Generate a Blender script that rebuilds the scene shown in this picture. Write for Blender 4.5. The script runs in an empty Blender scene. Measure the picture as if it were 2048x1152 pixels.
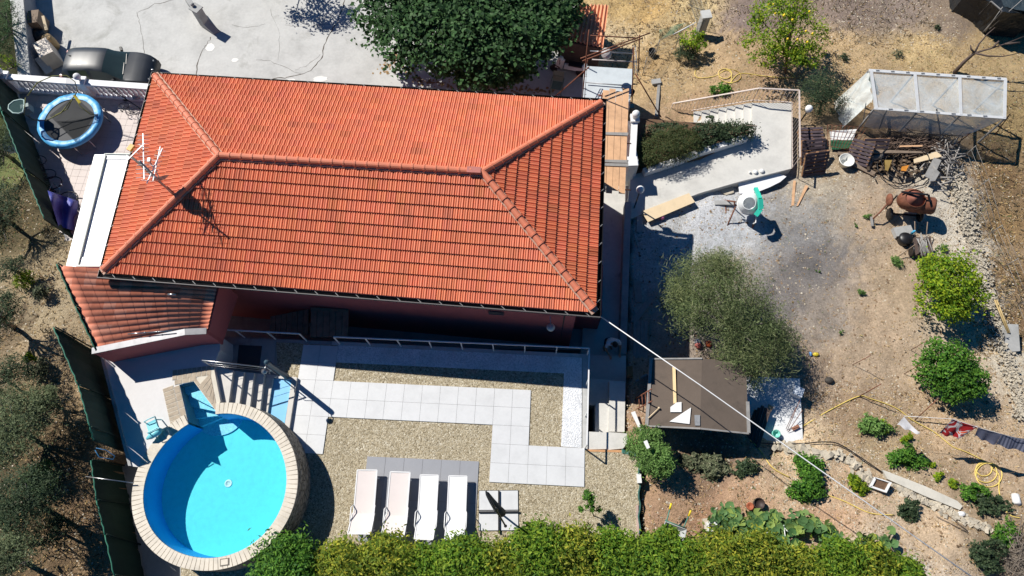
import bpy, math, random
import numpy as np
from mathutils import Vector, Matrix
from mathutils.geometry import tessellate_polygon
SC = bpy.context.scene
RAD = math.radians
# ---------------- camera, sky, sun, exposure ----------------
F = 1365.0; TILT = RAD(20.63); ROLL = RAD(-2.3); CH = 22.3
R3 = np.array(Matrix.Rotation(TILT, 3, 'X') @ Matrix.Rotation(ROLL, 3, 'Z'))
cd = bpy.data.cameras.new('camera'); cam = bpy.data.objects.new('camera', cd)
SC.collection.objects.link(cam); SC.camera = cam
cd.sensor_width = 36.0; cd.lens = 36.0 * F / 2048.0; cd.clip_end = 600; cd.clip_start = 0.1
cam.matrix_world = Matrix.Translation((0, 0, CH)) @ Matrix(R3.tolist()).to_4x4()
W = bpy.data.worlds.new('World'); SC.world = W; W.use_nodes = True
_n = W.node_tree.nodes; _s = _n.new('ShaderNodeTexSky'); _s.sky_type = 'NISHITA'; _s.sun_disc = False; _s.ozone_density = 4.0; _s.dust_density = 0.3; _s.altitude = 300
_s.sun_elevation = math.atan2(1, math.hypot(.76, .61)); _s.sun_rotation = math.atan2(-.76, .61) % (2 * math.pi)
_hs = _n.new('ShaderNodeHueSaturation'); _hs.inputs['Saturation'].default_value = 1.5
W.node_tree.links.new(_s.outputs[0], _hs.inputs['Color']); W.node_tree.links.new(_hs.outputs[0], _n['Background'].inputs[0]); _n['Background'].inputs[1].default_value = 0.05
ld = bpy.data.lights.new('sun', 'SUN'); ld.energy = 5.0; ld.angle = RAD(0.5); ld.color = (1.0, .955, .88)
sun = bpy.data.objects.new('sun', ld); SC.collection.objects.link(sun)
sun.rotation_euler = Vector((.76, -.61, -1)).to_track_quat('-Z', 'Y').to_euler()
SC.view_settings.view_transform = 'Standard'; SC.view_settings.look = 'None'
SC.view_settings.exposure = 0.22; SC.view_settings.gamma = 1
# ---------------- helpers ----------------
rnd = random.Random(11); NR = np.random.default_rng(5)
def at(x, y, z=0.0):
    """world point at height z seen at photo pixel (x, y)"""
    d = R3 @ np.array([(x - 1024) / F, -(y - 576) / F, -1.0]); s = (z - CH) / d[2]
    return Vector((d[0] * s, d[1] * s, z))
def lin(r, g, b):
    f = lambda c: (c / 255 / 12.92) if c / 255 < .04045 else ((c / 255 + .055) / 1.055) ** 2.4
    return (f(r), f(g), f(b))
OFF = {}
def link(o): SC.collection.objects.link(o); return o
def settag(o, label=None, cat=None, group=None, kind=None):
    if label: o['label'] = label
    if cat: o['category'] = cat
    if group: o['group'] = group
    if kind: o['kind'] = kind
    return o
def thing(name, label, cat, loc=(0, 0, 0), rz=0.0, group=None):
    o = link(bpy.data.objects.new(name, None)); o.location = loc; o.rotation_euler = (0, 0, rz)
    o.empty_display_size = .2; OFF[o] = Vector(loc) if rz == 0 else None
    return settag(o, label, cat, group)
class MB:
    def __init__(s): s.v = []; s.f = []; s.sm = []
    def add(s, vs, fs, smooth=False):
        k = len(s.v); s.v += [tuple(p) for p in vs]; s.f += [tuple(i + k for i in f) for f in fs]; s.sm += [smooth] * len(fs); return s
    def box(s, c, d, rz=0.0, rx=0.0, ry=0.0):
        m = Matrix.Rotation(rz, 3, 'Z') @ Matrix.Rotation(ry, 3, 'Y') @ Matrix.Rotation(rx, 3, 'X'); c = Vector(c)
        vs = [c + m @ Vector((a * d[0] / 2, b * d[1] / 2, e * d[2] / 2)) for e in (-1, 1) for b in (-1, 1) for a in (-1, 1)]
        return s.add(vs, [(0, 2, 3, 1), (4, 5, 7, 6), (0, 1, 5, 4), (2, 6, 7, 3), (0, 4, 6, 2), (1, 3, 7, 5)])
    def beam(s, p, q, w, h):
        p = Vector(p); q = Vector(q); d = (q - p); L = d.length
        if L < 1e-6: return s
        d /= L; up = Vector((0, 0, 1))
        if abs(d.z) > .95: up = Vector((0, 1, 0))
        a = d.cross(up).normalized(); b = a.cross(d).normalized()
        vs = [c + a * (i * w / 2) + b * (j * h / 2) for c in (p, q) for j in (-1, 1) for i in (-1, 1)]
        return s.add(vs, [(0, 1, 3, 2), (4, 6, 7, 5), (0, 4, 5, 1), (2, 3, 7, 6), (0, 2, 6, 4), (1, 5, 7, 3)])
    def tube(s, pts, r, n=6, closed=False):
        pts = [Vector(p) for p in pts]; N = len(pts); rr = r if isinstance(r, (list, tuple)) else [r] * N
        vs = []; ref = Vector((0, 0, 1)); t0 = (pts[1] - pts[0]).normalized()
        if abs(t0.z) > .9: ref = Vector((1, 0, 0))
        for i in range(N):
            t = ((pts[(i + 1) % N] if (closed or i < N - 1) else pts[i]) - (pts[i - 1] if (closed or i > 0) else pts[i]))
            t = t.normalized() if t.length > 1e-9 else t0
            a = t.cross(ref)
            a = a.normalized() if a.length > 1e-4 else t.orthogonal().normalized()
            b = t.cross(a)
            vs += [pts[i] + (a * math.cos(2 * math.pi * k / n) + b * math.sin(2 * math.pi * k / n)) * rr[i] for k in range(n)]
        fs = [(i * n + k, i * n + (k + 1) % n, ((i + 1) % N) * n + (k + 1) % n, ((i + 1) % N) * n + k) for i in range(N if closed else N - 1) for k in range(n)]
        if not closed: fs += [tuple(range(n))[::-1], tuple((N - 1) * n + k for k in range(n))]
        return s.add(vs, fs, True)
    def lathe(s, c, prof, n=16, sy=1.0, rz=0.0, mat3=None):
        c = Vector(c); vs = []; m = mat3 or Matrix.Rotation(rz, 3, 'Z')
        for r, z in prof: vs += [c + m @ Vector((r * math.cos(2 * math.pi * k / n), r * sy * math.sin(2 * math.pi * k / n), z)) for k in range(n)]
        N = len(prof); fs = [(i * n + k, i * n + (k + 1) % n, (i + 1) * n + (k + 1) % n, (i + 1) * n + k) for i in range(N - 1) for k in range(n)]
        if prof[0][0] > 1e-5: fs.append(tuple(range(n))[::-1])
        if prof[-1][0] > 1e-5: fs.append(tuple((N - 1) * n + k for k in range(n)))
        return s.add(vs, fs, True)
    def ball(s, c, r, n=14):
        r = (r, r, r) if not isinstance(r, (tuple, list)) else r; m = n // 2; c = Vector(c); vs = []
        for i in range(m + 1):
            a = math.pi * i / m
            vs += [c + Vector((r[0] * math.sin(a) * math.cos(2 * math.pi * k / n), r[1] * math.sin(a) * math.sin(2 * math.pi * k / n), -r[2] * math.cos(a))) for k in range(n)]
        return s.add(vs, [(i * n + k, i * n + (k + 1) % n, (i + 1) * n + (k + 1) % n, (i + 1) * n + k) for i in range(m) for k in range(n)], True)
    def prism(s, poly, z0, z1):
        """poly: list of xy(z); z0/z1 numbers or functions of (x, y)"""
        f0 = z0 if callable(z0) else (lambda x, y: z0); f1 = z1 if callable(z1) else (lambda x, y: z1)
        p = [(q[0], q[1]) for q in poly]; n = len(p)
        ar = sum(p[i][0] * p[(i + 1) % n][1] - p[(i + 1) % n][0] * p[i][1] for i in range(n))
        if ar < 0: p = p[::-1]
        tri = tessellate_polygon([[Vector((x, y, 0)) for x, y in p]])
        vs = [(x, y, f0(x, y)) for x, y in p] + [(x, y, f1(x, y)) for x, y in p]; fs = []
        for t in tri:
            a, b, c = t; A = (p[b][0] - p[a][0]) * (p[c][1] - p[a][1]) - (p[b][1] - p[a][1]) * (p[c][0] - p[a][0])
            if A < 0: t = (a, c, b)
            fs += [tuple(i + n for i in t), tuple(t)[::-1]]
        fs += [(i, (i + 1) % n, (i + 1) % n + n, i + n) for i in range(n)]
        return s.add(vs, fs)
    def quad(s, a, b, c, d): return s.add([a, b, c, d], [(0, 1, 2, 3)])
    def grid(s, fn, nu, nv, smooth=True):
        vs = [fn(i / nu, j / nv) for j in range(nv + 1) for i in range(nu + 1)]
        return s.add(vs, [(j * (nu + 1) + i, j * (nu + 1) + i + 1, (j + 1) * (nu + 1) + i + 1, (j + 1) * (nu + 1) + i) for j in range(nv) for i in range(nu)], smooth)
    def build(s, name, mat, parent=None, origin=None):
        me = bpy.data.meshes.new(name); o = bpy.data.objects.new(name, me)
        if parent is not None:
            off = OFF.get(parent) or Vector((0, 0, 0)); o.parent = parent
        else:
            if origin is None:
                a = np.array(s.v); origin = (*((a.min(0) + a.max(0)) / 2)[:2], a[:, 2].min())
            off = Vector(origin); o.location = off
        OFF[o] = off
        me.from_pydata([(x - off[0], y - off[1], z - off[2]) for x, y, z in s.v], [], s.f)
        me.polygons.foreach_set('use_smooth', s.sm)
        if mat: me.materials.append(mat)
        me.update(); return link(o)
def struct(name, mb, mat): return settag(mb.build(name, mat, origin=(0, 0, 0)), kind='structure')
def single(name, mb, mat, label, cat, group=None, kind=None): return settag(mb.build(name, mat), label, cat, group, kind)
def dup(root, loc, rz=None, label=None, scale=None):
    def cp(o, par):
        c = o.copy(); link(c)
        if par is not None: c.parent = par
        for ch in [x for x in ALLCH(o)]: cp(ch, c)
        return c
    r = cp(root, None); r.location = loc
    if rz is not None: r.rotation_euler = (0, 0, rz)
    if label: r['label'] = label
    if scale: r.scale = (scale,) * 3
    return r
def ALLCH(o): return [x for x in SC.collection.objects if x.parent == o]
# ---------------- materials ----------------
MATS = {}
def newmat(name):
    m = bpy.data.materials.new(name); m.use_nodes = True; return m, m.node_tree.nodes, m.node_tree.links, m.node_tree.nodes['Principled BSDF']
def noise(n, l, scale, detail=4, rough=.6, vec=None, dist=0):
    t = n.new('ShaderNodeTexNoise'); t.inputs['Scale'].default_value = scale; t.inputs['Detail'].default_value = detail
    t.inputs['Roughness'].default_value = rough; t.inputs['Distortion'].default_value = dist
    l.new(vec, t.inputs['Vector']); return t.outputs['Fac']
def ramp(n, l, fac, stops):
    r = n.new('ShaderNodeValToRGB'); e = r.color_ramp.elements
    while len(e) < len(stops): e.new(.5)
    for k, (p, c) in enumerate(stops): e[k].position = p; e[k].color = (*c[:3], 1) if hasattr(c, '__len__') else (c, c, c, 1)
    l.new(fac, r.inputs[0]); return r.outputs[0]
def mul(n, l, a, b, fac=1.0, mode='MULTIPLY'):
    m = n.new('ShaderNodeMix'); m.data_type = 'RGBA'; m.blend_type = mode; m.inputs[0].default_value = fac
    l.new(a, m.inputs[6])
    if hasattr(b, 'default_value') or hasattr(b, 'links'): l.new(b, m.inputs[7])
    else: m.inputs[7].default_value = (*b, 1)
    return m.outputs[2]
def bump(n, l, bs, h, strength, dist):
    b = n.new('ShaderNodeBump'); b.inputs['Strength'].default_value = strength; b.inputs['Distance'].default_value = dist
    l.new(h, b.inputs['Height']); l.new(b.outputs[0], bs.inputs['Normal'])
def mat(name, c, rough=.7, var=.25, scale=3.0, bmp=.3, bs=40.0, bd=.01, metal=0.0, spec=.5, stain=None, obj=False):
    """plain weathered surface: base colour with blotches of two sizes, fine bump"""
    if name in MATS: return MATS[name]
    m, n, l, b = newmat(name); g = n.new('ShaderNodeTexCoord').outputs['Object'] if obj else n.new('ShaderNodeNewGeometry').outputs['Position']
    c2 = tuple(x * (1 - var) for x in c); c3 = tuple(min(.95, x * (1 + var * .6)) for x in c)
    col = ramp(n, l, noise(n, l, scale, 6, .65, g), [(.3, c2), (.5, c), (.72, c3)])
    fine = ramp(n, l, noise(n, l, scale * 9, 3, .6, g), [(.3, 1 - var * .5), (.7, 1.0)])
    col = mul(n, l, col, fine)
    if stain:
        st = ramp(n, l, noise(n, l, scale * .6, 7, .7, g, .5), [(stain[1], (0, 0, 0)), (stain[1] + .14, (1, 1, 1))])
        mx = n.new('ShaderNodeMix'); mx.data_type = 'RGBA'; l.new(st, mx.inputs[0]); l.new(col, mx.inputs[6]); mx.inputs[7].default_value = (*stain[0], 1); col = mx.outputs[2]
    l.new(col, b.inputs['Base Color']); b.inputs['Roughness'].default_value = rough; b.inputs['Metallic'].default_value = metal
    b.inputs['Specular IOR Level'].default_value = spec
    if bmp: bump(n, l, b, noise(n, l, bs, 4, .6, g), bmp, bd)
    MATS[name] = m; return m
def leafmat(name, cols, tr=.25, rough=.45):
    if name in MATS: return MATS[name]
    m, n, l, b = newmat(name); g = n.new('ShaderNodeNewGeometry')
    k = len(cols); col = ramp(n, l, g.outputs['Random Per Island'], [(i / (k - 1), c) for i, c in enumerate(cols)])
    big = ramp(n, l, noise(n, l, 1.6, 3, .6, g.outputs['Position']), [(.35, .7), (.65, 1.15)]); col = mul(n, l, col, big)
    l.new(col, b.inputs['Base Color']); b.inputs['Roughness'].default_value = max(rough, .6); b.inputs['Specular IOR Level'].default_value = .18
    t = n.new('ShaderNodeBsdfTranslucent'); l.new(col, t.inputs[0]); mx = n.new('ShaderNodeMixShader'); mx.inputs[0].default_value = tr
    l.new(b.outputs[0], mx.inputs[1]); l.new(t.outputs[0], mx.inputs[2]); l.new(mx.outputs[0], n['Material Output'].inputs[0]); MATS[name] = m; return m
def clearmat(name, c, alpha, rough=.3, gloss=True, nscale=0):
    """film or netting: part see-through, part diffuse"""
    if name in MATS: return MATS[name]
    m, n, l, b = newmat(name); b.inputs['Base Color'].default_value = (*c, 1); b.inputs['Roughness'].default_value = rough
    t = n.new('ShaderNodeBsdfTransparent'); b.inputs['Specular IOR Level'].default_value = .5 if gloss else .05; mx = n.new('ShaderNodeMixShader'); mx.inputs[0].default_value = alpha
    if nscale:
        g = n.new('ShaderNodeNewGeometry').outputs['Position']; a = ramp(n, l, noise(n, l, nscale, 5, .7, g, .8), [(.3, alpha * .55), (.75, min(1, alpha * 1.6))]); l.new(a, mx.inputs[0])
    l.new(t.outputs[0], mx.inputs[1]); l.new(b.outputs[0], mx.inputs[2]); l.new(mx.outputs[0], n['Material Output'].inputs[0]); MATS[name] = m; return m
def gravelmat(name, cols, scale, dist=.02):
    m, n, l, b = newmat(name); g = n.new('ShaderNodeNewGeometry').outputs['Position']
    v = n.new('ShaderNodeTexVoronoi'); v.inputs['Scale'].default_value = scale; l.new(g, v.inputs['Vector'])
    sp = n.new('ShaderNodeSeparateColor'); l.new(v.outputs['Color'], sp.inputs[0])
    k = len(cols); col = ramp(n, l, sp.outputs[0], [(i / (k - 1), c) for i, c in enumerate(cols)])
    col = mul(n, l, col, ramp(n, l, noise(n, l, 1.3, 5, .6, g), [(.3, .82), (.7, 1.05)]))
    l.new(col, b.inputs['Base Color']); b.inputs['Roughness'].default_value = .85
    inv = n.new('ShaderNodeMath'); inv.operation = 'SUBTRACT'; inv.inputs[0].default_value = 1; l.new(v.outputs['Distance'], inv.inputs[1])
    bump(n, l, b, inv.outputs[0], .9, dist); MATS[name] = m; return m
C_ = lin
M_conc = mat('pale_concrete', C_(194, 194, 191), .85, .20, .9, .25, 25, .01, stain=(C_(160, 160, 155), .56))
M_conc2 = mat('grey_concrete', C_(168, 168, 166), .85, .22, 1.6, .3, 30, .01, stain=(C_(125, 123, 118), .58))
M_path = mat('path_concrete', C_(206, 204, 198), .85, .15, 1.3, .3, 30, .01, stain=(C_(150, 148, 140), .6))
M_white = mat('white_render', (.78, .78, .77), .6, .08, 2, .1, 40, .004)
M_whitem = mat('white_metal', (.80, .80, .80), .35, .04, 3, 0)
M_pink = mat('pink_wall_paint', C_(184, 98, 98), .8, .1, 1.5, .3, 60, .006)
M_black = mat('black_plastic', (.012, .012, .014), .4, .2, 5, .1)
M_blackm = mat('black_metal', (.02, .02, .022), .35, .2, 5, 0)
M_grey = mat('galvanised_grey', (.36, .37, .38), .45, .2, 8, .1, metal=.4)
M_steel = mat('brushed_steel', (.5, .5, .5), .3, .1, 8, 0, metal=.9)
M_rust = mat('rusty_steel', C_(132, 82, 60), .8, .45, 6, .4, 50, .006, stain=(C_(95, 55, 42), .55))
M_wood = mat('raw_plank_wood', C_(214, 170, 130), .75, .22, 3, .3, 40, .004)
M_wood2 = mat('pale_plywood', C_(222, 200, 165), .7, .1, 2, .15, 40, .003)
M_oldwood = mat('weathered_wood', C_(135, 118, 102), .85, .35, 5, .4, 50, .006)
M_darkwood = mat('dark_old_wood', C_(92, 78, 72), .85, .35, 5, .4, 50, .006)
M_greywood = mat('silvered_wood', C_(150, 148, 145), .85, .25, 5, .4, 50, .006)
M_bark = mat('tree_bark', C_(105, 88, 72), .9, .4, 8, .6, 40, .01)
M_greybark = mat('pale_bark', C_(140, 130, 120), .9, .3, 8, .6, 40, .01)
M_hose = mat('yellow_hose', C_(226, 200, 110), .5, .1, 5, 0)
M_blackhose = mat('black_hose', (.015, .015, .017), .45, .2, 5, 0)
M_greenfence = mat('dark_green_mesh', (.006, .028, .017), .7, .3, 3, .3, 60, .004)
M_greenlace = mat('green_mesh_edge', (.02, .16, .10), .6, .3, 3, 0)
M_blue = mat('blue_vinyl', C_(85, 175, 232), .45, .2, 4, .3, 12, .02)
M_rock = mat('limestone', C_(190, 180, 162), .9, .3, 6, .6, 25, .02)
M_soil = mat('planting_soil', C_(110, 85, 65), .95, .3, 5, .6, 30, .02)
M_term = mat('terracotta_pot', C_(170, 95, 65), .8, .2, 6, .2)
# leaves
L_dark = leafmat('dark_fig_leaf', [(.02, .055, .02), (.045, .11, .035), (.095, .19, .065)])
L_green = leafmat('orange_tree_leaf', [(.03, .10, .018), (.07, .19, .022), (.16, .32, .04)])
L_lime = leafmat('lemon_tree_leaf', [(.07, .16, .015), (.16, .30, .02), (.42, .50, .03), (.12, .24, .02)], .35)
L_hedge = leafmat('citrus_hedge_leaf', [(.04, .11, .015), (.12, .25, .02), (.28, .38, .035), (.09, .19, .02)], .3)
L_hedgey = leafmat('yellowing_citrus_leaf', [(.06, .11, .012), (.13, .21, .02), (.48, .46, .05), (.10, .17, .02), (.26, .32, .03)], .3)
L_olive = leafmat('olive_leaf', [(.05, .075, .035), (.11, .145, .065), (.21, .25, .13)], .15)
L_oliveD = leafmat('dark_olive_leaf', [(.022, .045, .022), (.045, .075, .035), (.09, .125, .06)], .15)
L_tam = leafmat('feathery_leaf', [(.032, .052, .018), (.085, .12, .042), (.22, .27, .12)], .15)
L_grey = leafmat('grey_green_leaf', [(.07, .09, .05), (.14, .165, .09), (.24, .24, .15)], .15)
L_shrub = leafmat('fresh_shrub_leaf', [(.06, .13, .03), (.13, .25, .06), (.24, .38, .11)], .25)
L_juni = leafmat('juniper_leaf', [(.025, .045, .015), (.055, .085, .025), (.12, .10, .04)], .1)
L_squash = leafmat('squash_leaf', [(.06, .15, .05), (.14, .27, .10), (.32, .42, .10)], .3)
# ---------------- terrain height and colour ----------------
CP = [(1400,450,-1.85),(1300,600,-1.7),(1500,600,-1.6),(1700,450,-1.85),(1640,300,-2.1),(1800,700,-1.7),(1550,830,-1.5),(1350,700,-1.5),(1400,900,-.75),(1300,880,-.25),
 (1350,985,-.1),(1290,1100,-.05),(1500,980,-.35),(1650,960,-.7),(1600,1080,-.2),(1700,860,-1.4),(1850,850,-1.6),(1950,900,-1.5),(1900,1100,-.4),(1750,1100,-.2),(2040,1100,-.8),(1870,960,-1.1),
 (1500,130,-2.6),(1350,150,-3.1),(1600,120,-2.5),(1600,20,-2.9),(1800,30,-3.1),(1700,120,-2.5),(1900,130,-2.7),(2040,60,-3.2),(2040,250,-2.8),(1250,50,-3.7),(1330,50,-3.7),(1280,120,-3.6),(1450,235,-2.9),(1300,240,-3.0),
 (1960,320,-2.5),(2020,450,-2.7),(2040,650,-2.5),(1880,400,-1.95),(1930,560,-1.9),(1850,300,-2.1),(1960,720,-1.8),(2040,850,-1.7),
 (0,100,-3.6),(20,300,-2.4),(60,450,-1.2),(60,600,-.3),(60,750,.2),(150,620,-.1),(100,900,.5),(50,1100,.4),(200,1100,-.2),(190,900,.2),(20,0,-4),(600,1200,0),(1000,1250,0)]
_c = np.array([[*at(x, y, z)[:2], z] for x, y, z in CP])
def Gv(X, Y):
    d2 = (X[..., None] - _c[:, 0]) ** 2 + (Y[..., None] - _c[:, 1]) ** 2 + .5
    w = d2 ** -1.6; g = (w * _c[:, 2]).sum(-1) / w.sum(-1)
    return g + .035 * np.sin(X * 3.1 + 1.3 * np.sin(Y * 1.7)) * np.sin(Y * 2.7 + 1.1 * np.sin(X * 2.3))
def G(x, y): return float(Gv(np.array([x]), np.array([y]))[0])
def ag(x, y, dz=0.0):
    z = -1.5
    for _ in range(14): p = at(x, y, z); z = .4 * z + .6 * G(p.x, p.y)
    p = at(x, y, z + dz); p.z = G(p.x, p.y) + dz; return p
def inpoly(X, Y, poly):
    r = np.zeros(X.shape, bool); n = len(poly)
    for i in range(n):
        x1, y1 = poly[i][:2]; x2, y2 = poly[(i + 1) % n][:2]
        if y1 == y2: continue
        r ^= ((y1 > Y) != (y2 > Y)) & (X < (x2 - x1) * (Y - y1) / (y2 - y1) + x1)
    return r
P_yard = [at(*q, -3.7) for q in [(52, -90), (1135, -90), (1168, 60), (1172, 335), (-10, 335), (44, 150)]]
P_built = [at(22, 160, -.7), at(55, 300, -.7), at(150, 470, -.7), at(165, 600, .6), at(200, 705, .5), at(252, 905, .5), at(246, 930, -.7), at(291, 1155, -.7), at(330, 1400, -.7), at(1283, 1400, 0), at(1283, 905, 0), at(1250, 895, -.2), at(1252, 720, -1.5), at(1262, 400, -1.6), at(1262, 250, -1.8), at(1262, 160, -3), at(1172, 130, -3.7), at(1172, 335, -3.7), at(-10, 335, -3.7)]
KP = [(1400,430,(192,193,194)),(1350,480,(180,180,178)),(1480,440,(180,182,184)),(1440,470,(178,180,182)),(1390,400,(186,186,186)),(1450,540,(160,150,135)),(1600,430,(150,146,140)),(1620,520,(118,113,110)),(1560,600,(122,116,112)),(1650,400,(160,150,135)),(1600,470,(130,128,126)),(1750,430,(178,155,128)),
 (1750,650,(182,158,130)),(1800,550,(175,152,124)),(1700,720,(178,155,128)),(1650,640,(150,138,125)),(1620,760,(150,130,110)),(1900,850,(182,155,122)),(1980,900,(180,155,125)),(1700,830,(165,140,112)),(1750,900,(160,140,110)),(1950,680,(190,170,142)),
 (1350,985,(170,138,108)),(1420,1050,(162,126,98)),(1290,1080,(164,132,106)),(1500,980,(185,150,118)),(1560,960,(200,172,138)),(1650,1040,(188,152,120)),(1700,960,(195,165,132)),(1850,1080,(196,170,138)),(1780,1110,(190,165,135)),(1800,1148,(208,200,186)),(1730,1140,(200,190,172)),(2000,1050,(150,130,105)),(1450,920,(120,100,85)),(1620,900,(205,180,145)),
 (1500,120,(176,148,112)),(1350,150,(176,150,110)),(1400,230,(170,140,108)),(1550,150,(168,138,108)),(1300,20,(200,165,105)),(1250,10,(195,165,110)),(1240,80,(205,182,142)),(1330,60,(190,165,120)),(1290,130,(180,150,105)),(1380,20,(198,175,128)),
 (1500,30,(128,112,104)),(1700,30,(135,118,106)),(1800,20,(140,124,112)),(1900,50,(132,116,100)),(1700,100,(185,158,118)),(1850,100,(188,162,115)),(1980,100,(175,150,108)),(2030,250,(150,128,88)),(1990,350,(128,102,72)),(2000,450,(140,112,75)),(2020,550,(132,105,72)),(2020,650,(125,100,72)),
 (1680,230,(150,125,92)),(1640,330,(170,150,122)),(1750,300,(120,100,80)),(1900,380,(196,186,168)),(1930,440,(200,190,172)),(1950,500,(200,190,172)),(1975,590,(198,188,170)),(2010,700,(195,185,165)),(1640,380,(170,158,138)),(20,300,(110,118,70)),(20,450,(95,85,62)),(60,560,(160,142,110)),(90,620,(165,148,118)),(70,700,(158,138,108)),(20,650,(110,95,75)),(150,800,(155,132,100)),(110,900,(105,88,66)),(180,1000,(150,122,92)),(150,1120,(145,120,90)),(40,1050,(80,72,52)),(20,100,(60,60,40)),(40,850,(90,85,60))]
def _ds(c, k=.07): L = .3 * c[0] + .59 * c[1] + .11 * c[2]; return [v * (1 - k) + L * k for v in c]
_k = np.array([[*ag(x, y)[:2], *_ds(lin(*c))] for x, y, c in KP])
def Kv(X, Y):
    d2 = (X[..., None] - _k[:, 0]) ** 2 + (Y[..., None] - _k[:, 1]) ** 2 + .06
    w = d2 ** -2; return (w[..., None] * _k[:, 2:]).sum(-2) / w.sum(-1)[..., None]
def make_ground():
    h = .17; xs = np.arange(-30, 30, h); ys = np.arange(-7, 32, h); X, Y = np.meshgrid(xs, ys)
    jx = NR.normal(0, .25, X.shape); Z = Gv(X, Y) + NR.normal(0, .016, X.shape)
    low = inpoly(X, Y, P_yard) | inpoly(X, Y, P_built); Z[low] = -6.5
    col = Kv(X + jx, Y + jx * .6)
    Xf = X.copy(); Yf = Y.copy(); Xf[:, 0] = -200; Xf[:, -1] = 200; Yf[0, :] = -200; Yf[-1, :] = 200
    V = np.stack([Xf, Yf, Z], -1).reshape(-1, 3); ny, nx = X.shape; I = np.arange(ny * nx).reshape(ny, nx)
    Q = np.stack([I[:-1, :-1], I[:-1, 1:], I[1:, 1:], I[1:, :-1]], -1).reshape(-1, 4)
    o = fast('ground', V, Q, None, None, (0, 0, 0)); me = o.data; me.polygons.foreach_set('use_smooth', [True] * len(Q))
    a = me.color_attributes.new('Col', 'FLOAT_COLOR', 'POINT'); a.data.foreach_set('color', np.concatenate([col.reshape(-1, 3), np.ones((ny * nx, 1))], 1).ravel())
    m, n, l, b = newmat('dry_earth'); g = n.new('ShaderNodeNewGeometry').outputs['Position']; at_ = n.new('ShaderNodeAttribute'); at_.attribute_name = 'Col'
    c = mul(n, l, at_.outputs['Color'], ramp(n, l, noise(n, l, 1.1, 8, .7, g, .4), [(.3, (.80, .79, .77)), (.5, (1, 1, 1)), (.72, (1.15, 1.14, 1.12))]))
    c = mul(n, l, c, ramp(n, l, noise(n, l, 14, 5, .75, g), [(.3, (.72, .72, .72)), (.5, (1.08, 1.09, 1.12)), (.72, (1.4, 1.42, 1.46))]))
    c = mul(n, l, c, ramp(n, l, noise(n, l, 4.2, 6, .7, g, 1.0), [(.32, (.80, .80, .80)), (.5, (1, 1, 1)), (.66, (1.10, 1.10, 1.10))]))
    v = n.new('ShaderNodeTexVoronoi'); v.inputs['Scale'].default_value = 17; l.new(g, v.inputs['Vector'])
    sp = n.new('ShaderNodeSeparateColor'); l.new(v.outputs['Color'], sp.inputs[0])
    peb = ramp(n, l, sp.outputs[1], [(.78, (0, 0, 0)), (.84, (1, 1, 1))]); dd = ramp(n, l, v.outputs['Distance'], [(.18, (1, 1, 1)), (.34, (0, 0, 0))])
    pm = mul(n, l, peb, dd); mx = n.new('ShaderNodeMix'); mx.data_type = 'RGBA'; l.new(pm, mx.inputs[0]); l.new(c, mx.inputs[6])
    pc = mul(n, l, c, (1.5, 1.5, 1.5)); l.new(pc, mx.inputs[7]); l.new(mx.outputs[2], b.inputs['Base Color']); b.inputs['Roughness'].default_value = .95
    b.inputs['Specular IOR Level'].default_value = .1
    bump(n, l, b, noise(n, l, 22, 6, .75, g), .9, .05); me.materials.append(m); settag(o, kind='structure')
def fast(name, V, Q, mat_, parent=None, origin=None, smooth=False):
    me = bpy.data.meshes.new(name); o = bpy.data.objects.new(name, me)
    if parent is not None: off = OFF.get(parent) or Vector((0, 0, 0)); o.parent = parent
    else:
        off = Vector(origin) if origin is not None else Vector((*((V.min(0) + V.max(0)) / 2)[:2], V[:, 2].min())); o.location = off
    OFF[o] = off; V = V - np.array(off); k = Q.shape[1]
    me.vertices.add(len(V)); me.vertices.foreach_set('co', V.ravel().astype(np.float32)); me.loops.add(Q.size); me.loops.foreach_set('vertex_index', Q.ravel().astype(np.int32))
    me.polygons.add(len(Q)); me.polygons.foreach_set('loop_start', np.arange(0, Q.size, k, dtype=np.int32)); me.polygons.foreach_set('loop_total', np.full(len(Q), k, np.int32))
    if mat_: me.materials.append(mat_)
    me.update(calc_edges=True); me.validate(); return link(o)
# ---------------- vegetation ----------------
def unit(n): v = NR.normal(size=(n, 3)); return v / np.linalg.norm(v, axis=1)[:, None]
def leafpos(spec, n, clump=.16, hollow=.45, per=45, flat=0.0):
    vol = np.array([r[0] * r[1] * r[2] for c, r in spec]) ** .75; pick = NR.choice(len(spec), max(3, n // per), p=vol / vol.sum())
    C = np.array([list(spec[i][0]) for i in pick]); Rr = np.array([list(spec[i][1]) for i in pick]); d = unit(len(pick))
    d[:, 2] = np.where(NR.random(len(pick)) < .7, np.abs(d[:, 2]), d[:, 2]); rad = hollow + (1.04 - hollow) * NR.random(len(pick)) ** .6
    cc = C + d * Rr * rad[:, None]; w = NR.integers(0, len(pick), n); sig = clump * Rr[w] * (.6 + .8 * NR.random(len(pick)))[w][:, None]
    return cc[w] + NR.normal(size=(n, 3)) * sig, cc, d[w]
def leaves(pos, L, Wd, up=.6, out=None, quadtip=True):
    n = len(pos); nrm = unit(n); nrm[:, 2] = np.abs(nrm[:, 2]) + up
    if out is not None: nrm += out * .6
    nrm /= np.linalg.norm(nrm, axis=1)[:, None]; t = unit(n); t -= (t * nrm).sum(1)[:, None] * nrm; t /= np.linalg.norm(t, axis=1)[:, None]; b = np.cross(nrm, t)
    s = (.6 + .8 * NR.random(n))[:, None]; l = t * L * s; w = b * Wd * s * .5; fold = nrm * Wd * .25 * s
    V = np.stack([pos - l * .5, pos + w + fold * .6 - l * .05, pos + l * .5 - fold * .5, pos - w + fold * .6 - l * .05], 1).reshape(-1, 3)
    return V, np.arange(n * 4).reshape(n, 4)
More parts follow.
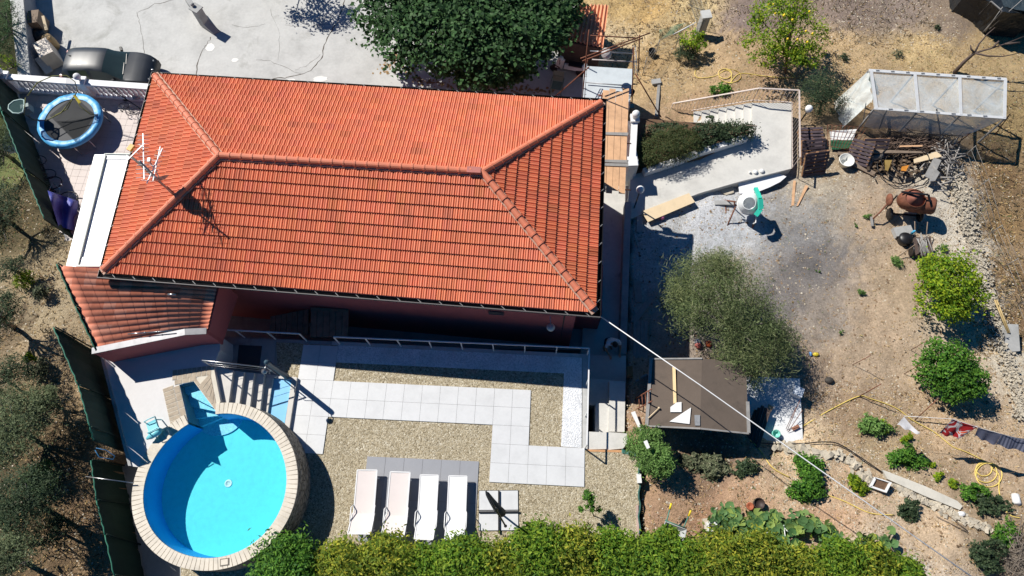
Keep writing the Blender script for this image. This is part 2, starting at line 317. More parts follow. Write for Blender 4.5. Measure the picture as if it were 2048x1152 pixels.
def limbs(mb, base, cc, r0, nl=7, top=None):
    base = Vector(base); top = Vector(top) if top is not None else Vector(np.array(cc).mean(0)) ; fork = base.lerp(top, .45)
    mb.tube([base - Vector((0, 0, .1)), base.lerp(fork, .5) + Vector((rnd.uniform(-.04, .04), rnd.uniform(-.04, .04), 0)), fork], [r0, r0 * .8, r0 * .7], 8)
    for i in NR.choice(len(cc), min(nl, len(cc)), replace=False):
        e = Vector(cc[i]); mid = fork.lerp(e, .5) + Vector((rnd.uniform(-.1, .1), rnd.uniform(-.1, .1), rnd.uniform(0, .15)))
        mb.tube([fork, mid, e], [r0 * .55, r0 * .35, r0 * .12], 5)
def plant(name, label, cat, base, spec, n, L, Wd, lm, r0=.05, bark=None, nl=7, group=None, clump=.16, hollow=.45, per=45, up=.6):
    base = Vector(base); t = thing(name, label, cat, base, group=group); pos, cc, d = leafpos(spec, n, clump, hollow, per)
    ok = pos[:, 2] > base.z - .05; pos = pos[ok]; V, Q = leaves(pos, L, Wd, up, d[ok]); fast('crown' if 'tree' in name else 'foliage', V, Q, lm, t)
    if r0: mb = MB(); limbs(mb, base, cc, r0, nl); mb.build('trunk' if 'tree' in name else 'stem', bark or M_bark, t)
    return t
def ppm(x, y, z): return (at(x + 10, y, z) - at(x, y, z)).length / 10
def pcrown(lst):
    """lst of (px, py, z, rx_px, ry_px, rz) -> ellipsoids centred at height z"""
    out = []
    for x, y, z, rx, ry, rz in lst: s = ppm(x, y, z); out.append((at(x, y, z), (rx * s, ry * s * 1.08, rz)))
    return out
make_ground()
def A(pts, z=0.0): return [at(x, y, z) for x, y in pts]
# ---------------- yard ----------------
Z0 = -3.7
struct('yard', MB().prism(P_yard, Z0 - .6, Z0), M_conc)
mk = MB()
def crack(pts, w):
    P = []
    for (a, b), (c, d) in zip(pts, pts[1:]):
        for k in range(5): t = k / 5; P.append(at(a + (c - a) * t + rnd.uniform(-1.6, 1.6), b + (d - b) * t + rnd.uniform(-1.6, 1.6), Z0 + .004))
    P.append(at(*pts[-1], Z0 + .004)); vs = []
    for i, p in enumerate(P):
        t = (P[min(i + 1, len(P) - 1)] - P[max(i - 1, 0)]).normalized(); nn = Vector((-t.y, t.x, 0)) * w * rnd.uniform(.3, 1.2); vs += [p + nn, p - nn]
    mk.add(vs, [(2 * i, 2 * i + 1, 2 * i + 3, 2 * i + 2) for i in range(len(P) - 1)])
crack([(695, -20), (683, 25), (668, 55), (648, 90), (642, 120), (615, 145), (575, 155), (545, 158)], .025)
crack([(422, 75), (408, 95), (397, 120), (392, 150)], .022); crack([(275, 25), (282, 55), (287, 95), (290, 130), (289, 150)], .010)
crack([(275, 25), (310, 8), (355, -2)], .012); crack([(600, 148), (570, 135), (540, 122), (512, 120)], .008); crack([(668, 48), (600, 52), (570, 50)], .007)
crack([(462, 50), (500, 55), (530, 48)], .006); crack([(640, 110), (615, 130), (590, 140)], .008); crack([(770, 60), (790, 110), (790, 150)], .014); crack([(540, 20), (560, 70), (556, 120)], .006)
struct('yard_cracks', mk, mat('crack_dirt', C_(95, 88, 78), .95, .3, 5, 0))
mk = MB()
for x, y, rx, ry in [(640, 158, 16, 7), (582, 160, 9, 3), (420, 95, 10, 9), (470, 120, 8, 5)]:
    c = at(x, y, Z0 + .006); mk.add([c + Vector((rx / 45 * math.cos(a) * rnd.uniform(.8, 1.1), ry / 38 * math.sin(a) * rnd.uniform(.8, 1.1), 0)) for a in np.linspace(0, 6.1, 14)], [tuple(range(14))])
struct('yard_patches', mk, mat('pale_mortar', C_(232, 231, 226), .9, .1, 4, .2))
mk = MB()
def strip_blobs(mb, pts, w, n, z):
    for _ in range(n):
        k = rnd.randrange(len(pts) - 1); t = rnd.random(); x = pts[k][0] + (pts[k + 1][0] - pts[k][0]) * t + rnd.gauss(0, w); y = pts[k][1] + (pts[k + 1][1] - pts[k][1]) * t + rnd.gauss(0, w * .5)
        c = at(x, y, z); s = rnd.uniform(.03, .09); mb.add([c + Vector((s * math.cos(a) * rnd.uniform(.5, 1.2), s * math.sin(a) * rnd.uniform(.5, 1.2), 0)) for a in np.linspace(0, 5.5, 8)], [tuple(range(8))])
strip_blobs(mk, [(760, 150), (795, 105), (830, 160), (900, 168), (1000, 175), (1120, 180)], 9, 260, Z0 + .009)
settag(mk.build('leaf_litter', mat('dead_leaves', C_(170, 140, 100), .9, .4, 6, 0), origin=(0, 0, 0)), kind='stuff')
# left boundary wall of yard
t = thing('boundary_wall', 'tall rendered wall, its face coloured a shaded grey, at the left edge of the concrete yard', 'wall', at(60, 60, Z0))
wt = [at(*q, -2.6) for q in [(18, -60), (40, -60), (58, 152), (40, 152)]]
MB().prism(wt, Z0 - 2, -2.6).build('wall_body', mat('shaded_render', C_(150, 156, 165), .85, .15, 2, .3), t)  # bluish grey puts the shade of the wall face into its colour
MB().prism([at(*q, -2.6) for q in [(15, -60), (43, -60), (62, 153), (38, 153)]], -2.599, -2.53).build('coping', M_conc, t)
# low wall stub at the top of the yard
t = thing('stub_wall', 'short grey wall end with a pillar standing alone in the concrete yard', 'wall', at(420, 55, Z0))
a, b = at(372, -6, -2.9), at(398, 28, -2.9); MB().beam(a + Vector((0, 0, -.35)), b + Vector((0, 0, -.35)), .24, .8).build('wall_body', M_conc2, t)
MB().box(b + Vector((.02, 0, -.2)), (.4, .34, 1.1), -.6).box(b + Vector((.02, 0, .38)), (.5, .44, .06), -.6).build('pillar', M_conc2, t)
mk = MB(); c = at(398, 28, -2.9); d_ = at(433, 66, Z0)
mk.add([c + Vector((-.13, -.1, -.25)), c + Vector((.13, .1, -.25)), d_ + Vector((.16, .1, .05)), d_ + Vector((-.1, -.1, .05)), c + Vector((-.13, -.1, -.9)), c + Vector((.13, .1, -.9)), d_ + Vector((.16, .1, -.1)), d_ + Vector((-.1, -.1, -.1))], [(0, 1, 2, 3), (0, 3, 7, 4), (1, 5, 6, 2), (4, 7, 6, 5), (0, 4, 5, 1), (3, 2, 6, 7)])
mk.build('sloping_end', M_conc2, t)
MB().ball(c + Vector((-.1, .1, .5)), .09).build('knob', M_conc2, t)
# ---------------- patio upstairs ----------------
ZP = -.7
P_patio = A([(36, 178), (300, 194), (300, 330), (280, 640), (230, 640), (165, 560), (128, 470), (72, 330)], ZP)
struct('patio_slab', MB().prism(P_patio, Z0, ZP), M_conc2)
M_ptile = mat('pinkish_patio_tile', C_(200, 188, 182), .6, .1, 2, .1, 40, .003)
M_grout = mat('grout', C_(135, 130, 125), .9, .2, 8, .2)
def paving(name, O, ang, cells, size, gap, z, m, grout=None, th=.02, inside=None, sx=None):
    sx = sx or size; u = Vector((math.cos(ang), math.sin(ang), 0)); v = Vector((-u.y, u.x, 0)); O = Vector((O[0], O[1], 0)); mb = MB(); gb = MB(); g = gap / 2
    for i, j in cells:
        c = O + u * ((i + .5) * sx) + v * ((j + .5) * size)
        if inside is not None and not inpoly(np.array([c.x]), np.array([c.y]), inside)[0]: continue
        zz = z + rnd.uniform(0, .0025); q = [c + u * (a * (sx / 2 - g)) + v * (b * (size / 2 - g)) for a, b in ((-1, -1), (1, -1), (1, 1), (-1, 1))]
        mb.add([(p.x, p.y, zz - th) for p in q] + [(p.x, p.y, zz) for p in q], [(4, 5, 6, 7), (0, 1, 5, 4), (1, 2, 6, 5), (2, 3, 7, 6), (3, 0, 4, 7)])
        q = [c + u * (a * sx / 2) + v * (b * size / 2) for a, b in ((-1, -1), (1, -1), (1, 1), (-1, 1))]; gb.add([(p.x, p.y, z - .006) for p in q], [(0, 1, 2, 3)])
    struct(name, mb, m)
    if grout: struct(name + '_joints', gb, grout)
cen = P_patio[0]
paving('patio_tiles', (cen.x, cen.y - 9), -.115, [(i, j) for i in range(-2, 26) for j in range(-20, 34)], .3, .008, ZP + .022, M_ptile, M_grout, inside=P_patio)
# balustrade
t = thing('balustrade', 'long white balustrade with turned balusters between patio and yard', 'balustrade', at(150, 175, ZP))
a, b = at(40, 181, ZP), at(306, 200, ZP); dv = (b - a).normalized(); pv = Vector((-dv.y, dv.x, 0)); b2 = b + dv * 1.6
M_bal = mat('painted_concrete', (.74, .74, .76), .6, .08, 5, .15, 40, .004)
MB().beam(a + Vector((0, 0, .06)), b2 + Vector((0, 0, .06)), .28, .14).build('base_course', M_bal, t)
MB().beam(a + Vector((0, 0, .86)), b2 + Vector((0, 0, .86)), .26, .09).beam(a + Vector((0, 0, .79)), b2 + Vector((0, 0, .79)), .2, .05).build('top_rail', M_bal, t)
prof = [(.055, 0), (.06, .04), (.035, .08), (.05, .14), (.085, .24), (.075, .33), (.04, .45), (.032, .52), (.055, .58), (.06, .63)]
p0 = None
for k in range(30):
    p = a + dv * (.36 + k * .205)
    if (p - a).length > (b2 - a).length: break
    if p0 is None: p0 = MB().lathe(p + Vector((0, 0, .13)), prof, 10).build('baluster', M_bal, t); q0 = p.copy()
    else: c = p0.copy(); link(c); c.parent = t; c.location = p - q0
for s in (.0, 3.18): MB().box(a + dv * s + Vector((0, 0, .48)), (.28, .3, .96), -.115).box(a + dv * s + Vector((0, 0, .98)), (.36, .38, .06), -.115).build('pier', M_bal, t)
for s, w in ((0, 'leftmost, by the boundary wall corner'), (3.18, 'the one beside the parked car')):
    q = a + dv * s + Vector((0, 0, 1.01)); single('globe_lamp', MB().lathe(q, [(.06, 0), (.05, .06), (.08, .08)], 10).ball(q + Vector((0, 0, .21)), .14), mat('opal_globe', (.85, .85, .84), .25, .02, 2, 0), 'white globe lamp on a balustrade pier, ' + w, 'lamp', 'white globe lamps on the piers')
# side balustrade stub going to left edge
t = thing('balustrade', 'short return of white balusters at the far left corner of the patio', 'balustrade', at(20, 190, ZP))
a2 = at(10, 168, ZP); MB().beam(a2 + Vector((0, 0, .86)), a + Vector((-.1, 0, .86)), .26, .09).build('top_rail', M_bal, t)
for k in range(3): MB().lathe(a2.lerp(a, .2 + .3 * k) + Vector((0, 0, .13)), prof, 10).build('baluster', M_bal, t)
# ---------------- house ----------------
house = thing('house', 'big rectangular house with an orange clay tile hipped roof and dark pink walls', 'house', at(700, 400, -3))
E = [at(*p, 3.0) for p in [(310, 150), (1205, 205), (1190, 625), (205, 545)]]  # NW NE SE SW
RW, RE = at(440, 313, 4.2), at(965, 346, 4.2)
cenr = sum((Vector(e) for e in E), Vector()) / 4
inset = lambda k: [(e.x + (cenr.x - e.x) * k / abs(cenr.x - e.x), e.y + (cenr.y - e.y) * k / abs(cenr.y - e.y)) for e in E]
MB().prism(inset(.42), -4.2, 2.88).build('wall', M_pink, house)
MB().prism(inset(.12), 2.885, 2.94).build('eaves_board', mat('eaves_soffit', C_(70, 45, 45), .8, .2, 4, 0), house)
sw = [at(1010, 619, -.4), at(1204, 631, -.4), at(1206, 530, -.4), at(1180, 525, -.4)]
MB().prism(sw, -3.2, -.4).build('lower_wall', M_pink, house)
def toned(name, c):
    m = mat(name, c, .62, .12, 1.1, .15, 60, .004); n, l = m.node_tree.nodes, m.node_tree.links; b = n['Principled BSDF']; a = n.new('ShaderNodeAttribute'); a.attribute_name = 'Tone'
    src = b.inputs['Base Color'].links[0].from_socket; c2 = mul(n, l, src, a.outputs['Color']); l.new(c2, b.inputs['Base Color']); return m
M_tile0 = mat('clay_roof_tile', C_(222, 124, 88), .62, .08, .8, .15, 60, .004)
M_tile = toned('clay_roof_tile_toned', C_(215, 119, 84))
def roof_face(name, e0, e1, t0, t1, rows, per=.148, amp=.029):
    """e0,e1 eave corners (left, right seen from outside), t0,t1 top ends"""
    e0, e1, t0, t1 = map(Vector, (e0, e1, t0, t1)); u = (e1 - e0); u.z = 0; Lu = u.length; u.normalize()
    mid = (t0 + t1) / 2; w = mid - e0; w -= u * w.dot(u); Ls = w.length; dn = -w / Ls; nrm = u.cross(w.normalized()).normalized()
    if nrm.z < 0: nrm = -nrm
    a0 = (t0 - e0).dot(u); a1 = (t1 - e0).dot(u)
    lo = lambda s: a0 * s; hi = lambda s: Lu + (a1 - Lu) * s        # s: 0 eave -> 1 ridge
    nU = int(Lu / per) * 8; us = np.arange(nU + 1) * per / 8; ph = np.arange(nU + 1) % 8
    P = np.array([-.5, .55, .95, .6, .25, .6, .95, .55])[ph]; mb = MB(); stagger = 0
    for r in range(rows):
        s1 = 1 - r / rows; s0 = 1 - (r + 1) / rows; cols = [(s1, .002), (s0, .052), (s0, -.014)]; vs = []; keep = None
        tone = 0
        for s, lift in cols:
            for k in range(nU + 1):
                uu = min(max(us[k], lo(max(s, 0))), hi(max(s, 0))); vs.append(e0 + u * uu + w * s + nrm * (lift + (P[k] * amp * 1.0 if lift > 0 else 0)))
        n1 = nU + 1; fs = []
        for c in range(2):
            for k in range(nU):
                if (vs[c * n1 + k] - vs[c * n1 + k + 1]).length > 1e-4 or (vs[(c + 1) * n1 + k] - vs[(c + 1) * n1 + k + 1]).length > 1e-4: fs.append((c * n1 + k, (c + 1) * n1 + k, (c + 1) * n1 + k + 1, c * n1 + k + 1))
        mb.add(vs, fs)
    o = mb.build(name, M_tile, house); at_ = o.data.attributes.new('Tone', 'FLOAT_COLOR', 'CORNER'); tv = {}; vals = []
    n1 = nU + 1
    for f in mb.f:
        r = f[0] // (3 * n1); k = (f[0] % n1) // 16; q = tv.get((r, k))
        if q is None: w1 = rnd.gauss(1, .055); w1 *= .86 if rnd.random() < .06 else 1; q = tv[(r, k)] = (w1, w1 * rnd.gauss(1, .03), w1 * rnd.gauss(1, .05), 1)
        vals += q * 4
    at_.data.foreach_set('color', vals); return o
rf = [roof_face('roof', E[3], E[2], RW, RE, 11), roof_face('roof', E[1], E[0], RE, RW, 13), roof_face('roof', E[2], E[1], RE, RE, 11), roof_face('roof', E[0], E[3], RW, RW, 11)]
for o, l in zip(rf, ('sunlit orange roof slope with wide dark lines between the tile courses, facing the pool', 'pale orange roof slope facing the concrete yard', 'deep orange triangular hip end facing the garden', 'pale orange triangular hip end facing the patio')): o['label'] = l
def ridge(name, p, q, r=.105, step=.36, n=9):
    p, q = Vector(p), Vector(q); d = q - p; L = d.length; d.normalize(); k = max(1, round(L / step)); mb = MB(); sd = d.cross(Vector((0, 0, 1))).normalized(); up = sd.cross(d).normalized()
    for i in range(k):
        a = p + d * (L * i / k - .02); b = p + d * (L * (i + 1) / k + .03); vs = []
        for c, rr in ((a, r * .88), (a + d * .04, r * .9), (b - d * .06, r * 1.02), (b - d * .055, r * 1.16), (b, r * 1.16)):
            vs += [c + sd * (rr * math.cos(t)) + up * (rr * math.sin(t) + .03) for t in np.linspace(-.35, math.pi + .35, n)]
        mb.add(vs, [(j * n + m, j * n + m + 1, (j + 1) * n + m + 1, (j + 1) * n + m) for j in range(4) for m in range(n - 1)] + [tuple(4 * n + m for m in range(n)), tuple(range(n))[::-1]])
    return mb.build(name, M_ridge, house)
M_ridge = mat('clay_ridge_tile', C_(216, 126, 95), .6, .10, 2, .15)
up = Vector((0, 0, .05))
ridge('ridge_cap', RE + up, RW + up); 
for e, rr in zip(E, (RW, RE, RE, RW)): ridge('hip_cap', rr + up, Vector(e) + Vector(((cenr.x - e.x) * .012, (cenr.y - e.y) * .03, .06)))
mo = MB()
for e, rr in zip(E, (RW, RE, RE, RW)): mo.beam(Vector(rr) + Vector((0, 0, .02)), Vector(e) + Vector((0, 0, .03)), .27, .05)
mo.beam(RW, RE, .27, .07).build('ridge_mortar', mat('roof_mortar', C_(195, 160, 140), .9, .25, 20, .3), house)
MB().box((RE.x - .25, RE.y + .02, RE.z + .17), (.42, .2, .05), -.1).build('ridge_patch', mat('faded_patch', C_(180, 110, 100), .7, .1), house)
# gutters with brackets
gp = [Vector(p) for p in inset(-.02)]; go = [Vector(p) for p in inset(-.15)]
for k in range(4):
    i, j = k, (k + 1) % 4; mb = MB(); a, b, c, d = gp[i], gp[j], go[j], go[i]
    vs = []
    for f, z in ((0, 2.98), (.12, 2.9), (.5, 2.86), (.88, 2.9), (1, 2.98), (1.06, 2.98), (.95, 2.86), (.5, 2.82), (.05, 2.86)):
        for s, o in ((a, d), (b, c)): q = Vector((s.x + (o.x - s.x) * f, s.y + (o.y - s.y) * f)); vs.append((q.x, q.y, z))
    mb.add(vs, [(2 * m, 2 * m + 1, 2 * m + 3, 2 * m + 2) for m in range(8)]); g = mb.build('gutter', M_black if k != 2 else mat('dark_gutter', (.03, .03, .032), .4, .1, 4, 0), house)
    if k == 2:
        e1, e2 = Vector((*go[j], 2.985)), Vector((*go[i], 2.985)); MB().beam(e1, e2, .025, .03).build('gutter_lip', mat('dull_lip', (.12, .11, .11), .6, .1, 4, 0), g)
    L = (b - a).length; nb = int(L / .62); o0 = None
    for m in range(nb):
        f = (m + .5) / nb; p = a.lerp(b, f); q = d.lerp(c, f)
        if o0 is None: o0 = MB().beam((p.x, p.y, 3.0), (q.x, q.y, 2.995), .02, .012).build('gutter_bracket', mat('bracket_metal', (.2, .2, .2), .6, .1, 5, 0), g); q1 = p.copy()
        else: o_ = o0.copy(); link(o_); o_.parent = g; o_.location = Vector((p.x - q1.x, p.y - q1.y, 0))
q = at(1125, 655, 0); mb = MB(); mb.tube([(q.x, q.y + .0, 2.8), (q.x, q.y + .02, -2)], .05, 8); mb.build('downpipe', M_darkwood, house)
q = Vector((inset(.42)[2][0], inset(.42)[2][1])); wz = at(982, 640, 1.0)
yS = lambda x: inset(.42)[3][1] + (x - inset(.42)[3][0]) / (inset(.42)[2][0] - inset(.42)[3][0]) * (inset(.42)[2][1] - inset(.42)[3][1])
MB().box((-.55, yS(-.55) - .02, 1.1), (.5, .05, .3), -.13).build('vent', mat('slate_vent', C_(70, 68, 74), .6), house)
f = MB(); lx = 1.2; y_ = yS(lx); f.beam((lx, y_, 1.2), (lx, y_ - .35, 1.25), .03, .03).lathe((lx, y_ - .38, 1.1), [(.05, 0), (.13, .06), (.14, .1), (.05, .16)], 12); f.build('wall_lamp', mat('pale_metal', (.6, .6, .58), .4, .1, 4, 0), house)
# roof antenna and dish
an = thing('antenna', 'television antenna mast with white aerials and a grey dish standing on the tiled roof', 'antenna', at(347, 385, 3.85))
b = at(349, 392, 3.7); tp = Vector((b.x, b.y, 5.75)); mb = MB(); mb.tube([b, tp], .028, 8); mb.build('mast', M_grey, an)
mb = MB()
def yagi(c, d, L, w, n, nd, zt=0):
    d = Vector(d).normalized(); s = Vector(nd).normalized(); a = c - d * L / 2; e = c + d * L / 2; mb.beam(a, e, .025, .025)
    for i in range(n): q = a.lerp(e, (i + .5) / n); mb.tube([q - s * w * (1 - .4 * i / n) / 2, q + s * w * (1 - .4 * i / n) / 2], .007, 4)
yagi(tp - Vector((.1, -.35, .3)), (-.15, 1, .05), 1.5, .5, 11, (1, 0, .1)); mb.build('aerial', M_whitem, an)
mb = MB(); yagi(tp - Vector((.0, -.3, .75)), (.25, 1, 0), 1.2, .42, 7, (1, -.2, 0)); yagi(tp - Vector((.0, -.3, .75)) + Vector((.12, 0, .12)), (.1, 1, .1), 1.1, .3, 5, (1, 0, .3)); mb.build('aerial', M_whitem, an)
mb = MB(); yagi(tp - Vector((.35, -.35, .2)), (.6, .8, 0), .9, .35, 4, (.8, -.6, 0)); mb.build('aerial', M_whitem, an)
MB().box(tp - Vector((.42, -.55, .15)), (.14, .2, .07), -.5).build('amplifier', mat('yellow_orange_plastic', C_(225, 160, 40), .5), an)
m3 = Vector((-.3, .85, .5)).to_track_quat('Z', 'Y').to_matrix(); MB().lathe(b + Vector((-.02, .12, .85)), [(0, -.05), (.12, -.035), (.2, 0), (.25, .03), (.26, .035), (.2, .01), (.12, -.025), (0, -.04)], 20, mat3=m3).build('dish', M_grey, an)
MB().tube([b + Vector((-.1, .2, .8)), b + Vector((-.25, .55, 1.2))], .015, 5).box(b + Vector((-.25, .56, 1.2)), (.08, .12, .08)).build('dish_arm', M_grey, an)
tw = MB(); tw.tube([b + Vector((-1.05, .95, .9)), b + Vector((-.5, .45, .75)), b + Vector((0, 0, .6))], .035, 6); tw.build('brace', M_darkwood, an)
# ---------------- awning roof, patio side ----------------
aw = thing('awning', 'bright white flat awning roof with raised frame between patio and house', 'awning', at(190, 430, ZP))
ZA = 2.35; q = A([(192, 312), (300, 312), (290, 531), (134, 531)], ZA)
MB().prism(q, ZA - .1, ZA - .03).build('panel', mat('bright_white_panel', (.93, .93, .93), .4, .01, 2, 0), aw)
def frame(q, w, z0, z1):
    mb = MB(); c = sum((Vector((p[0], p[1], 0)) for p in q), Vector()) / len(q)
    for i in range(len(q)):
        a, b = Vector((q[i][0], q[i][1], 0)), Vector((q[(i + 1) % len(q)][0], q[(i + 1) % len(q)][1], 0)); d = (b - a).normalized(); n = Vector((-d.y, d.x, 0))
        if (c - a).dot(n) < 0: n = -n
        mb.prism([a, b, b + n * w - d * w, a + n * w + d * w] if i else [a, b, b + n * w * .5 - d * w, a + n * w * .5 + d * w], z0, z1)
    return mb
qo = A([(189, 309), (310, 309), (297, 535), (131, 535)], ZA); frame(qo, .36, ZA - .16, ZA + .0).build('frame', M_whitem, aw)
frame([p + (Vector((.36, 0, 0)) if i in (0, 3) else Vector((0, 0, 0))) for i, p in enumerate(qo)], .06, ZA - .03, ZA + .05).build('frame_lip', mat('greenish_aluminium', C_(200, 206, 196), .5, .05, 3, 0), aw)
for x, y in ((196, 318), (140, 525)): p = at(x, y, ZA - .16); MB().box((p.x + .1, p.y, (ZA - .16 + ZP) / 2), (.1, .1, ZA - .16 - ZP)).build('post', M_whitem, aw)
# ---------------- lean-to with pink tiles ----------------
lt = thing('outbuilding', 'low outbuilding with a faded pink clay roll tile roof beside the green fence', 'outbuilding', at(300, 640, 1.1))
zr = lambda x, y: 2.66 - .24 * max(0, 8.35 - y - .12 * (x + 13)) - .14 * max(0, x + 10.6)
def atp(px_, py_, zf):
    z = 2.4
    for _ in range(10): p = at(px_, py_, z); z = zf(p.x, p.y)
    return at(px_, py_, z)
W0 = atp(120, 531, zr); W1 = atp(198, 702, zr); E0 = atp(440, 560, zr); E1 = atp(415, 664, zr)
def lean(mb):
    n = 13; vs = []; cols = 12; per = 8
    for i in range(cols + 1):
        for e in ((0,) if i == 0 else ((1, 0) if i < cols else (1,))):
            for j in range(n * per + 1):
                tt = j / (n * per); a = W0.lerp(W1, tt); b = E0.lerp(E1, tt); p = a.lerp(b, i / cols); vs.append((p.x, p.y, zr(p.x, p.y) + .03 * abs(math.sin(math.pi * j / per)) ** .9 + (.018 if e == 1 else -.005)))
    L = n * per + 1; R_ = len(vs) // L; return mb.add(vs, [(r * L + k, (r + 1) * L + k, (r + 1) * L + k + 1, r * L + k + 1) for r in range(R_ - 1) for k in range(L - 1)], True)
def tilemat():
    m, n, l, b = newmat('faded_pink_tile'); g = n.new('ShaderNodeNewGeometry').outputs['Position']
    mp = n.new('ShaderNodeMapping'); mp.inputs['Rotation'].default_value = (0, 0, .10); mp.inputs['Scale'].default_value = (2.6, 4.3, .01); l.new(g, mp.inputs[0])
    fl = n.new('ShaderNodeVectorMath'); fl.operation = 'FLOOR'; l.new(mp.outputs[0], fl.inputs[0]); wn = n.new('ShaderNodeTexWhiteNoise'); l.new(fl.outputs[0], wn.inputs[0])
    c = ramp(n, l, wn.outputs['Value'], [(0, C_(216, 134, 108)), (.35, C_(228, 144, 116)), (.7, C_(233, 150, 122)), (1, C_(240, 168, 142))])
    c = mul(n, l, c, ramp(n, l, noise(n, l, 5, 6, .7, g), [(.3, .85), (.6, 1.05)])); l.new(c, b.inputs['Base Color']); b.inputs['Roughness'].default_value = .95; b.inputs['Specular IOR Level'].default_value = .05; return m
lean(MB()).build('roof', tilemat(), lt)
low = lambda p, q: MB().prism([W0, W1, E1, E0], p, q)
low(1.0, lambda x, y: zr(x, y) - .06).build('wall', M_pink, lt)
mb = MB(); caps = [atp(184, 702, lambda x, y: zr(x, y) + .1), atp(370, 664, lambda x, y: zr(x, y) + .1), atp(413, 662, lambda x, y: zr(x, y) + .1)]
for a, b in zip(caps, caps[1:]): mb.beam(a, b, .2, .03)
mb.build('parapet_cap', mat('zinc_cap', C_(120, 120, 124), .4, .2, 5, 0, metal=.3), lt)
mb = MB()
for a, b in zip(caps, caps[1:]):
    d = (b - a).normalized(); nn = Vector((d.y, -d.x, 0)) * .07; mb.add([(a + nn).to_tuple(), (b + nn).to_tuple(), ((b - nn)).to_tuple(), ((a - nn)).to_tuple()] and [(*(a + nn).xy, a.z - .02), (*(b + nn).xy, b.z - .02), (*(b - nn).xy, b.z - .02), (*(a - nn).xy, a.z - .02), (*(a + nn).xy, 1), (*(b + nn).xy, 1), (*(b - nn).xy, 1), (*(a - nn).xy, 1)], [(0, 1, 2, 3), (0, 4, 5, 1), (2, 6, 7, 3), (1, 5, 6, 2), (0, 3, 7, 4)])
mb.build('parapet_wall', M_pink, lt)
mb = MB(); a = atp(435, 590, lambda x, y: 1.7); b = atp(424, 655, lambda x, y: 1.7); mb.beam(a - Vector((0, 0, .02)), b - Vector((0, 0, .02)), .07, .05); mb.build('end_trim', mat('cream_trim', C_(190, 180, 165), .7), lt)
mb = MB(); mb.beam(atp(428, 575, lambda x, y: 1.6), atp(415, 660, lambda x, y: 1.55), .34, .12); mb.build('end_gutter', M_black, lt)  # extra wide, so its black also covers the end wall
a = atp(256, 668, lambda x, y: zr(x, y) + .17); b = atp(345, 661, lambda x, y: zr(x, y) + .17)
single('metal_pole', MB().tube([a, a.lerp(b, .38)], .022, 8).tube([a.lerp(b, .36), b], .017, 8).tube([a.lerp(b, .36), a.lerp(b, .40)], .03, 8).tube([a.lerp(b, .66), a.lerp(b, .68)], .026, 8), M_steel, 'telescopic metal pole lying on the pink tile roof', 'pole')
a = atp(336, 589, lambda x, y: zr(x, y) + .09); single('roof_tube', MB().tube([a, atp(352, 589, lambda x, y: zr(x, y) + .09)], .04, 8), M_steel, 'short steel tube lying at the shadow edge on the pink tile roof', 'tube')
# ---------------- passage behind the house, bridge ----------------
struct('passage_floor', MB().prism([at(x, y, -2.15) for x, y in [(380, 560), (1262, 560), (1252, 760), (1172, 760), (1160, 700), (425, 690)]] , -3.2, -2.15), M_conc2)
br = thing('footbridge', 'dark wooden plank footbridge crossing the shaded passage behind the house', 'footbridge', at(655, 645, 0))
mb = MB()
for k in range(6): x0 = 622 + k * 12.6; mb.prism(A([(x0, 617), (x0 + 11.8, 617.5), (x0 + 10.5, 674), (x0 - 1.3, 673)], .03), -.03 , .03)
mb.build('deck_boards', M_oldwood, br); mb = MB()
for k in range(7): x0 = 541 + k * 11; mb.prism(A([(x0, 633 - k * 2.2), (x0 + 10, 631 - k * 2.2), (x0 + 9, 668), (x0 - 1, 667)], -.4), -.45, -.4)
mb.build('side_boards', M_oldwood, br); MB().beam(at(622, 617, .0), at(697, 622, .0), .06, .12).build('edge_board', M_oldwood, br)
# ---------------- terrace ----------------
P_ter = A([(425, 672), (662, 683), (1174, 709), (1174, 899), (1282, 905), (1279, 1010), (1277, 1400), (360, 1400), (360, 1110), (330, 1000), (300, 800)])
struct('terrace_slab', MB().prism(P_ter, -3.5, 0), M_conc2)
M_gravel = gravelmat('beige_gravel', [C_(120, 108, 85), C_(168, 155, 128), C_(190, 178, 152), C_(150, 138, 112), C_(212, 204, 184)], 24, .018)
M_pebble = gravelmat('white_pebbles', [C_(225, 228, 232), C_(240, 242, 245), C_(205, 208, 212), C_(248, 248, 248)], 26, .02)
gi = A([(553, 686), (665, 690), (1164, 716), (1164, 899), (1279, 908), (1274, 1400), (362, 1400), (362, 1120), (560, 1000), (560, 700)])
def bumpy(poly, z, amp, name, m, h=.16):
    xs = [p[0] for p in poly]; ys = [p[1] for p in poly]; X, Y = np.meshgrid(np.arange(min(xs), max(xs), h), np.arange(min(ys), max(ys), h)); ins = inpoly(X + h / 2, Y + h / 2, poly)
    return struct(name, MB().prism(poly, z - .02, z), m)
bumpy(gi, .006 + .008, .01, 'gravel', M_gravel)
struct('gravel_patch', MB().prism(A([(553, 685), (602, 687), (588, 748), (556, 746)]), -.01, .02), M_gravel)
struct('white_pebble_strip', MB().prism(A([(676, 691), (1164, 716), (1163, 896), (1122, 893), (1128, 747), (673, 725)]), .001, .028), M_pebble)
M_wtile = mat('white_porcelain_paving', (.66, .67, .68), .38, .09, 1.6, .05, 30, .002)
M_gtile = mat('grey_porcelain_paving', C_(150, 152, 158), .45, .06, 1.2, .05, 30, .002)
O = at(657, 834, 0); ANG = -.0882; T = .598
cells = {(i, j) for i in (-2, -1) for j in range(-2, 4)} | {(i, j) for i in range(0, 11) for j in (0, 1)} | {(i, j) for i in (9, 10) for j in range(-4, 0)} | {(i, j) for i in (11, 12, 13) for j in (-3, -4)}
cells = {(i, j if j > -4 or i < 9 else j) for i, j in cells} | {(i, j) for i in (9, 10, 11, 12, 13) for j in (-3, -2)} - {(11, -4)}
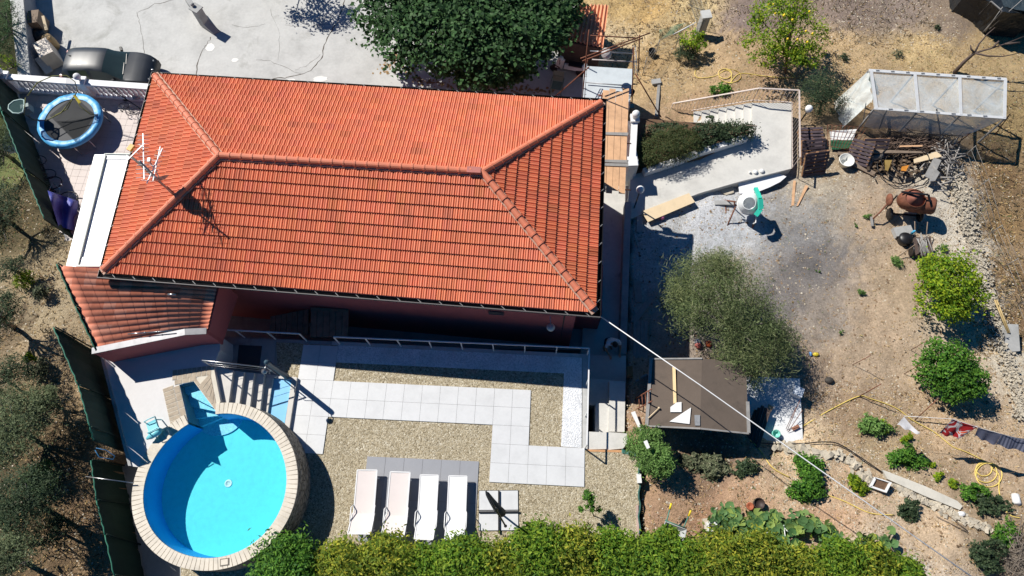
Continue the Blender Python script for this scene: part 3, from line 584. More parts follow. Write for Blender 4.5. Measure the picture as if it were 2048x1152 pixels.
cells = {(i, j) for i in (-2, -1) for j in range(-2, 4)} | {(i, j) for i in range(0, 11) for j in (0, 1)} | {(i, j) for i in (9, 10) for j in (-1, -2, -3)} | {(i, j) for i in range(11, 14) for j in (-3, -2)}
paving('paving', O, ANG, cells, T, .007, .045, M_wtile, M_grout, th=.05)
O2 = at(708, 1072, 0); O2b = at(722, 913, 0)
paving('lounger_paving', (O2b.x - .0, O2b.y - 4.25 * .602), -.083, [(i, j) for i in range(6) for j in range(0, 4)] + [(i, 4) for i in range(6)][:0], .64, .008, .043, M_gtile, M_grout, th=.045, sx=.597)
O3 = at(957, 1062, 0); paving('umbrella_paving', O3, -.03, [(0, 0), (1, 0), (0, 1), (1, 1)], .6, .03, .045, M_wtile, mat('black_steel_cross', (.02, .02, .02), .4, .1, 4, 0), th=.04, sx=.62)
struct('threshold_slab', MB().prism(A([(425, 674), (553, 681), (548, 745), (455, 742)]), .002, .03), M_conc2)
M_mat = mat('dark_doormat', C_(70, 72, 76), .95, .2, 20, .4); single('doormat', MB().prism(A([(478, 690), (524, 692), (518, 742), (473, 738)], .04), .031, .045), M_mat, 'dark grey mat on the shaded slab at the head of the pool steps', 'mat')
# curb and railing round the terrace
def rail(name, pts, h, label, every=1.05, mat_=M_whitem, wires=0, group=None, top=.04, glass=None):
    t = thing(name, label, 'railing', pts[0], group=group); mb = MB(); up = Vector((0, 0, h))
    for a, b in zip(pts, pts[1:]): mb.beam(a + up, b + up, top, .04)
    mb.build('handrail', mat_, t); cnt = 0
    for a, b in zip(pts, pts[1:]):
        n = max(1, round((b - a).length / every))
        for k in range(n + 1):
            if k == 0 and a is not pts[0]: continue
            p = a.lerp(b, k / n); MB().beam(p, p + up * .97, .035, .035).build('post', mat_, t)
    if wires:
        mb = MB()
        for a, b in zip(pts, pts[1:]):
            for k in range(wires): z = Vector((0, 0, h * (k + 1) / (wires + 1))); mb.beam(a + z, b + z, .012, .012)
        mb.build('wires', mat_, t)
    return t
rail('terrace_railing', [at(680, 688, .02), at(1174, 710, .02), at(1169, 897, .02)], .85, 'long white metal railing round the pebble strip and the terrace steps', 1.02)
rail('terrace_railing', [at(428, 672, .02), at(614, 682, .02)], .85, 'short white railing at the pink tile roof end of the shaded passage', .95)
struct('terrace_curb', MB().prism(A([(665, 683), (1175, 709), (1175, 898), (1165, 898), (1165, 716), (676, 691), (664, 690)]), .0, .035), M_conc)
# ---------------- pool deck, steps, pool ----------------
ZD = 1.1
_p = np.array([list(at(*p, ZD))[:2] for p in [(267,998),(273,945),(285,922),(302,888),(333,855),(375,832),(440,804),(512,818),(555,848),(584,891),(594,941),(589,1008),(562,1068),(512,1108),(433,1140),(400,1141),(353,1131),(303,1101),(277,1058)]])
PC = np.linalg.lstsq(np.c_[2 * _p, np.ones(len(_p))], (_p ** 2).sum(1), rcond=None)[0][:2]; _d = _p - PC; _th = np.arctan2(_d[:, 1], _d[:, 0])
_FB = lambda a: [1.0] + [f(k * a) for k in (1, 2, 3) for f in (math.cos, math.sin)]
_q = np.linalg.lstsq(np.array([_FB(a) for a in _th]), np.hypot(*_d.T), rcond=None)[0]
def PR(a, off=0.0): return float(np.dot(_q, _FB(a))) + off
def pp(a, off, z): r = PR(a, off); return Vector((PC[0] + r * math.cos(a), PC[1] + r * math.sin(a), z))
ang = lambda p: math.atan2(p[1] - PC[1], p[0] - PC[0])
aR = at(431, 806, ZD); aR2 = at(432, 822, ZD); aL = at(376, 844, ZD); aTL = at(359, 770, ZD); aTR = at(387, 762, ZD)
thR = ang(aR2); thL = ang(aL)
if thL < 0: thL += 2 * math.pi
thS = ang(at(441, 803, ZD)); thE = ang(at(300, 1072, ZD)) % (2 * math.pi)
thE = ang(at(285, 934, ZD)) % (2 * math.pi); arc = [pp(a, -.1, ZD) for a in np.linspace(thL, thE, 30)]
deck = A([(427, 731), (441, 803)], ZD) + [aR2, aTR, aTL, aL] + arc + A([(275, 934), (259, 932), (203, 712), (440, 672), (440, 700)], ZD)
struct('pool_deck', MB().prism(deck, -.5, ZD), mat('pale_deck_concrete', C_(216, 214, 213), .85, .08, 1.0, .15, 30, .004))
ln = [((427, 731), (441, 803)), ((466, 741), (457, 806)), ((488, 744), (478, 812)), ((508, 746), (499, 820)), ((528, 748), (519, 832)), ((550, 750), (537, 845)), ((593, 755), (574, 880))]
M_step = mat('step_stone', C_(208, 204, 198), .8, .1, 3, .15)
st = thing('pool_steps', 'five pale stone steps leading down from the pool deck beside the shower', 'steps', at(500, 780, 0))
zs = [.92, .74, .56, .38]
for k in range(4):
    (a, b), (c, d) = ln[k], ln[k + 1]; MB().prism(A([a, b, d, c], zs[k]), -.02, zs[k]).build('step', M_step, st)
foot = thing('foot_bath', 'light blue footbath with shallow water below the pool steps', 'footbath', at(560, 800, 0))
(a, b), (c, d) = ln[4], ln[6]
bl = A([(528, 748), (593, 755), (574, 880), (519, 832)], .17); MB().prism(A([(545, 751), (584, 755), (565, 868), (531, 842)], .12), -.01, .10).build('basin_floor', mat('light_blue_liner', C_(120, 190, 232), .5, .1, 3, .1), foot)
MB().prism(A([(584, 753), (594, 755), (575, 880), (566, 872)], .17), -.01, .17).build('outer_curb', M_step, foot)
MB().prism(A([(528, 748), (594, 755), (593, 760), (527, 754)], .17), -.01, .172).build('head_curb', M_step, foot)
MB().prism(A([(527, 754), (546, 756), (532, 844), (519, 832)], .2), -.01, .2).build('lower_tread', M_step, foot)
pool = thing('swimming_pool', 'round swimming pool with bright blue water, stone wall and beige brick coping', 'pool', (PC[0], PC[1], 0))
def coping():
    mb = MB(); tot = 2 * math.pi - (thL - thR if thL > thR else thL + 2 * math.pi - thR); n = int(110 * tot / 6.283)
    for k in range(n):
        g = .0035; x0 = thR - tot * k / n - g; x1 = thR - tot * (k + 1) / n + g; z = ZD + .05 + rnd.uniform(-.002, .004)
        q = [pp(x0, 0, 0), pp(x0, -.34, 0), pp(x1, -.34, 0), pp(x1, 0, 0)]; mb.add([(p.x, p.y, ZD - .02) for p in q] + [(p.x, p.y, z) for p in q], [(4, 5, 6, 7), (0, 1, 5, 4), (1, 2, 6, 5), (2, 3, 7, 6), (3, 0, 4, 7)])
    return mb, tot
mb, tot = coping()
M_cop = mat('coping_brick', C_(222, 212, 195), .75, .2, 1.8, .2, 40, .004)
M_cop2 = mat('apron_brick', C_(180, 165, 145), .8, .25, 6, .2, 40, .004)
M_joint = mat('pale_joint', C_(214, 206, 190), .9, .1, 6, .1)
mb.build('coping', M_cop, pool)
A_ = [thR - tot * k / 96 for k in range(97)]
def ringwall(offs_z, closed_mat, name, smooth=True):
    mb = MB(); m = len(offs_z); vs = []
    for a in A_: vs += [pp(a, o, z) for o, z in offs_z]
    mb.add(vs, [(i * m + j, (i + 1) * m + j, (i + 1) * m + j + 1, i * m + j + 1) for i in range(96) for j in range(m - 1)], smooth); return mb.build(name, closed_mat, pool)
ringwall([(-.005, ZD + .01), (-.3, ZD + .045), (-.335, ZD + .045), (-.335, ZD - .03)], M_joint, 'coping_joint', False)
def stonemat():
    m, n, l, b = newmat('dry_stone_wall'); g = n.new('ShaderNodeNewGeometry').outputs['Position']; v = n.new('ShaderNodeTexVoronoi'); v.inputs['Scale'].default_value = 4.5; v.feature = 'DISTANCE_TO_EDGE'; mp = n.new('ShaderNodeMapping'); mp.inputs['Scale'].default_value = (1, 1, 1.8); l.new(g, mp.inputs[0]); l.new(mp.outputs[0], v.inputs['Vector'])
    c = ramp(n, l, v.outputs[0], [(0, C_(55, 52, 48)), (.06, C_(150, 145, 135)), (.3, C_(182, 176, 164))]); c = mul(n, l, c, ramp(n, l, noise(n, l, 4, 5, .7, g), [(.3, .6), (.7, 1.1)])); l.new(c, b.inputs['Base Color']); b.inputs['Roughness'].default_value = .9; bump(n, l, b, v.outputs[0], 1, .1); return m
M_stonew = stonemat()
ringwall([(-.02, ZD + .0), (.03, .7), (.05, .3), (.08, -.3)], M_stonew, 'outer_wall')
M_liner = mat('blue_pool_liner', (.015, .36, .80), .55, .06, 1.5, .1, 60, .003)
M_floor = mat('pool_floor_liner', (.11, .72, .78), .55, .08, 5, .1, 60, .003)  # mottled colour stands in for rippled light on the floor
ZF = .03; ZW = .95
ringwall([(-.345, ZD + .02), (-.345, ZF)], M_liner, 'inner_wall')
inner = [pp(a, -.345, 0) for a in A_]
fl = MB().add([(p.x, p.y, ZF + .002) for p in inner], [tuple(range(97))[::-1]]); fl.build('floor', M_floor, pool)
alc = [aR2, aTR, aTL, aL]
zz = [.78, .60, .42, .24]
mid = lambda p, q, f: Vector(p).lerp(Vector(q), f)
L0, L1, R0, R1 = aTL, aL, aTR, aR2
lines = [(L0, R0), (mid(L0, L1, .18), mid(R0, R1, .92)), (mid(L0, L1, .50), mid(R0, R1, .96)), (mid(L0, L1, .80), mid(R0, R1, 1.0)), (L1 + Vector((.0, 0, 0)), R1 + Vector((.32, .12, 0)))]
M_pstep = mat('pale_blue_step_liner', (.36, .74, .95), .5, .3, 18, .2, 40, .004)
for k in range(4):
    a, b = lines[k]; c, d = lines[k + 1]; MB().prism([a, b, d, c] if k else [L0, R0, R1, lines[1][1], lines[1][0]], ZF, zz[k]).build('pool_step', M_pstep, pool)
c = at(436, 832, .2); MB().prism([(c.x + .78 * math.cos(a), c.y + .0 + .62 * math.sin(a)) for a in np.linspace(math.pi * .97, math.pi * 2.1, 18)], ZF, .08).build('pool_step', M_pstep, pool)
mb = MB()
for a, b in ((L1, L0), (L0, R0), (R0, R1)): mb.quad((a.x, a.y, ZF), (b.x, b.y, ZF), (b.x, b.y, ZD + .01), (a.x, a.y, ZD + .01))
mb.build('alcove_wall', M_liner, pool)
# brick apron round the alcove
ap = MB(); jb = MB()
def brow(a, b, out, n, w, z=ZD + .02):
    a, b = Vector(a), Vector(b); d = (b - a); L = d.length; d.normalize(); nn = Vector((-d.y, d.x, 0))
    if nn.dot(Vector(out)) < 0: nn = -nn
    for k in range(n):
        p = a + d * (L * k / n + .012); q = a + d * (L * (k + 1) / n - .012); ap.prism([p + nn * .015, q + nn * .015, q + nn * w, p + nn * w], ZD, z + rnd.uniform(-.002, .003))
    jb.prism([a, b, b + nn * w, a + nn * w], ZD - .01, z - .008)
brow(L0, L1, (-1, 0, 0), 5, .17); brow(L0 + Vector((-.2, 0, 0)), L1 + Vector((-.2, 0, 0)), (-1, 0, 0), 9, .33); brow(L0 + Vector((-.15, .0, 0)), R0 + Vector((.1, .0, 0)), (0, 1, 0), 3, .15); brow(L0 + Vector((-.25, .16, 0)), R0 + Vector((.55, .16, 0)), (0, 1, 0), 8, .32)
brow(R0, R1, (1, 0, 0), 5, .1)
for k in range(5):
    f0, f1 = .12 + k * .15, .12 + (k + 1) * .15 - .02; o0 = Vector((.13, 0, 0)); e0_ = at(427, 740, ZD).lerp(at(439, 800, ZD), f0); e1_ = at(427, 740, ZD).lerp(at(439, 800, ZD), f1); p = R0.lerp(R1, f0) + o0; q = R0.lerp(R1, f1) + o0; ap.prism([p, q, e1_ - Vector((.12, 0, 0)), e0_ - Vector((.12, 0, 0))], ZD, ZD + .02)
jb.prism([R0, R1, at(441, 803, ZD), at(427, 731, ZD)], ZD - .012, ZD + .010)
ap.build('apron_bricks', M_cop2, pool); jb.build('apron_joint', M_joint, pool)
def watermat():
    m, n, l, b = newmat('pool_water'); g = n.new('ShaderNodeNewGeometry').outputs['Position']; tr = n.new('ShaderNodeBsdfTransparent'); tr.inputs[0].default_value = (.80, .99, 1.0, 1)
    gl = n.new('ShaderNodeBsdfGlossy'); gl.inputs['Roughness'].default_value = .04; fr = n.new('ShaderNodeFresnel'); fr.inputs[0].default_value = 1.33; mx = n.new('ShaderNodeMixShader')
    bn = n.new('ShaderNodeBump'); bn.inputs['Strength'].default_value = .25; bn.inputs['Distance'].default_value = .02; l.new(noise(n, l, 6, 3, .6, g, .8), bn.inputs['Height']); l.new(bn.outputs[0], gl.inputs['Normal']); l.new(bn.outputs[0], fr.inputs['Normal'])
    l.new(fr.outputs[0], mx.inputs[0]); l.new(tr.outputs[0], mx.inputs[1]); l.new(gl.outputs[0], mx.inputs[2]); l.new(mx.outputs[0], n['Material Output'].inputs[0]); return m
wat = [(p.x, p.y, ZW) for p in inner] + [(aL.x, aL.y, ZW), (aTL.x, aTL.y, ZW), (aTR.x, aTR.y, ZW)]
MB().add(wat, [tuple(range(len(wat)))[::-1]]).build('water', watermat(), pool)
dr = at(457, 967, ZF); mb = MB(); mb.lathe((dr.x, dr.y, ZF), [(.0, .006), (.07, .006), (.07, .02), (.115, .02), (.125, .005)], 22)
for k in range(5): mb.box((dr.x, dr.y - .06 + k * .03, ZF + .014), (.12, .01, .008))
mb.build('drain', mat('white_grate', (.8, .85, .85), .4, .05), pool)
sk = at(449, 1124, ZD + .06); MB().box((sk.x, sk.y, ZD + .055), (.26, .2, .02), .1).build('skimmer_lid', mat('lid_rim', C_(120, 112, 100), .7), pool); MB().box((sk.x, sk.y, ZD + .062), (.2, .15, .025), .1).build('skimmer_plate', M_cop, pool)
# ---------------- green fences ----------------
M_gm2 = mat('green_shade_cloth', (.010, .040, .026), .8, .35, 1.2, .5, 60, .006)
def fence(label, base, tops, gate=None):
    t = thing('mesh_fence', label, 'fence', base[0]); 
    for i in range(len(base) - 1):
        a, b, c, d = base[i], base[i + 1], tops[i + 1], tops[i]; mb = MB(); nu = max(4, int((b - a).length / .14)); nv = 6; n_ = (b - a).cross(Vector((0, 0, 1))).normalized()
        def fn(u, v): p = a.lerp(b, u).lerp(d.lerp(c, u), v); return p + n_ * (.012 * math.sin(u * nu * 3.14 * .5) + .02 * math.sin(v * 6 + i))
        mb.grid(fn, nu, nv, False); mb.build('shade_cloth', M_gm2, t)
        mb = MB(); lace = [d.lerp(c, k / nu) + n_ * (.015 * math.sin(k * 2.4)) + Vector((0, 0, .015 * math.sin(k * 3.1))) for k in range(nu + 1)]; mb.tube(lace, .022, 5); mb.build('top_edge', M_greenlace, t)
        mb = MB(); mb.tube([a.lerp(b, k / nu) + n_ * (.02 * math.sin(k * 2.0)) + Vector((0, 0, .04)) for k in range(nu + 1)], .018, 5); mb.build('bottom_tie', M_grey, t)
        MB().tube([a - n_ * .05, d - n_ * .05], .024, 6).build('post', M_greenfence, t)
    MB().tube([base[-1], tops[-1]], .024, 6).build('post', M_greenfence, t)
    return t
def up_(pts, h): return [p + Vector((0, 0, h)) for p in pts]
b1 = [at(30, 176, ZP), at(66, 275, ZP), at(110, 385, ZP), at(150, 480, ZP)]
fence('tall dark green shade cloth fence along the patio, beyond the trampoline', b1, up_(b1, 1.75))
b2_ = [Vector((W0.x - .03, W0.y, 1.0)), Vector(((W0.x + W1.x) / 2 - .03, (W0.y + W1.y) / 2, 1.0)), Vector((W1.x - .03, W1.y, 1.0))]
fence('dark green fence running along the edge of the pink tile roof', b2_, [Vector((p.x, p.y, zr(p.x, p.y) + .12)) for p in b2_])
struct('lower_strip', MB().prism([at(x, y, -.7) for x, y in ((225, 880), (420, 880), (420, 1120), (420, 1400), (285, 1400), (285, 1130))], -3, -.7), M_conc2)
b3 = [at(202, 708, .5), at(226, 800, .5), at(246, 880, .5), at(252, 905, .5)]
b4 = [at(246, 932, -.7), at(262, 1010, -.7), at(278, 1090, -.7), at(291, 1155, -.7), at(303, 1220, -.7)]
fence('lower dark green shade cloth fence at the bottom left, past the pole', b4, [at(x, y, 1.25) for x, y in ((182, 921), (193, 1001), (210, 1070), (228, 1151), (242, 1220))])
fence('dark green shade cloth fence standing beside the round pool', b3, [at(x, y, 2.6) for x, y in ((107, 655), (157, 772), (180, 855))] + [at(187, 880, 2.25)])
struct('fence_kerb', MB().prism(A([(200, 706), (206, 706), (264, 932), (258, 932)], ZD), .2, ZD + .05), M_conc2)
bl_ = at(196, 918, 2.9); single('blue_rope', MB().tube([at(192, 896, 1.7), at(212, 900, 1.6), at(230, 912, 1.4), at(226, 919, 1.4), at(198, 914, 1.6), at(190, 900, 1.7)], .012, 5), mat('blue_rope', C_(40, 110, 160), .6), 'thin blue rope loop hanging on the green fence by the pool', 'rope')
single('long_pole', MB().tube([at(171, 953, 1.6), at(268, 966, 1.25)], .016, 6), M_steel, 'long thin metal pole leaning over the green fence onto the pool coping', 'pole')
# ================= garden side structures =================
ZPA = -1.68
struct('path', MB().prism([at(x, y, ZPA) for x, y in [(1505, 206), (1583, 205), (1583, 337), (1480, 363), (1400, 386), (1330, 412), (1262, 437), (1252, 437), (1262, 350), (1400, 318), (1495, 272), (1505, 256)]], -2.6, ZPA), M_path)
struct('side_passage', MB().prism([at(x, y, -2.0) for x, y in [(1185, 372), (1262, 372), (1251, 740), (1160, 740)]], -3.2, -2.0), M_path)
struct('planting_bed', MB().prism([at(x, y, -1.62) for x, y in [(1268, 236), (1500, 255), (1492, 276), (1400, 318), (1288, 343), (1265, 345)]], -3.6, -1.60), M_soil)
wl = MB().prism([at(x, y, -1.45) for x, y in [(1250, 404), (1263, 403), (1253, 709), (1239, 709)]], -2.2, -1.45); single('retaining_wall', wl, M_conc2, 'long low concrete wall running down beside the shaded side passage', 'wall')
st = thing('garden_steps', 'concrete steps and boards rising from the side passage to the gravel terrace', 'steps', at(1212, 800, -1.2))
for q, z0, z in [([(1174, 711), (1252, 711), (1252, 765), (1174, 762)], -3, -1.2), ([(1174, 757), (1220, 759), (1219, 812), (1174, 810)], -3, -.85), ([(1191, 806), (1218, 807), (1217, 866), (1190, 865)], -3, -.5), ([(1219, 761), (1251, 763), (1249, 864), (1218, 863)], -1.1, -.42), ([(1174, 863), (1214, 865), (1214, 898), (1174, 899)], -1, -.03), ([(1214, 864), (1254, 867), (1256, 884), (1246, 897), (1214, 900)], -1, -.02)]:
    MB().prism([at(x, y, z) for x, y in q], z0, z).build('step', M_path, st)
MB().prism(A([(1174, 899), (1246, 900), (1246, 905), (1174, 903)], .02), -.2, .02).build('brick_edge', mat('orange_brick', C_(200, 150, 105), .8, .2, 8, .2), st)
# garden stairs
st = thing('garden_stairs', 'flight of concrete stairs going down from the path landing towards the scaffold', 'stairs', at(1420, 235, -2.6))
for k in range(11):
    z = -1.85 - .17 * k; x1 = 1505 - 16.8 * k; x0 = x1 - 16.8; y1 = 205 + 2.6 * k; y0 = y1 + 2.6
    MB().prism([at(*q, z) for q in [(x1 + 1.5, y1), (x1 + 1.5, y1 + 56), (x0, y0 + 56), (x0, y0)]], z - 1.0, z).build('step', M_path, st)
def barrail(label, segs, m, rail_r=.03, name='stair_railing', bar_r=.010, group=None):
    """segs: (base a, base b, top a, top b, bars)"""
    t = thing(name, label, 'railing', segs[0][0], group=group); mb = MB()
    for a, b, c, d, n in segs: mb.beam(c, d, rail_r * 2, .03)
    mb.build('handrail', m, t)
    for a, b, c, d, n in segs:
        for k in range(n + 1): p, q = a.lerp(b, k / n), c.lerp(d, k / n); MB().tube([p, q], bar_r * (1.9 if k in (0, n) else 1), 4).build('bar', m, t)
    mb = MB()
    for a, b, c, d, n in segs: u_ = Vector((0, 0, .06)); mb.beam(a + u_, b + u_, .03, .02)
    mb.build('lower_rail', m, t); return t
M_paintrail = mat('flaking_white_paint', C_(205, 190, 180), .6, .2, 8, 0, stain=(C_(140, 80, 60), .62))
b0, b1_, b2x, b3x = at(1338, 230, -3.5), at(1505, 202, -1.75), at(1583, 206, -1.68), at(1584, 337, -1.68)
hz = Vector((0, 0, .85))
barrail('pale stair railing with many thin bars round the garden stairs and landing', [(b0, b1_, b0 + hz, b1_ + hz, 24), (b1_, b2x, b1_ + hz, b2x + hz, 10), (b2x, b3x, b2x + hz, b3x + hz, 16)], M_paintrail)
c0, c1 = at(1283, 262, -3.0), at(1500, 276, -1.65); barrail('rusty thin barred railing between the stairs and the planting bed', [(c0, c1, c0 + Vector((0, 0, .8)), c1 + Vector((0, 0, .85)), 26)], mat('brown_rail_paint', C_(110, 95, 82), .6, .3, 8, 0), .015)
# white kerb of planting bed
t = thing('bed_kerb', 'white painted kerb edging the planting bed beside the path', 'kerb', at(1400, 320, ZPA))
mb = MB(); 
for a, b in (((1492, 277), (1400, 306)), ((1355, 323), (1287, 345)), ((1400, 306), (1355, 323))): mb.beam(at(*a, -1.50), at(*b, -1.50), .22, .3)
mb.build('kerb_stone', M_white, t)
# white piers and rail at scaffold
t = thing('white_parapet', 'white parapet with ball topped pier and square pier beside the plank walkway', 'parapet', at(1265, 290, -2))
p1_ = at(1270, 236, -.55); p2 = at(1265, 323, -.55)
MB().beam(p1_ + Vector((0, 0, -.15)), p2 + Vector((0, 0, -.15)), .25, .14).box((p1_ + p2) / 2 + Vector((0, 0, -1)), (.16, (p1_ - p2).length, 1.6), .05).build('wall_body', M_white, t)
for p, s in ((p1_, .9), (p2, 1.)): MB().box(p + Vector((0, 0, -1.0)), (.28 * s, .3 * s, 1.9)).box(p + Vector((0, 0, -.03)), (.38 * s, .4 * s, .14)).build('pier', M_white, t)
MB().lathe(p1_ + Vector((0, .0, .03)), [(.12, 0), (.09, .06), (.12, .1)], 12).ball(p1_ + Vector((0, 0, .26)), .16).build('finial', M_white, t)
# concrete platform + scaffolding + planks
PL = [at(x, y, -1.0) for x, y in [(1171, 132), (1266, 138), (1260, 212), (1163, 206)]]
single('concrete_platform', MB().prism(PL, -3.7, -1.0), mat('bluish_concrete', C_(196, 204, 208), .85, .12, 2, .2), 'pale bluish flat concrete roof slab under the scaffolding', 'platform')
sf = thing('scaffold', 'rusty tube scaffold frame standing over the pale slab beside the house corner', 'scaffold', at(1215, 130, -1))
def pz(a): return at(*a)
for a, b in [((1164, 199, -1), (1178, 60, 2.3)), ((1277, 143, -1.2), (1279, 70, .6)), ((1172, 134, -1), (1176, 118, -.5)), ((1264, 205, -1), (1267, 95, 1.4))]: MB().tube([pz(a), pz(b)], .026, 7).build('post', M_rust, sf)
for a, b, m in [((1181, 71, 1.2), (1276, 76, .5), M_rust), ((1180, 102, .2), (1268, 107, .2), M_steel), ((1184, 119, .2), (1274, 124, .2), mat('pale_tube', C_(190, 180, 175), .5, .2)), ((1173, 165, -.9), (1262, 172, -.9), M_grey)]: MB().tube([pz(a), pz(b)], .024, 7).build('ledger', m, sf)
for a, b in [((1161, 117, .9), (1300, 66, .9)), ((1165, 122, .7), (1286, 76, .7)), ((1109, 194, -2.2), (1178, 134, .2)), ((1271, 148, .2), (1322, 234, -1.9))]: MB().tube([pz(a), pz(b)], .026, 7).build('brace', M_rust, sf)
for x0, x1, y0, y1 in ((1266, 1272, 92, 150), (1169, 1166, 128, 200)):
    mb = MB()
    for dx in (0, 5): mb.tube([at(x0 + dx, y0, -.1), at(x1 + dx - 2, y1, -.6)], .016, 5)
    for k in range(7): f = k / 6; mb.tube([at(x0 + (x1 - x0) * f, y0 + (y1 - y0) * f, -.1 - .5 * f), at(x0 + (x1 - x0) * f + 6, y0 + (y1 - y0) * f + 1, -.1 - .5 * f)], .013, 4)
    mb.build('ladder_frame', M_grey, sf)
single('plastic_sheet', MB().ball(at(1213, 107, .25), (.22, .26, .2), 10), mat('crumpled_grey_film', C_(190, 185, 182), .4, .3, 14, .9, 12, .05), 'crumpled greyish plastic sheet hanging on the scaffold tubes', 'sheet')
wk = thing('plank_walkway', 'long walkway of four pale wooden planks beside the end wall of the house', 'walkway', at(1230, 280, -.6))
zq = -.55
for k in range(4):
    xa = 1206 + k * 13.2; xb = 1199 + k * 12.9; dy = (0, -3, 2, -4)[k]
    MB().prism([at(xa, 180 + dy, zq), at(xa + 12.4, 181 + dy, zq), at(xb + 12.2, 383 - dy, zq), at(xb, 382 - dy, zq)], zq - .045, zq).build('plank', M_wood, wk)
for y in (264, 319, 326): MB().prism([at(1207, y, zq + .04), at(1257, y + 1, zq + .04), at(1256, y + 7, zq + .04), at(1206, y + 5, zq + .04)], zq + .003, zq + .04).build('cross_board', M_greywood, wk)
for y in (190, 285, 378): MB().tube([at(1196, y, zq - .08), at(1262, y + 2, zq - .08)], .026, 6).build('bearer', M_rust, wk)
MB().tube([at(1205, 186, zq - .08), at(1205, 186, zq - .08) - Vector((0, 0, 1.5))], .026, 6).build('bearer_post', M_rust, wk)
single('bucket', MB().lathe(at(1262, 190, -1.5), [(.09, 0), (.13, .25), (.12, .25), (.08, .02), (0, .02)], 14), M_black, 'black bucket at the end of the wooden plank walkway', 'bucket')
# lean-to with corrugated roof
t = thing('lean_to', 'small wooden lean-to with an orange corrugated roof beside the fig tree', 'lean-to', at(1170, 90, -3.7))
ca, cb, cc_, cdd = at(1152, 8, -1.9), at(1217, 10, -1.9), at(1206, 96, -2.1), at(1131, 78, -2.1)
MB().grid(lambda u, v: ca.lerp(cb, u).lerp(cdd.lerp(cc_, u), v) + Vector((0, 0, .05 * math.sin(u * 9 * 2 * math.pi))), 90, 3).build('corrugated_roof', mat('faded_orange_sheet', C_(232, 160, 120), .7, .15, 2, .1), t)
MB().prism([at(1150, 24, -2.0), at(1213, 26, -2.0), at(1202, 92, -2.0), at(1120, 76, -2.0)], -3.7, lambda x, y: -2.18).build('plank_wall', M_darkwood, t)
single('sheet_metal', MB().quad(at(1112, 86, -3.2), at(1172, 93, -3.2), at(1178, 122, -3.65), at(1118, 112, -3.65)), M_darkwood, 'dark boarding leaning against the lean-to under the fig tree', 'boarding')
# moped in the shade
mp_ = thing('moped', 'small white moped parked in the shade beside the pale slab', 'moped', (0, 0, 0))
for x in (-.6, .6): MB().lathe((x, 0, .26), [(.12, -.03), (.24, -.05), (.27, 0), (.24, .05), (.12, .03)], 18, mat3=Matrix.Rotation(RAD(90), 3, 'X')).build('wheel', M_black, mp_)
MB().grid(lambda u, v: Vector((-.75 + .95 * u, .17 * math.sin((v - .5) * 3.1) * (1 - .5 * abs(u - .5)), .45 + .22 * math.cos((v - .5) * 3.0) + .1 * (1 - u))), 8, 6).build('tail_fairing', M_white, mp_)
MB().box((-.3, 0, .74), (.62, .24, .08), 0).build('saddle', M_black, mp_); MB().beam((.05, 0, .35), (.5, 0, .3), .28, .06).build('footboard', M_grey, mp_)
MB().beam((.45, 0, .35), (.36, 0, .95), .34, .08).ball((.4, 0, .95), (.14, .16, .12), 10).build('front_shield', M_white, mp_); MB().tube([(.38, -.33, .98), (.42, 0, 1.02), (.38, .33, .98)], .018, 6).build('handlebar', M_black, mp_)
p = at(1136, 148, -3.7); mp_.location = p; mp_.rotation_euler = (0, 0, RAD(165))
def chair(name, label, cat, m, group=None):
    t = thing(name, label, cat, (0, 0, 0), group=group)
    MB().grid(lambda u, v: Vector((-.22 + .44 * u, -.22 + .44 * v, .42 - .02 * math.sin(u * 3.14))), 4, 4).box((0, 0, .40), (.46, .46, .02)).build('seat', m, t)
    MB().grid(lambda u, v: Vector((-.24 + .48 * u, -.22 - .16 * v, .44 + .48 * v)), 6, 6).box((0, -.30, .66), (.5, .02, .06), rx=-.3).build('backrest', m, t)
    for x in (-.2, .2):
        for y in (-.2, .2): MB().beam((x, y, .42), (x * 1.25, y * 1.25, 0), .04, .04).build('leg', m, t)
        MB().tube([(x * 1.3, -.26, .62), (x * 1.35, .0, .64), (x * 1.3, .2, .6), (x * 1.25, .22, .4)], .022, 6).build('armrest', m, t)
    return t
c = chair('garden_chair', 'green plastic garden chair in the dappled shade near the house eaves', 'chair', mat('dull_green_plastic', C_(110, 130, 118), .5)); c.location = at(1113, 182, Z0); c.rotation_euler = (0, 0, 2.9)
# mesh fence and gate post upper middle
t = thing('gate_pillar', 'square concrete pillar at the corner of the wire fence', 'pillar', at(1404, 60, -3.1)); MB().box(at(1401, 62, -3.0) + Vector((0, 0, .35)), (.34, .34, 1.3), .1).build('shaft', M_conc2, t); MB().box(at(1401, 62, -3.0) + Vector((0, 0, 1.03)), (.44, .44, .1), .1).build('cap', M_conc, t)
def wire_fence(label, pts, h, n=None, m=M_grey, mesh=True, name='wire_fence', pr=.018, lean=None):
    t = thing(name, label, 'fence', pts[0]); up = Vector((0, 0, h)) if lean is None else Vector(lean)
    for p in pts: MB().tube([p - up * .05, p + up], pr, 5).build('post', m, t)
    mb = MB()
    for a, b in zip(pts, pts[1:]):
        for f in ((.05, .35, .65, .97)): mb.tube([a + up * f, b + up * f], .006, 3)
    mb.build('wires', m, t)
    if mesh:
        mb = MB()
        for a, b in zip(pts, pts[1:]): mb.quad(a, b, b + up, a + up)
        mb.build('mesh', clearmat('chain_link', (.2, .22, .2), .22, .9, False), t)
    return t
wire_fence('sagging wire mesh fence running from the concrete pillar down past the scaffold', [ag(1396, 78), ag(1350, 98), ag(1310, 115), ag(1285, 150)], 1.2)
wire_fence('wire fence going up from the concrete pillar to the top edge', [ag(1398, 60), ag(1380, 10), ag(1368, -40)], 1.2)
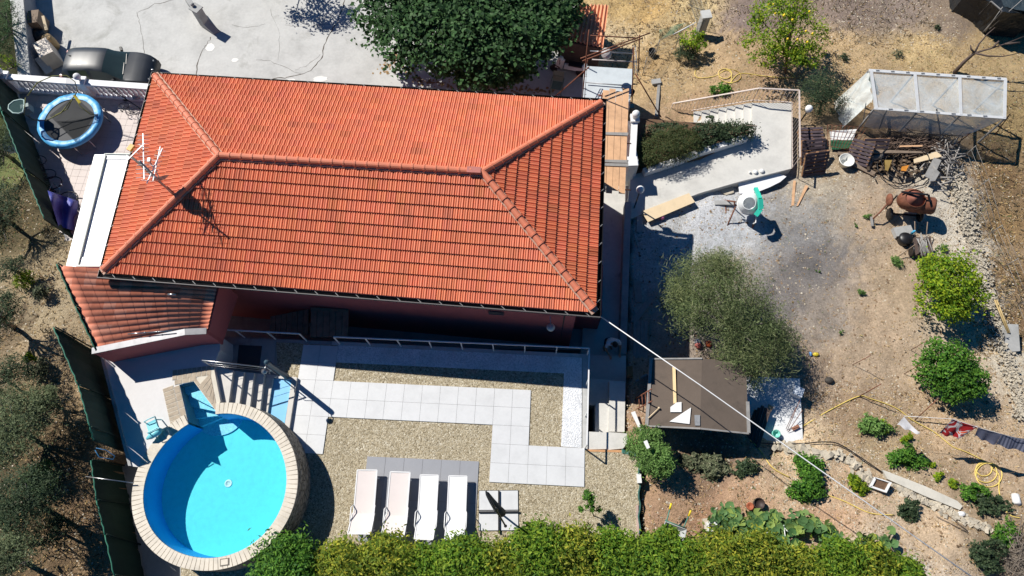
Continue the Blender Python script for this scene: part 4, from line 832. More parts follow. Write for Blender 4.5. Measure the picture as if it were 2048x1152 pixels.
single('white_handrail', MB().tube([ag(1345, 72, .6), ag(1392, 45, .9)], .025, 6), M_whitem, 'white pipe rail beside the concrete pillar', 'rail')
single('green_net', MB().grid(lambda u, v: ag(1318 + 60 * u, 60 - 18 * u + 20 * v * (1 - u * .4), .15 + .1 * math.sin(u * 9 + v * 4)), 12, 5), clearmat('green_net', (.03, .18, .13), .35, .9, False), 'crumpled green garden net on the dry grass by the wire fence', 'net')
bk = ag(1302, 110); single('bucket', MB().lathe(bk, [(.12, 0), (.17, .32), (.155, .32), (.11, .03), (0, .03)], 18), M_black, 'black bucket standing on the slope right of the scaffold', 'bucket')
single('timber_post', MB().beam(ag(1318, 165, 0), ag(1312, 235, .1), .12, .14), M_greywood, 'grey timber baulk lying on the slope at the foot of the garden stairs', 'timber')
single('concrete_block', MB().box(ag(1312, 165, .06), (.4, .25, .2), .1), M_conc2, 'small pale concrete block at the top of the grey timber baulk', 'block')
single('glass_pane', MB().box(at(1262, 212, -1.8), (.25, .2, .02), .1), mat('teal_glass', C_(110, 150, 145), .2, .1), 'small teal pane beside the ball topped white pier', 'pane')
# globe street lamps
for bx, by, bz, h, lab in ((1268, 417, -1.75, 1.36, 'globe garden lamp on a thin post between the plywood sheet and side passage wall'), (1603, 240, -1.95, .62, 'globe garden lamp beside the olive bush at the path landing')):
    b = at(bx, by, bz); t = thing('garden_lamp', lab, 'lamp', b, group='globe garden lamps'); MB().tube([b - Vector((0, 0, .3)), b + Vector((0, 0, h))], .028, 8).build('post', M_blackm, t)
    MB().lathe(b + Vector((0, 0, h)), [(.05, -.05), (.08, 0), (.06, .05)], 12).build('collar', M_whitem, t); MB().ball(b + Vector((0, 0, h + .17)), .15, 20).build('globe', mat('opal_globe', (.85, .85, .84), .25, .02, 2, 0), t)
# ---- boards, plywood, etc. on the ground
def board(name, label, cat, pts, m, th=.03, dz=.03, group=None, z=None):
    P = [ag(x, y, dz) if z is None else at(x, y, z) for x, y in pts]; zt = (sum(p.z for p in P) / len(P)) if z is None else z
    P = [at(x, y, zt) for x, y in pts]; return single(name, MB().prism(P, zt - th, zt), m, label, cat, group)
board('plywood_sheet', 'long pale plywood sheet lying on grey ash beside the garden lamp', 'plywood', [(1283, 423), (1378, 386), (1390, 404), (1296, 444)], M_wood2, .03, z=-1.6)
board('white_board', 'white boat shaped board with a curved edge lying at the path edge', 'board', [(1476, 364), (1553, 345), (1573, 353), (1560, 364), (1540, 374), (1520, 382), (1500, 387), (1479, 387)], mat('white_laminate', (.82, .82, .84), .4, .03), .02, .24)
board('stone_slab', 'rough white stone slab beside the plywood on the dry grass', 'slab', [(1440, 375), (1452, 372), (1466, 373), (1468, 385), (1452, 390), (1444, 385)], M_rock, .06, .1)
board('wooden_beam', 'narrow pale timber lying by the feet of the white mixer', 'timber', [(1430, 401), (1468, 400), (1468, 409), (1430, 409)], M_conc2, .1, .12)
board('wooden_batten', 'pale wooden batten lying upright in the picture on grey ground, left of the two', 'batten', [(1587, 361), (1592, 361), (1588, 411), (1583, 411)], M_wood, .03, .06)
board('wooden_batten', 'orange split wooden batten lying slanted on grey ground', 'batten', [(1611, 370), (1617, 372), (1596, 412), (1593, 412)], M_wood, .03, .06)
board('paving_slab', 'pointed concrete slab lying beside the side passage wall', 'slab', [(1274, 432), (1285, 432), (1286, 458), (1279, 466), (1273, 463)], M_conc2, .08, .1)
board('wooden_block', 'small wooden block above the pointed concrete slab', 'block', [(1275, 425), (1281, 425), (1281, 430), (1275, 430)], M_wood, .06, .08)
board('grey_plank', 'short grey plank pair lying in the house shadow beneath the lawn edge', 'plank', [(1267, 562), (1281, 562), (1284, 604), (1271, 605)], M_greywood, .04, .08)
board('grey_plank', 'slanting grey plank in the shade touching the plank stack', 'plank', [(1261, 642), (1302, 588), (1311, 592), (1272, 648)], M_greywood, .04, .22)
for k in range(4): board('grey_plank', ('leftmost', 'second', 'third', 'rightmost')[k] + ' of four long grey planks side by side in the shade above the shed', 'plank', [(1267 + k * 7.2, 640 + (k % 2) * 2), (1273.6 + k * 7.2, 641), (1273.4 + k * 7.2, 716 + (k * 37) % 9), (1266.5 + k * 7.2, 717)], M_greywood, .04, .12, group='grey planks stacked in the shade')
single('stick', MB().tube([ag(1265, 460, .05), ag(1276, 497, .05)], .015, 5), M_greywood, 'thin stick lying at the shadow corner beside the passage wall', 'stick')
single('pink_ball', MB().ball(ag(1324, 435, .1), .1, 18), mat('pink_rubber', C_(200, 110, 150), .4, .1), 'small pink ball resting against the plywood sheet', 'ball')
for k, (x, y, r) in enumerate([(1500, 345, .05), (1511, 344, .1), (1524, 342, .1)]): single('white_stone', MB().ball(at(x, y, ZPA + .04), (r, r, .06), 10), M_white, ('small', 'middle round', 'right round')[k] + ' white stone on the lower edge of the path', 'stone', 'white stones on the path edge')
for x, y, c, l in ((1396, 690, C_(215, 120, 110), 'salmon pink toy under the big feathery tree'), (1418, 688, C_(190, 90, 50), 'orange brown toy under the big feathery tree'), (1395, 684, C_(190, 190, 200), 'pale grey rag under the big feathery tree')): single('toy', MB().ball(ag(x, y, .08), (.12, .13, .08), 10), mat('toy_%d' % x + str(y), c, .5, .3, 9, .5, 10, .03), l, 'toy')
single('plastic_bag', MB().ball(ag(1632, 709, .05), (.12, .08, .06), 9), mat('yellow_plastic', C_(225, 200, 60), .4, .3, 9, .5, 10, .03), 'yellow plastic packet on bare earth right of the feathery tree', 'packet'); single('plastic_bag', MB().ball(ag(1621, 708, .05), (.06, .09, .05), 9), mat('blue_plastic', C_(110, 160, 215), .4, .3, 9, .5, 10, .03), 'light blue packet beside the yellow packet on bare earth', 'packet')
# ---- mixers
def mixer(t, s, Mdrum, Marm, Mleg, M2):
    m3 = Matrix.Rotation(RAD(28), 3, 'X') @ Matrix.Rotation(RAD(-12), 3, 'Y')
    MB().lathe((0, 0, .78), [(0, -.36), (.2, -.36), (.27, -.28), (.36, -.12), (.37, .02), (.35, .1), (.22, .34), (.2, .36), (.19, .34), (.33, .08)], 28, mat3=m3).build('drum', Mdrum, t)
    MB().lathe((0, 0, .78), [(.375, -.02), (.39, -.01), (.39, .03), (.375, .04)], 28, mat3=m3).build('gear_ring', M2, t)
    MB().beam((.10, .42, 1.12), (.22, -.05, 1.28), .12, .10).beam((.22, -.05, 1.28), (.30, -.34, 1.12), .15, .12).beam((.30, -.34, 1.12), (.2, -.5, .95), .16, .14).build('arm_cover', Marm, t)
    MB().tube([(-.5, 0, .8), (-.42, 0, .55), (.42, 0, .55), (.48, 0, .8)], .03, 6).build('yoke', Mleg, t)
    for q in (((-.4, .1, .6), (-.62, .45, 0)), ((-.4, -.1, .6), (-.5, -.6, 0)), ((.4, -.1, .6), (.35, -.6, 0)), ((.4, .1, .6), (.3, .45, 0)), ((-.62, .45, .03), (-.5, -.6, .03)), ((-.1, -.6, .03), (.35, -.6, .03))): MB().tube(q, .025, 6).build('leg', Mleg, t)
    return t
t = mixer(thing('cement_mixer', 'white drum cement mixer with turquoise arm on thin brown legs', 'mixer', (0, 0, 0)), 1, mat('white_drum', (.72, .74, .75), .4, .08, 3, .1), mat('turquoise_paint', C_(60, 200, 175), .4, .1), M_rust, M_whitem); t.location = ag(1484, 428); t.rotation_euler = (0, 0, -.2); t.scale = (1.12,) * 3
MB().tube([(.2, -.2, .95), (.33, -.55, .55), (.25, -.6, .5)], .03, 6).build('chute', M_whitem, t)
rm = thing('cement_mixer', 'big rusty brown cement mixer with open drum on the bare earth', 'mixer', (0, 0, 0))
m3 = Matrix.Rotation(RAD(14), 3, 'X') @ Matrix.Rotation(RAD(8), 3, 'Y')
MB().lathe((-.1, .05, .9), [(0, -.45), (.25, -.45), (.42, -.25), (.5, 0), (.5, .12), (.42, .26), (.40, .27), (.44, .12)], 28, sy=.82, mat3=m3).build('drum', M_rust, rm)
MB().lathe((-.1, .05, .9), [(0, .20), (.30, .19), (.41, .24)], 28, sy=.82, mat3=m3).build('drum_face', mat('red_rust', C_(148, 92, 76), .8, .2, 4, .2), rm)
MB().lathe((.42, -.02, .7), [(0, -.5), (.30, -.5), (.33, -.4), (.33, .35), (.28, .42), (0, .42)], 22, mat3=Matrix.Rotation(RAD(78), 3, 'Y') @ Matrix.Rotation(RAD(10), 3, 'X')).build('engine_hood', M_rust, rm)
MB().beam((-.62, .16, 1.25), (.35, .1, 1.28), .07, .03).beam((.35, .1, 1.28), (.42, -.15, 1.2), .08, .03).build('drum_band', M_black, rm)
MB().ball((-.85, .05, .8), (.1, .26, .22), 14).build('tip_wheel', M_rust, rm)
MB().tube([(-.85, -.02, .7), (-1.15, -.4, .5), (-1.3, -.55, .3)], .03, 6).build('drawbar', M_rust, rm); MB().box((-1.3, -.62, .2), (.08, .4, .06)).build('hitch', M_greywood, rm)
for x in (-.6, .55): MB().lathe((x, -.25, .24), [(.0, -.03), (.2, -.05), (.25, 0), (.2, .05), (0, .03)], 18, mat3=Matrix.Rotation(RAD(90), 3, 'Y')).build('wheel', M_black, rm)
MB().tube([(-.6, .2, .9), (-.6, .1, 0)], .03, 6).tube([(.55, .2, .6), (.55, .3, 0)], .03, 6).beam((-.6, -.25, .25), (.6, -.25, .25), .06, .06).build('frame', M_blackm, rm)
rm.location = ag(1803, 424); rm.rotation_euler = (0, 0, -.12)
# ---- cart with sticks, trough, bucket
ct = thing('handcart', 'old handcart heaped with short grey sticks on bare earth', 'cart', (0, 0, 0))
MB().box((0, 0, .42), (.55, .75, .05)).box((-.27, 0, .5), (.03, .75, .18)).box((.27, 0, .5), (.03, .75, .18)).build('tray', M_darkwood, ct)
for s in (-1, 1): MB().tube([(s * .2, .3, .4), (s * .24, .95, .62)], .018, 5).build('handle', M_oldwood, ct)
for x in (-.3, .3): MB().lathe((x, -.1, .22), [(.14, -.02), (.2, -.03), (.22, 0), (.2, .03), (.14, .02)], 16, mat3=Matrix.Rotation(RAD(90), 3, 'Y')).build('wheel', M_black, ct)
ct.location = ag(1832, 502); ct.rotation_euler = (0, 0, -.1)
for k in range(16):
    o = ct.location; x = rnd.uniform(-.22, .25); y = rnd.uniform(-.1, .12); a = rnd.gauss(0, .1); L = rnd.uniform(.3, .45); z = .5 + .03 * (k // 4) + rnd.uniform(0, .02); d = Vector((math.sin(a), math.cos(a), 0)) * L; c = o + Vector((x, y, z))
    single('stick', MB().tube([c - d, c + d], .02, 5), M_greywood, 'grey stick in the heap lying on the old handcart', 'stick', 'sticks heaped on the handcart')
single('long_stick', MB().tube([ag(1795, 514, .1), ag(1858, 470, .75)], .018, 5), M_oldwood, 'long thin pale stick lying across the stick heap on the handcart', 'stick')
single('stone_trough', MB().box(ag(1805, 464, .12), (.7, .4, .2), .12).box(ag(1805, 464, .23), (.6, .3, .04), .12), M_conc2, 'grey rectangular mortar tray left of the handcart', 'tray')
single('bucket', MB().lathe(ag(1806, 482, 0), [(.22, 0), (.27, .05), (.27, .22), (.22, .3), (0, .31)], 18), M_black, 'dark upturned round bucket below the grey mortar tray', 'bucket'); single('bottle', MB().lathe(ag(1822, 468, .55), [(0, 0), (.05, 0), (.05, .2), (.02, .26), (0, .27)], 12), mat('blue_bottle', C_(70, 180, 225), .3), 'light blue bottle standing on the handcart edge', 'bottle')
# ---- pallets
def pallet():
    t = thing('pallet', 'x', 'pallet', (0, 0, 0), group='old wooden pallets')
    for k in range(7): MB().box((0, -.47 + k * .157, .13), (1.0, .105, .022)).build('board', M_pal, t)
    for x in (-.46, 0, .46): MB().box((x, 0, .07), (.09, 1.05, .09)).build('stringer', M_pal2, t)
    for y in (-.45, 0, .45): MB().box((0, y, .012), (1.0, .1, .02)).build('base_board', M_pal2, t)
    return t
M_pal = mat('weathered_pallet', C_(84, 72, 78), .85, .35, 5, .4, 50, .006, obj=True); M_pal2 = mat('pallet_side', C_(160, 120, 85), .85, .35, 5, .4, 50, .006, obj=True)
pal = pallet(); first = True
for x, y, dz, eu, s, lab in [(1629, 325, .45, (RAD(58), 0, .12), .95, 'purplish grey pallet standing propped at the front of the stack'), (1624, 303, .40, (RAD(40), 0, .08), .95, 'pallet with orange block ends behind the propped purplish one'), (1622, 280, .30, (RAD(8), 0, -.02), .95, 'rearmost flat dark pallet nearest the landing railing'), (1622, 283, .1, (0, 0, .05), .95, 'pallet at the bottom of the flat stack nearest the landing railing'),
        (1748, 300, .35, (RAD(50), RAD(-6), -.12), .95, 'dark brown slatted pallet leaning beside the branch heap'), (1722, 305, .30, (RAD(48), RAD(-25), -.75), .9, 'brown pallet leaning steeply between the green board and the slatted pallet')]:
    o = pal if first else dup(pal, (0, 0, 0)); first = False; o['label'] = lab; p = ag(x, y); o.location = at(x, y, p.z + dz); o.rotation_euler = eu; o.scale = (s,) * 3
# green/white boards with grille
board('green_board', 'dark green board lying under a wire grille between pallets', 'board', [(1662, 280), (1706, 280), (1700, 296), (1664, 300)], mat('bottle_green_board', C_(40, 90, 60), .6, .2), .03, .12)
board('white_sheet_board', 'white board lying under a wire grille between pallets', 'board', [(1660, 262), (1714, 258), (1706, 280), (1661, 281)], M_white, .03, .13)
t = thing('wire_grille', 'rusty wire grille lying over the green and white boards', 'grille', ag(1680, 275)); mb = MB(); ga, gb_, gc, gd = ag(1655, 250, .35), ag(1735, 255, .35), ag(1700, 300, .2), ag(1655, 292, .2)
for k in range(10): f = k / 9; MB().tube([ga.lerp(gb_, f), gd.lerp(gc, f)], .009, 4).build('bar', M_rust, t)
for f in (0, .3, .65, 1): MB().tube([ga.lerp(gd, f), gb_.lerp(gc, f)], .012, 4).build('rail', M_rust, t)
gp_ = [ag(1775, 268, .3), ag(1925, 270, .9)]; barrail('rusty barred railing standing behind the branch heap', [(ag(1770, 285), ag(1915, 295), at(1775, 262, -1.3), at(1926, 272, -1.3), 20)], M_blackm, .012, 'old_railing', .009)
# branch heap
mb = MB()
for k in range(420):
    f = rnd.random(); x = 1772 + 120 * f + rnd.gauss(0, 6); y = 283 + 10 * f + rnd.gauss(0, 9); c = ag(x, y, .05 + .45 * rnd.random() ** 1.5); a = rnd.gauss(0, .45); L = rnd.uniform(.15, .45); d = Vector((math.cos(a), math.sin(a), rnd.gauss(0, .15))) * L
    mb.tube([c - d, c + Vector((0, 0, rnd.gauss(0, .04))), c + d], rnd.uniform(.006, .018), 4)
settag(mb.build('branch_heap', mat('dry_branches', C_(125, 105, 92), .9, .5, 9, .3)), 'heap of thin dry cut branches in front of the greenhouse', 'branches', kind='stuff')
mb = MB()
for k in range(140):
    x = 1890 + rnd.gauss(0, 14); y = 315 + rnd.gauss(0, 26); c = ag(x, y, .05 + .4 * rnd.random()); a = rnd.uniform(0, 3.14); L = rnd.uniform(.12, .35); d = Vector((math.cos(a), math.sin(a), rnd.gauss(0, .4))) * L; mb.tube([c - d, c + d], rnd.uniform(.012, .035), 5)
settag(mb.build('log_heap', mat('silvered_branches', C_(160, 155, 150), .9, .4, 9, .3)), 'heap of thick silvery grey branches at the right end of the junk pile', 'branches', kind='stuff')
mb = MB()
for k in range(160):
    x = 1800 + rnd.gauss(0, 32); y = 325 + rnd.gauss(0, 12); c = ag(x, y, .02 + .25 * rnd.random()); a = rnd.uniform(0, 3.14); L = rnd.uniform(.05, .16); d = Vector((math.cos(a), math.sin(a), rnd.gauss(0, .4))); mb.beam(c - d * L, c + d * L, rnd.uniform(.03, .1), rnd.uniform(.01, .05))
settag(mb.build('scrap_heap', mat('mixed_scrap', C_(118, 98, 78), .8, .7, 9, .3, stain=(C_(60, 52, 48), .5))), 'heap of broken wood offcuts inside the black hose coils', 'scrap', kind='stuff')
for k, (x, y, r, dz) in enumerate([(1806, 322, 44, .45), (1812, 327, 40, .35), (1802, 330, 46, .18), (1822, 322, 36, .5), (1800, 334, 40, .12)]):
    mb = MB(); mb.tube([ag(x + r * math.cos(a) + 2 * math.sin(3 * a + k), y + r * .82 * math.sin(a), dz + .1 * math.sin(a * 2 + k)) for a in np.linspace(0, 6.283, 36)[:-1]], .016, 6, True)
    single('hose_loop', mb, M_blackhose, 'black irrigation pipe loop, one of several coiled over the scrap heap', 'pipe', 'black pipe coils')
for pts, m, lab in [([(1828, 318), (1873, 303), (1881, 309), (1884, 313), (1829, 326)], M_wood2, 'pale cream board on top of the scrap heap'), ([(1849, 352), (1868, 315), (1883, 320), (1864, 360)], M_greywood, 'bluish grey slatted board leaning at the heap end'), ([(1858, 362), (1872, 338), (1880, 345), (1870, 362)], M_greywood, 'short grey board beside the bluish slatted board'), ([(1698, 327), (1704, 320), (1752, 344), (1747, 352)], M_oldwood, 'weathered plank lying from the white basin towards the coils'), ([(1676, 303), (1705, 306), (1704, 314), (1675, 309)], M_oldwood, 'short plank end behind the white basin'), ([(1733, 298), (1852, 303), (1852, 306), (1733, 306)], M_oldwood, 'long beam laid across the back of the scrap heap'), ([(1800, 291), (1845, 290), (1845, 293), (1800, 294)], M_wood, 'yellowish batten lying on the branch heap'), ([(1770, 320), (1784, 320), (1776, 342), (1771, 340)], mat('ochre_metal', C_(150, 125, 70), .6), 'ochre metal can in the scrap heap'), ([(1804, 333), (1818, 330), (1812, 342), (1803, 341)], mat('orange_scrap', C_(215, 140, 50), .6), 'orange broken piece in the scrap heap')]:
    board('scrap_board' if 'can' not in lab else 'metal_can', lab, 'board' if 'can' not in lab else 'can', pts, m, .04, .5 if 'white basin' not in lab else .12)
tb = ag(1741, 318, .2); single('tree_stump', MB().tube([tb, ag(1765, 310, .35)], [.16, .13], 9).tube([tb, ag(1738, 334, .1)], [.13, .09], 8), M_greybark, 'grey tree stump lying beside the wood offcuts', 'stump')
bs = ag(1687, 328, .02); single('basin', MB().lathe(bs, [(.2, 0), (.29, .3), (.31, .3), (.30, .33), (.27, .32), (.18, .06), (0, .05)], 28), mat('enamel', (.75, .75, .7), .35, .06), 'round white enamel basin beside the propped pallet', 'basin')
# ---- greenhouse
gh = thing('greenhouse', 'makeshift greenhouse of white frame and cloudy plastic film', 'greenhouse', ag(1880, 240))
zN, zS = -.55, -.75; g00, g10, g01, g11 = at(1737, 142, zN), at(2012, 160, zN), at(1748, 218, zS), at(2010, 237, zS)
M_film = clearmat('cloudy_film', (.60, .66, .69), .52, .35, nscale=1.3); M_film2 = clearmat('milky_film', (.74, .79, .78), .78, .35, nscale=1.6)
MB().grid(lambda u, v: g00.lerp(g10, u).lerp(g01.lerp(g11, u), v) - Vector((0, 0, .07 * math.sin(math.pi * v) * abs(math.sin(3 * math.pi * u)))), 36, 8).build('roof_film', M_film, gh)
gz = lambda p, x, y: at(x, y, G(p.x, p.y))
f00, f11 = Vector((g01.x + .15, g01.y, G(g01.x, g01.y) + .25)), Vector((g11.x - .9, g11.y + .05, G(g11.x, g11.y) + .35))
MB().grid(lambda u, v: g01.lerp(g11, u).lerp(f00.lerp(f11, u), v) + Vector((0, -.06 * math.sin(u * 19) * v, 0)), 36, 5).build('front_film', M_film2, gh)
h0 = Vector((g00.x - .7, g00.y - .2, G(g00.x, g00.y) + .1)); h1 = Vector((g01.x - .6, g01.y - .3, G(g01.x, g01.y) + .1)); MB().grid(lambda u, v: g00.lerp(g01, u * .8).lerp(h0.lerp(h1, u * .8), v) + Vector((.05 * math.sin(u * 17), 0, .04 * math.sin(v * 9))), 10, 6).build('side_film', M_film2, gh)
w_ = Vector((0, 0, .04)); M_gw = mat('greenhouse_white', (.60, .61, .62), .5, .1, 4, 0)
MB().beam(g00 + w_, g10 + w_, .13, .03).build('frame_rail', M_gw, gh); MB().beam(g01 + w_, g11 + w_, .11, .03).build('frame_rail', M_gw, gh)
for f in (.015, .335, .66, .99): MB().beam(g00.lerp(g10, f) + w_ * 1.3, g01.lerp(g11, f) + w_ * 1.3, .12, .02).build('rafter', M_gw, gh)
for f in (0, .33, .66, 1):
    for a, b in ((g00, g10), (g01, g11)): p = a.lerp(b, f); MB().beam(p, Vector((p.x, p.y, G(p.x, p.y) - .1)), .06, .06).build('post', M_greywood, gh)
for x0, y0, x1, y1 in ((1773, 220, 1758, 258), (1873, 217, 1881, 268), (1732, 206, 1727, 240)): MB().beam(at(x0, y0, -.65), at(x1, y1, -1.7), .055, .03).build('stake', M_greywood, gh)
for k in range(9): f = .06 + k * .11; MB().box(g00.lerp(g10, f) + w_ * 2, (.14, .04, .012), -.06).build('clip', M_grey, gh)
for k in range(7): f = .12 + k * .12; MB().box(g01.lerp(g11, f) + w_ * 2, (.16, .04, .012), -.06).build('clip', M_grey, gh)
for a, b, l in [((1908, 292, .1), (1975, 240, 1.2), 'rusty pole leaning at the right end of the greenhouse'), ((1990, 270, 0), (2018, 230, .9), 'dark pole leaning beyond the greenhouse corner')]: single('leaning_pole', MB().tube([ag(a[0], a[1], a[2]), ag(b[0], b[1], b[2])], .022, 5), M_rust, l, 'pole')
# ---- tarp hut
th_ = thing('tarp_hut', 'hut covered with black plastic sheeting at the top right corner', 'hut', ag(1990, 30))
M_tarp = mat('black_sheeting', (.018, .022, .026), .38, .3, 2, .9, 3, .12)
k0, k1, k2, k3 = at(1929, -8, -2.0), at(1981, 4, -1.5), at(2003, 24, -1.6), at(2075, 30, -1.5)
gA = ag(1946, 42); gB = ag(1965, 66); gC = ag(2075, 66)
q_ = lambda a, b, c, d, nu=10: MB().grid(lambda u, v: Vector(a).lerp(Vector(b), u).lerp(Vector(d).lerp(Vector(c), u), v) + Vector((.03 * math.sin(u * 23 + v * 5), .03 * math.sin(u * 17), .03 * math.sin(u * 31 + v * 7))), nu, nu)
q_(k0, k1, gA, ag(1930, 5)).build('side_sheet', M_tarp, th_); q_(k1, k2, gB, gA).build('door_sheet', M_tarp, th_); q_(k2, k3, gC, gB).build('front_sheet', M_tarp, th_)
q_(at(1925, -60, -1.7), at(2090, -60, -1.5), k3, k0).build('roof_sheet', mat('blue_black_sheeting', (.03, .045, .055), .4, .3, 2, .8, 3, .1), th_); MB().prism([at(1929, -8, -2), at(1981, 4, -1.7), at(2003, 24, -1.7), at(2075, 28, -1.7), at(2090, -60, -1.7), at(1925, -60, -1.7)], -3.4, -1.72).build('inner_wall', M_tarp, th_)
for a, b in ((k0, gA), (k1, gA), (k1, k2), (k2, gB), (gA, gB)): MB().beam(Vector(a) + Vector((0, 0, .04)), Vector(b) + Vector((0, 0, .06)), .05, .03).build('batten', M_greywood, th_)
for a, b in (((1968, 66, .2), (2000, 20, 1.6)), ((1975, 62, .4), (2044, 0, 2.0))): MB().tube([ag(*a), ag(*b)], .02, 5).build('pole', M_greywood, th_)
# ---- dry stone wall at right
mb = MB(); line = [(1893, 300), (1905, 350), (1925, 400), (1940, 450), (1955, 520), (1965, 560), (1985, 620), (2000, 660), (2015, 720), (2040, 800), (2050, 830)]
def rocks(mb, line, n, wpx, zr_, s0, s1):
    for _ in range(n):
        f = rnd.random() * (len(line) - 1); k = int(f); f -= k; x = line[k][0] + (line[k + 1][0] - line[k][0]) * f + rnd.gauss(0, wpx); y = line[k][1] + (line[k + 1][1] - line[k][1]) * f + rnd.gauss(0, wpx * .6)
        s = rnd.uniform(s0, s1); c = ag(x, y, rnd.uniform(*zr_)); m = Matrix.Rotation(rnd.uniform(0, 6), 3, 'Z') @ Matrix.Rotation(rnd.uniform(-.5, .5), 3, 'X')
        vs = [c + m @ Vector((a * s * rnd.uniform(.6, 1.1), b * s * .8 * rnd.uniform(.6, 1.1), e * s * .6 * rnd.uniform(.5, 1))) for e in (-1, 1) for b in (-1, 1) for a in (-1, 1)]
        mb.add(vs, [(0, 2, 3, 1), (4, 5, 7, 6), (0, 1, 5, 4), (2, 6, 7, 3), (0, 4, 6, 2), (1, 3, 7, 5)])
rocks(mb, line, 3600, 9.5, (0, .12), .014, .052); single('dry_stone_wall', mb, M_rock, 'tumbled pale dry stone wall curving down the right side of the garden', 'wall')
mb = MB(); rocks(mb, [(1555, 895), (1600, 900), (1640, 915)], 60, 9, (-.05, .15), .06, .16); single('stone_wall', mb, M_rock, 'low pale stone wall below the white slab beside the shed', 'wall')
mb = MB(); rocks(mb, [(1665, 905), (1700, 925), (1735, 955)], 80, 8, (-.05, .12), .04, .12); single('stone_edging', mb, M_rock, 'pale stones beside the white planter, upper part of the terrace edge', 'stones'); mb = MB(); rocks(mb, [(1790, 975), (1860, 1005), (1910, 1030), (1980, 1060)], 320, 6, (-.04, .08), .03, .09); single('stone_edging', mb, M_rock, 'pale stones along the long concrete beam, lower part of the terrace edge', 'stones')
wire_fence('thin wire fence with leaning stakes on the slope right of the stone wall', [ag(x, y) for x, y in ((1925, 315), (1950, 380), (1975, 470), (2005, 535), (2035, 610), (2062, 680))], .9, mesh=False, m=M_greywood, pr=.015)
single('concrete_channel', MB().prism([ag(x, y, .5) for x, y in ((2012, 648), (2034, 650), (2045, 700), (2020, 700))], -2.7, G(*ag(2025, 670).xy) + .5), M_conc2, 'weathered concrete trough at the right edge below the stone wall', 'trough')
single('bamboo_pole', MB().tube([ag(1988, 600, .3), ag(2012, 668, .3)], .03, 6).tube([ag(1992, 600, .3), ag(2015, 668, .35)], .03, 6), mat('bamboo', C_(190, 165, 115), .6), 'pair of yellow bamboo canes lying along the stone wall', 'canes')
# ---- shed and its surroundings
sh_ = thing('shed', 'garden shed with a brown felt roof beside the feathery tree', 'shed', at(1400, 790, -1.4))
M_felt = mat('brown_roofing_felt', C_(102, 90, 80), .9, .12, 2.2, .3, 30, .01, stain=(C_(88, 78, 70), .55))
zr1, zr2 = .45, .66
r0, r1, r2 = at(1302, 717, zr1), at(1404, 716, zr2), at(1488, 752, zr1); s0_, s1_, s2_ = at(1293, 851, zr1), at(1400, 856, zr2), at(1497, 866, zr1)
r2 = at(1492, 730, zr1)
def slab(mb, a, b, c, d, th): vs = [tuple(p) for p in (a, b, c, d)]; vs = [(x, y, z - th) for x, y, z in vs] + vs; return mb.add(vs, [(3, 2, 1, 0), (4, 5, 6, 7), (0, 1, 5, 4), (1, 2, 6, 5), (2, 3, 7, 6), (3, 0, 4, 7)])
slab(slab(MB(), s0_, s1_, r1, r0, .05), s1_, s2_, r2, r1, .05).build('roof', M_felt, sh_)
ins = lambda p, k=.18: Vector((p.x + (at(1396, 790, .5).x - p.x) * k * .5, p.y + (at(1396, 790, .5).y - p.y) * k, 0))
MB().prism([ins(s0_), ins(s2_), ins(r2), ins(r0)], -2, zr1 - .02).build('wall', M_darkwood, sh_)
for a, b in ((s0_, r0), (s2_, s2_.lerp(r2, .45))): MB().beam(Vector(a) + Vector((0, 0, .02)), Vector(b) + Vector((0, 0, .02)), .1, .05).build('verge_board', M_greywood, sh_)
for a, b in ((s0_, s1_), (s1_, s2_), (r0, r1)): MB().beam(Vector(a) + Vector((0, -.02, .0)), Vector(b) + Vector((0, -.02, .0)), .05, .07).build('fascia', M_greywood, sh_)
rz_ = lambda x, y: (zr1 + (zr2 - zr1) * min(1, max(0, (at(x, y, .5).x - s0_.x) / (s1_.x - s0_.x)))) + .03
def onroof(name, lab, cat, pts, m, th=.02): z = max(rz_(*p) for p in pts); P = [at(x, y, rz_(x, y) + .012) for x, y in pts]; mb = MB(); n = len(P); mb.add([(p.x, p.y, p.z - .03) for p in P] + [tuple(p) for p in P], [tuple(range(n, 2 * n))[::-1] if False else tuple(range(2 * n - 1, n - 1, -1))] + [(i, (i + 1) % n, (i + 1) % n + n, i + n) for i in range(n)]); return single(name, mb, m, lab, cat)
onroof('batten', 'long pale yellow board lying on the brown shed roof', 'board', [(1345, 734), (1351, 734), (1353, 806), (1347, 807)], mat('yellow_pine', C_(235, 205, 155), .7, .1))
onroof('offcut', 'smaller white panel offcut with a cut corner on the brown shed roof', 'offcut', [(1341, 824), (1341, 814), (1353, 805), (1363, 804), (1363, 824)], M_white); onroof('offcut', 'large white triangular panel on the brown shed roof', 'offcut', [(1339, 843), (1382, 815), (1379, 848)], M_white)
onroof('offcut', 'narrow grey rectangular piece on the brown shed roof', 'offcut', [(1389, 830), (1400, 830), (1400, 851), (1390, 851)], M_grey)
single('stick', MB().tube([at(1297, 836, .52), at(1319, 815, .56)], .018, 6).ball(at(1318, 816, .57), .04, 8), M_wood2, 'pale stick lying slanted at the left edge of the shed roof', 'stick')
ld_ = thing('ladder', 'brown metal ladder leaning on the left edge of the shed roof', 'ladder', at(1280, 800, -.9)); la, lb, lc, ld2 = at(1263, 802, -.9), at(1303, 778, .8), at(1265, 823, -.9), at(1304, 802, .8)
MB().tube([la, lb], .022, 6).build('side_rail', M_rust, ld_); MB().tube([lc, ld2], .022, 6).build('side_rail', M_rust, ld_)
for k in range(6): f = .06 + k * .16; MB().tube([la.lerp(lb, f), lc.lerp(ld2, f)], .015, 6).build('rung', M_rust, ld_)
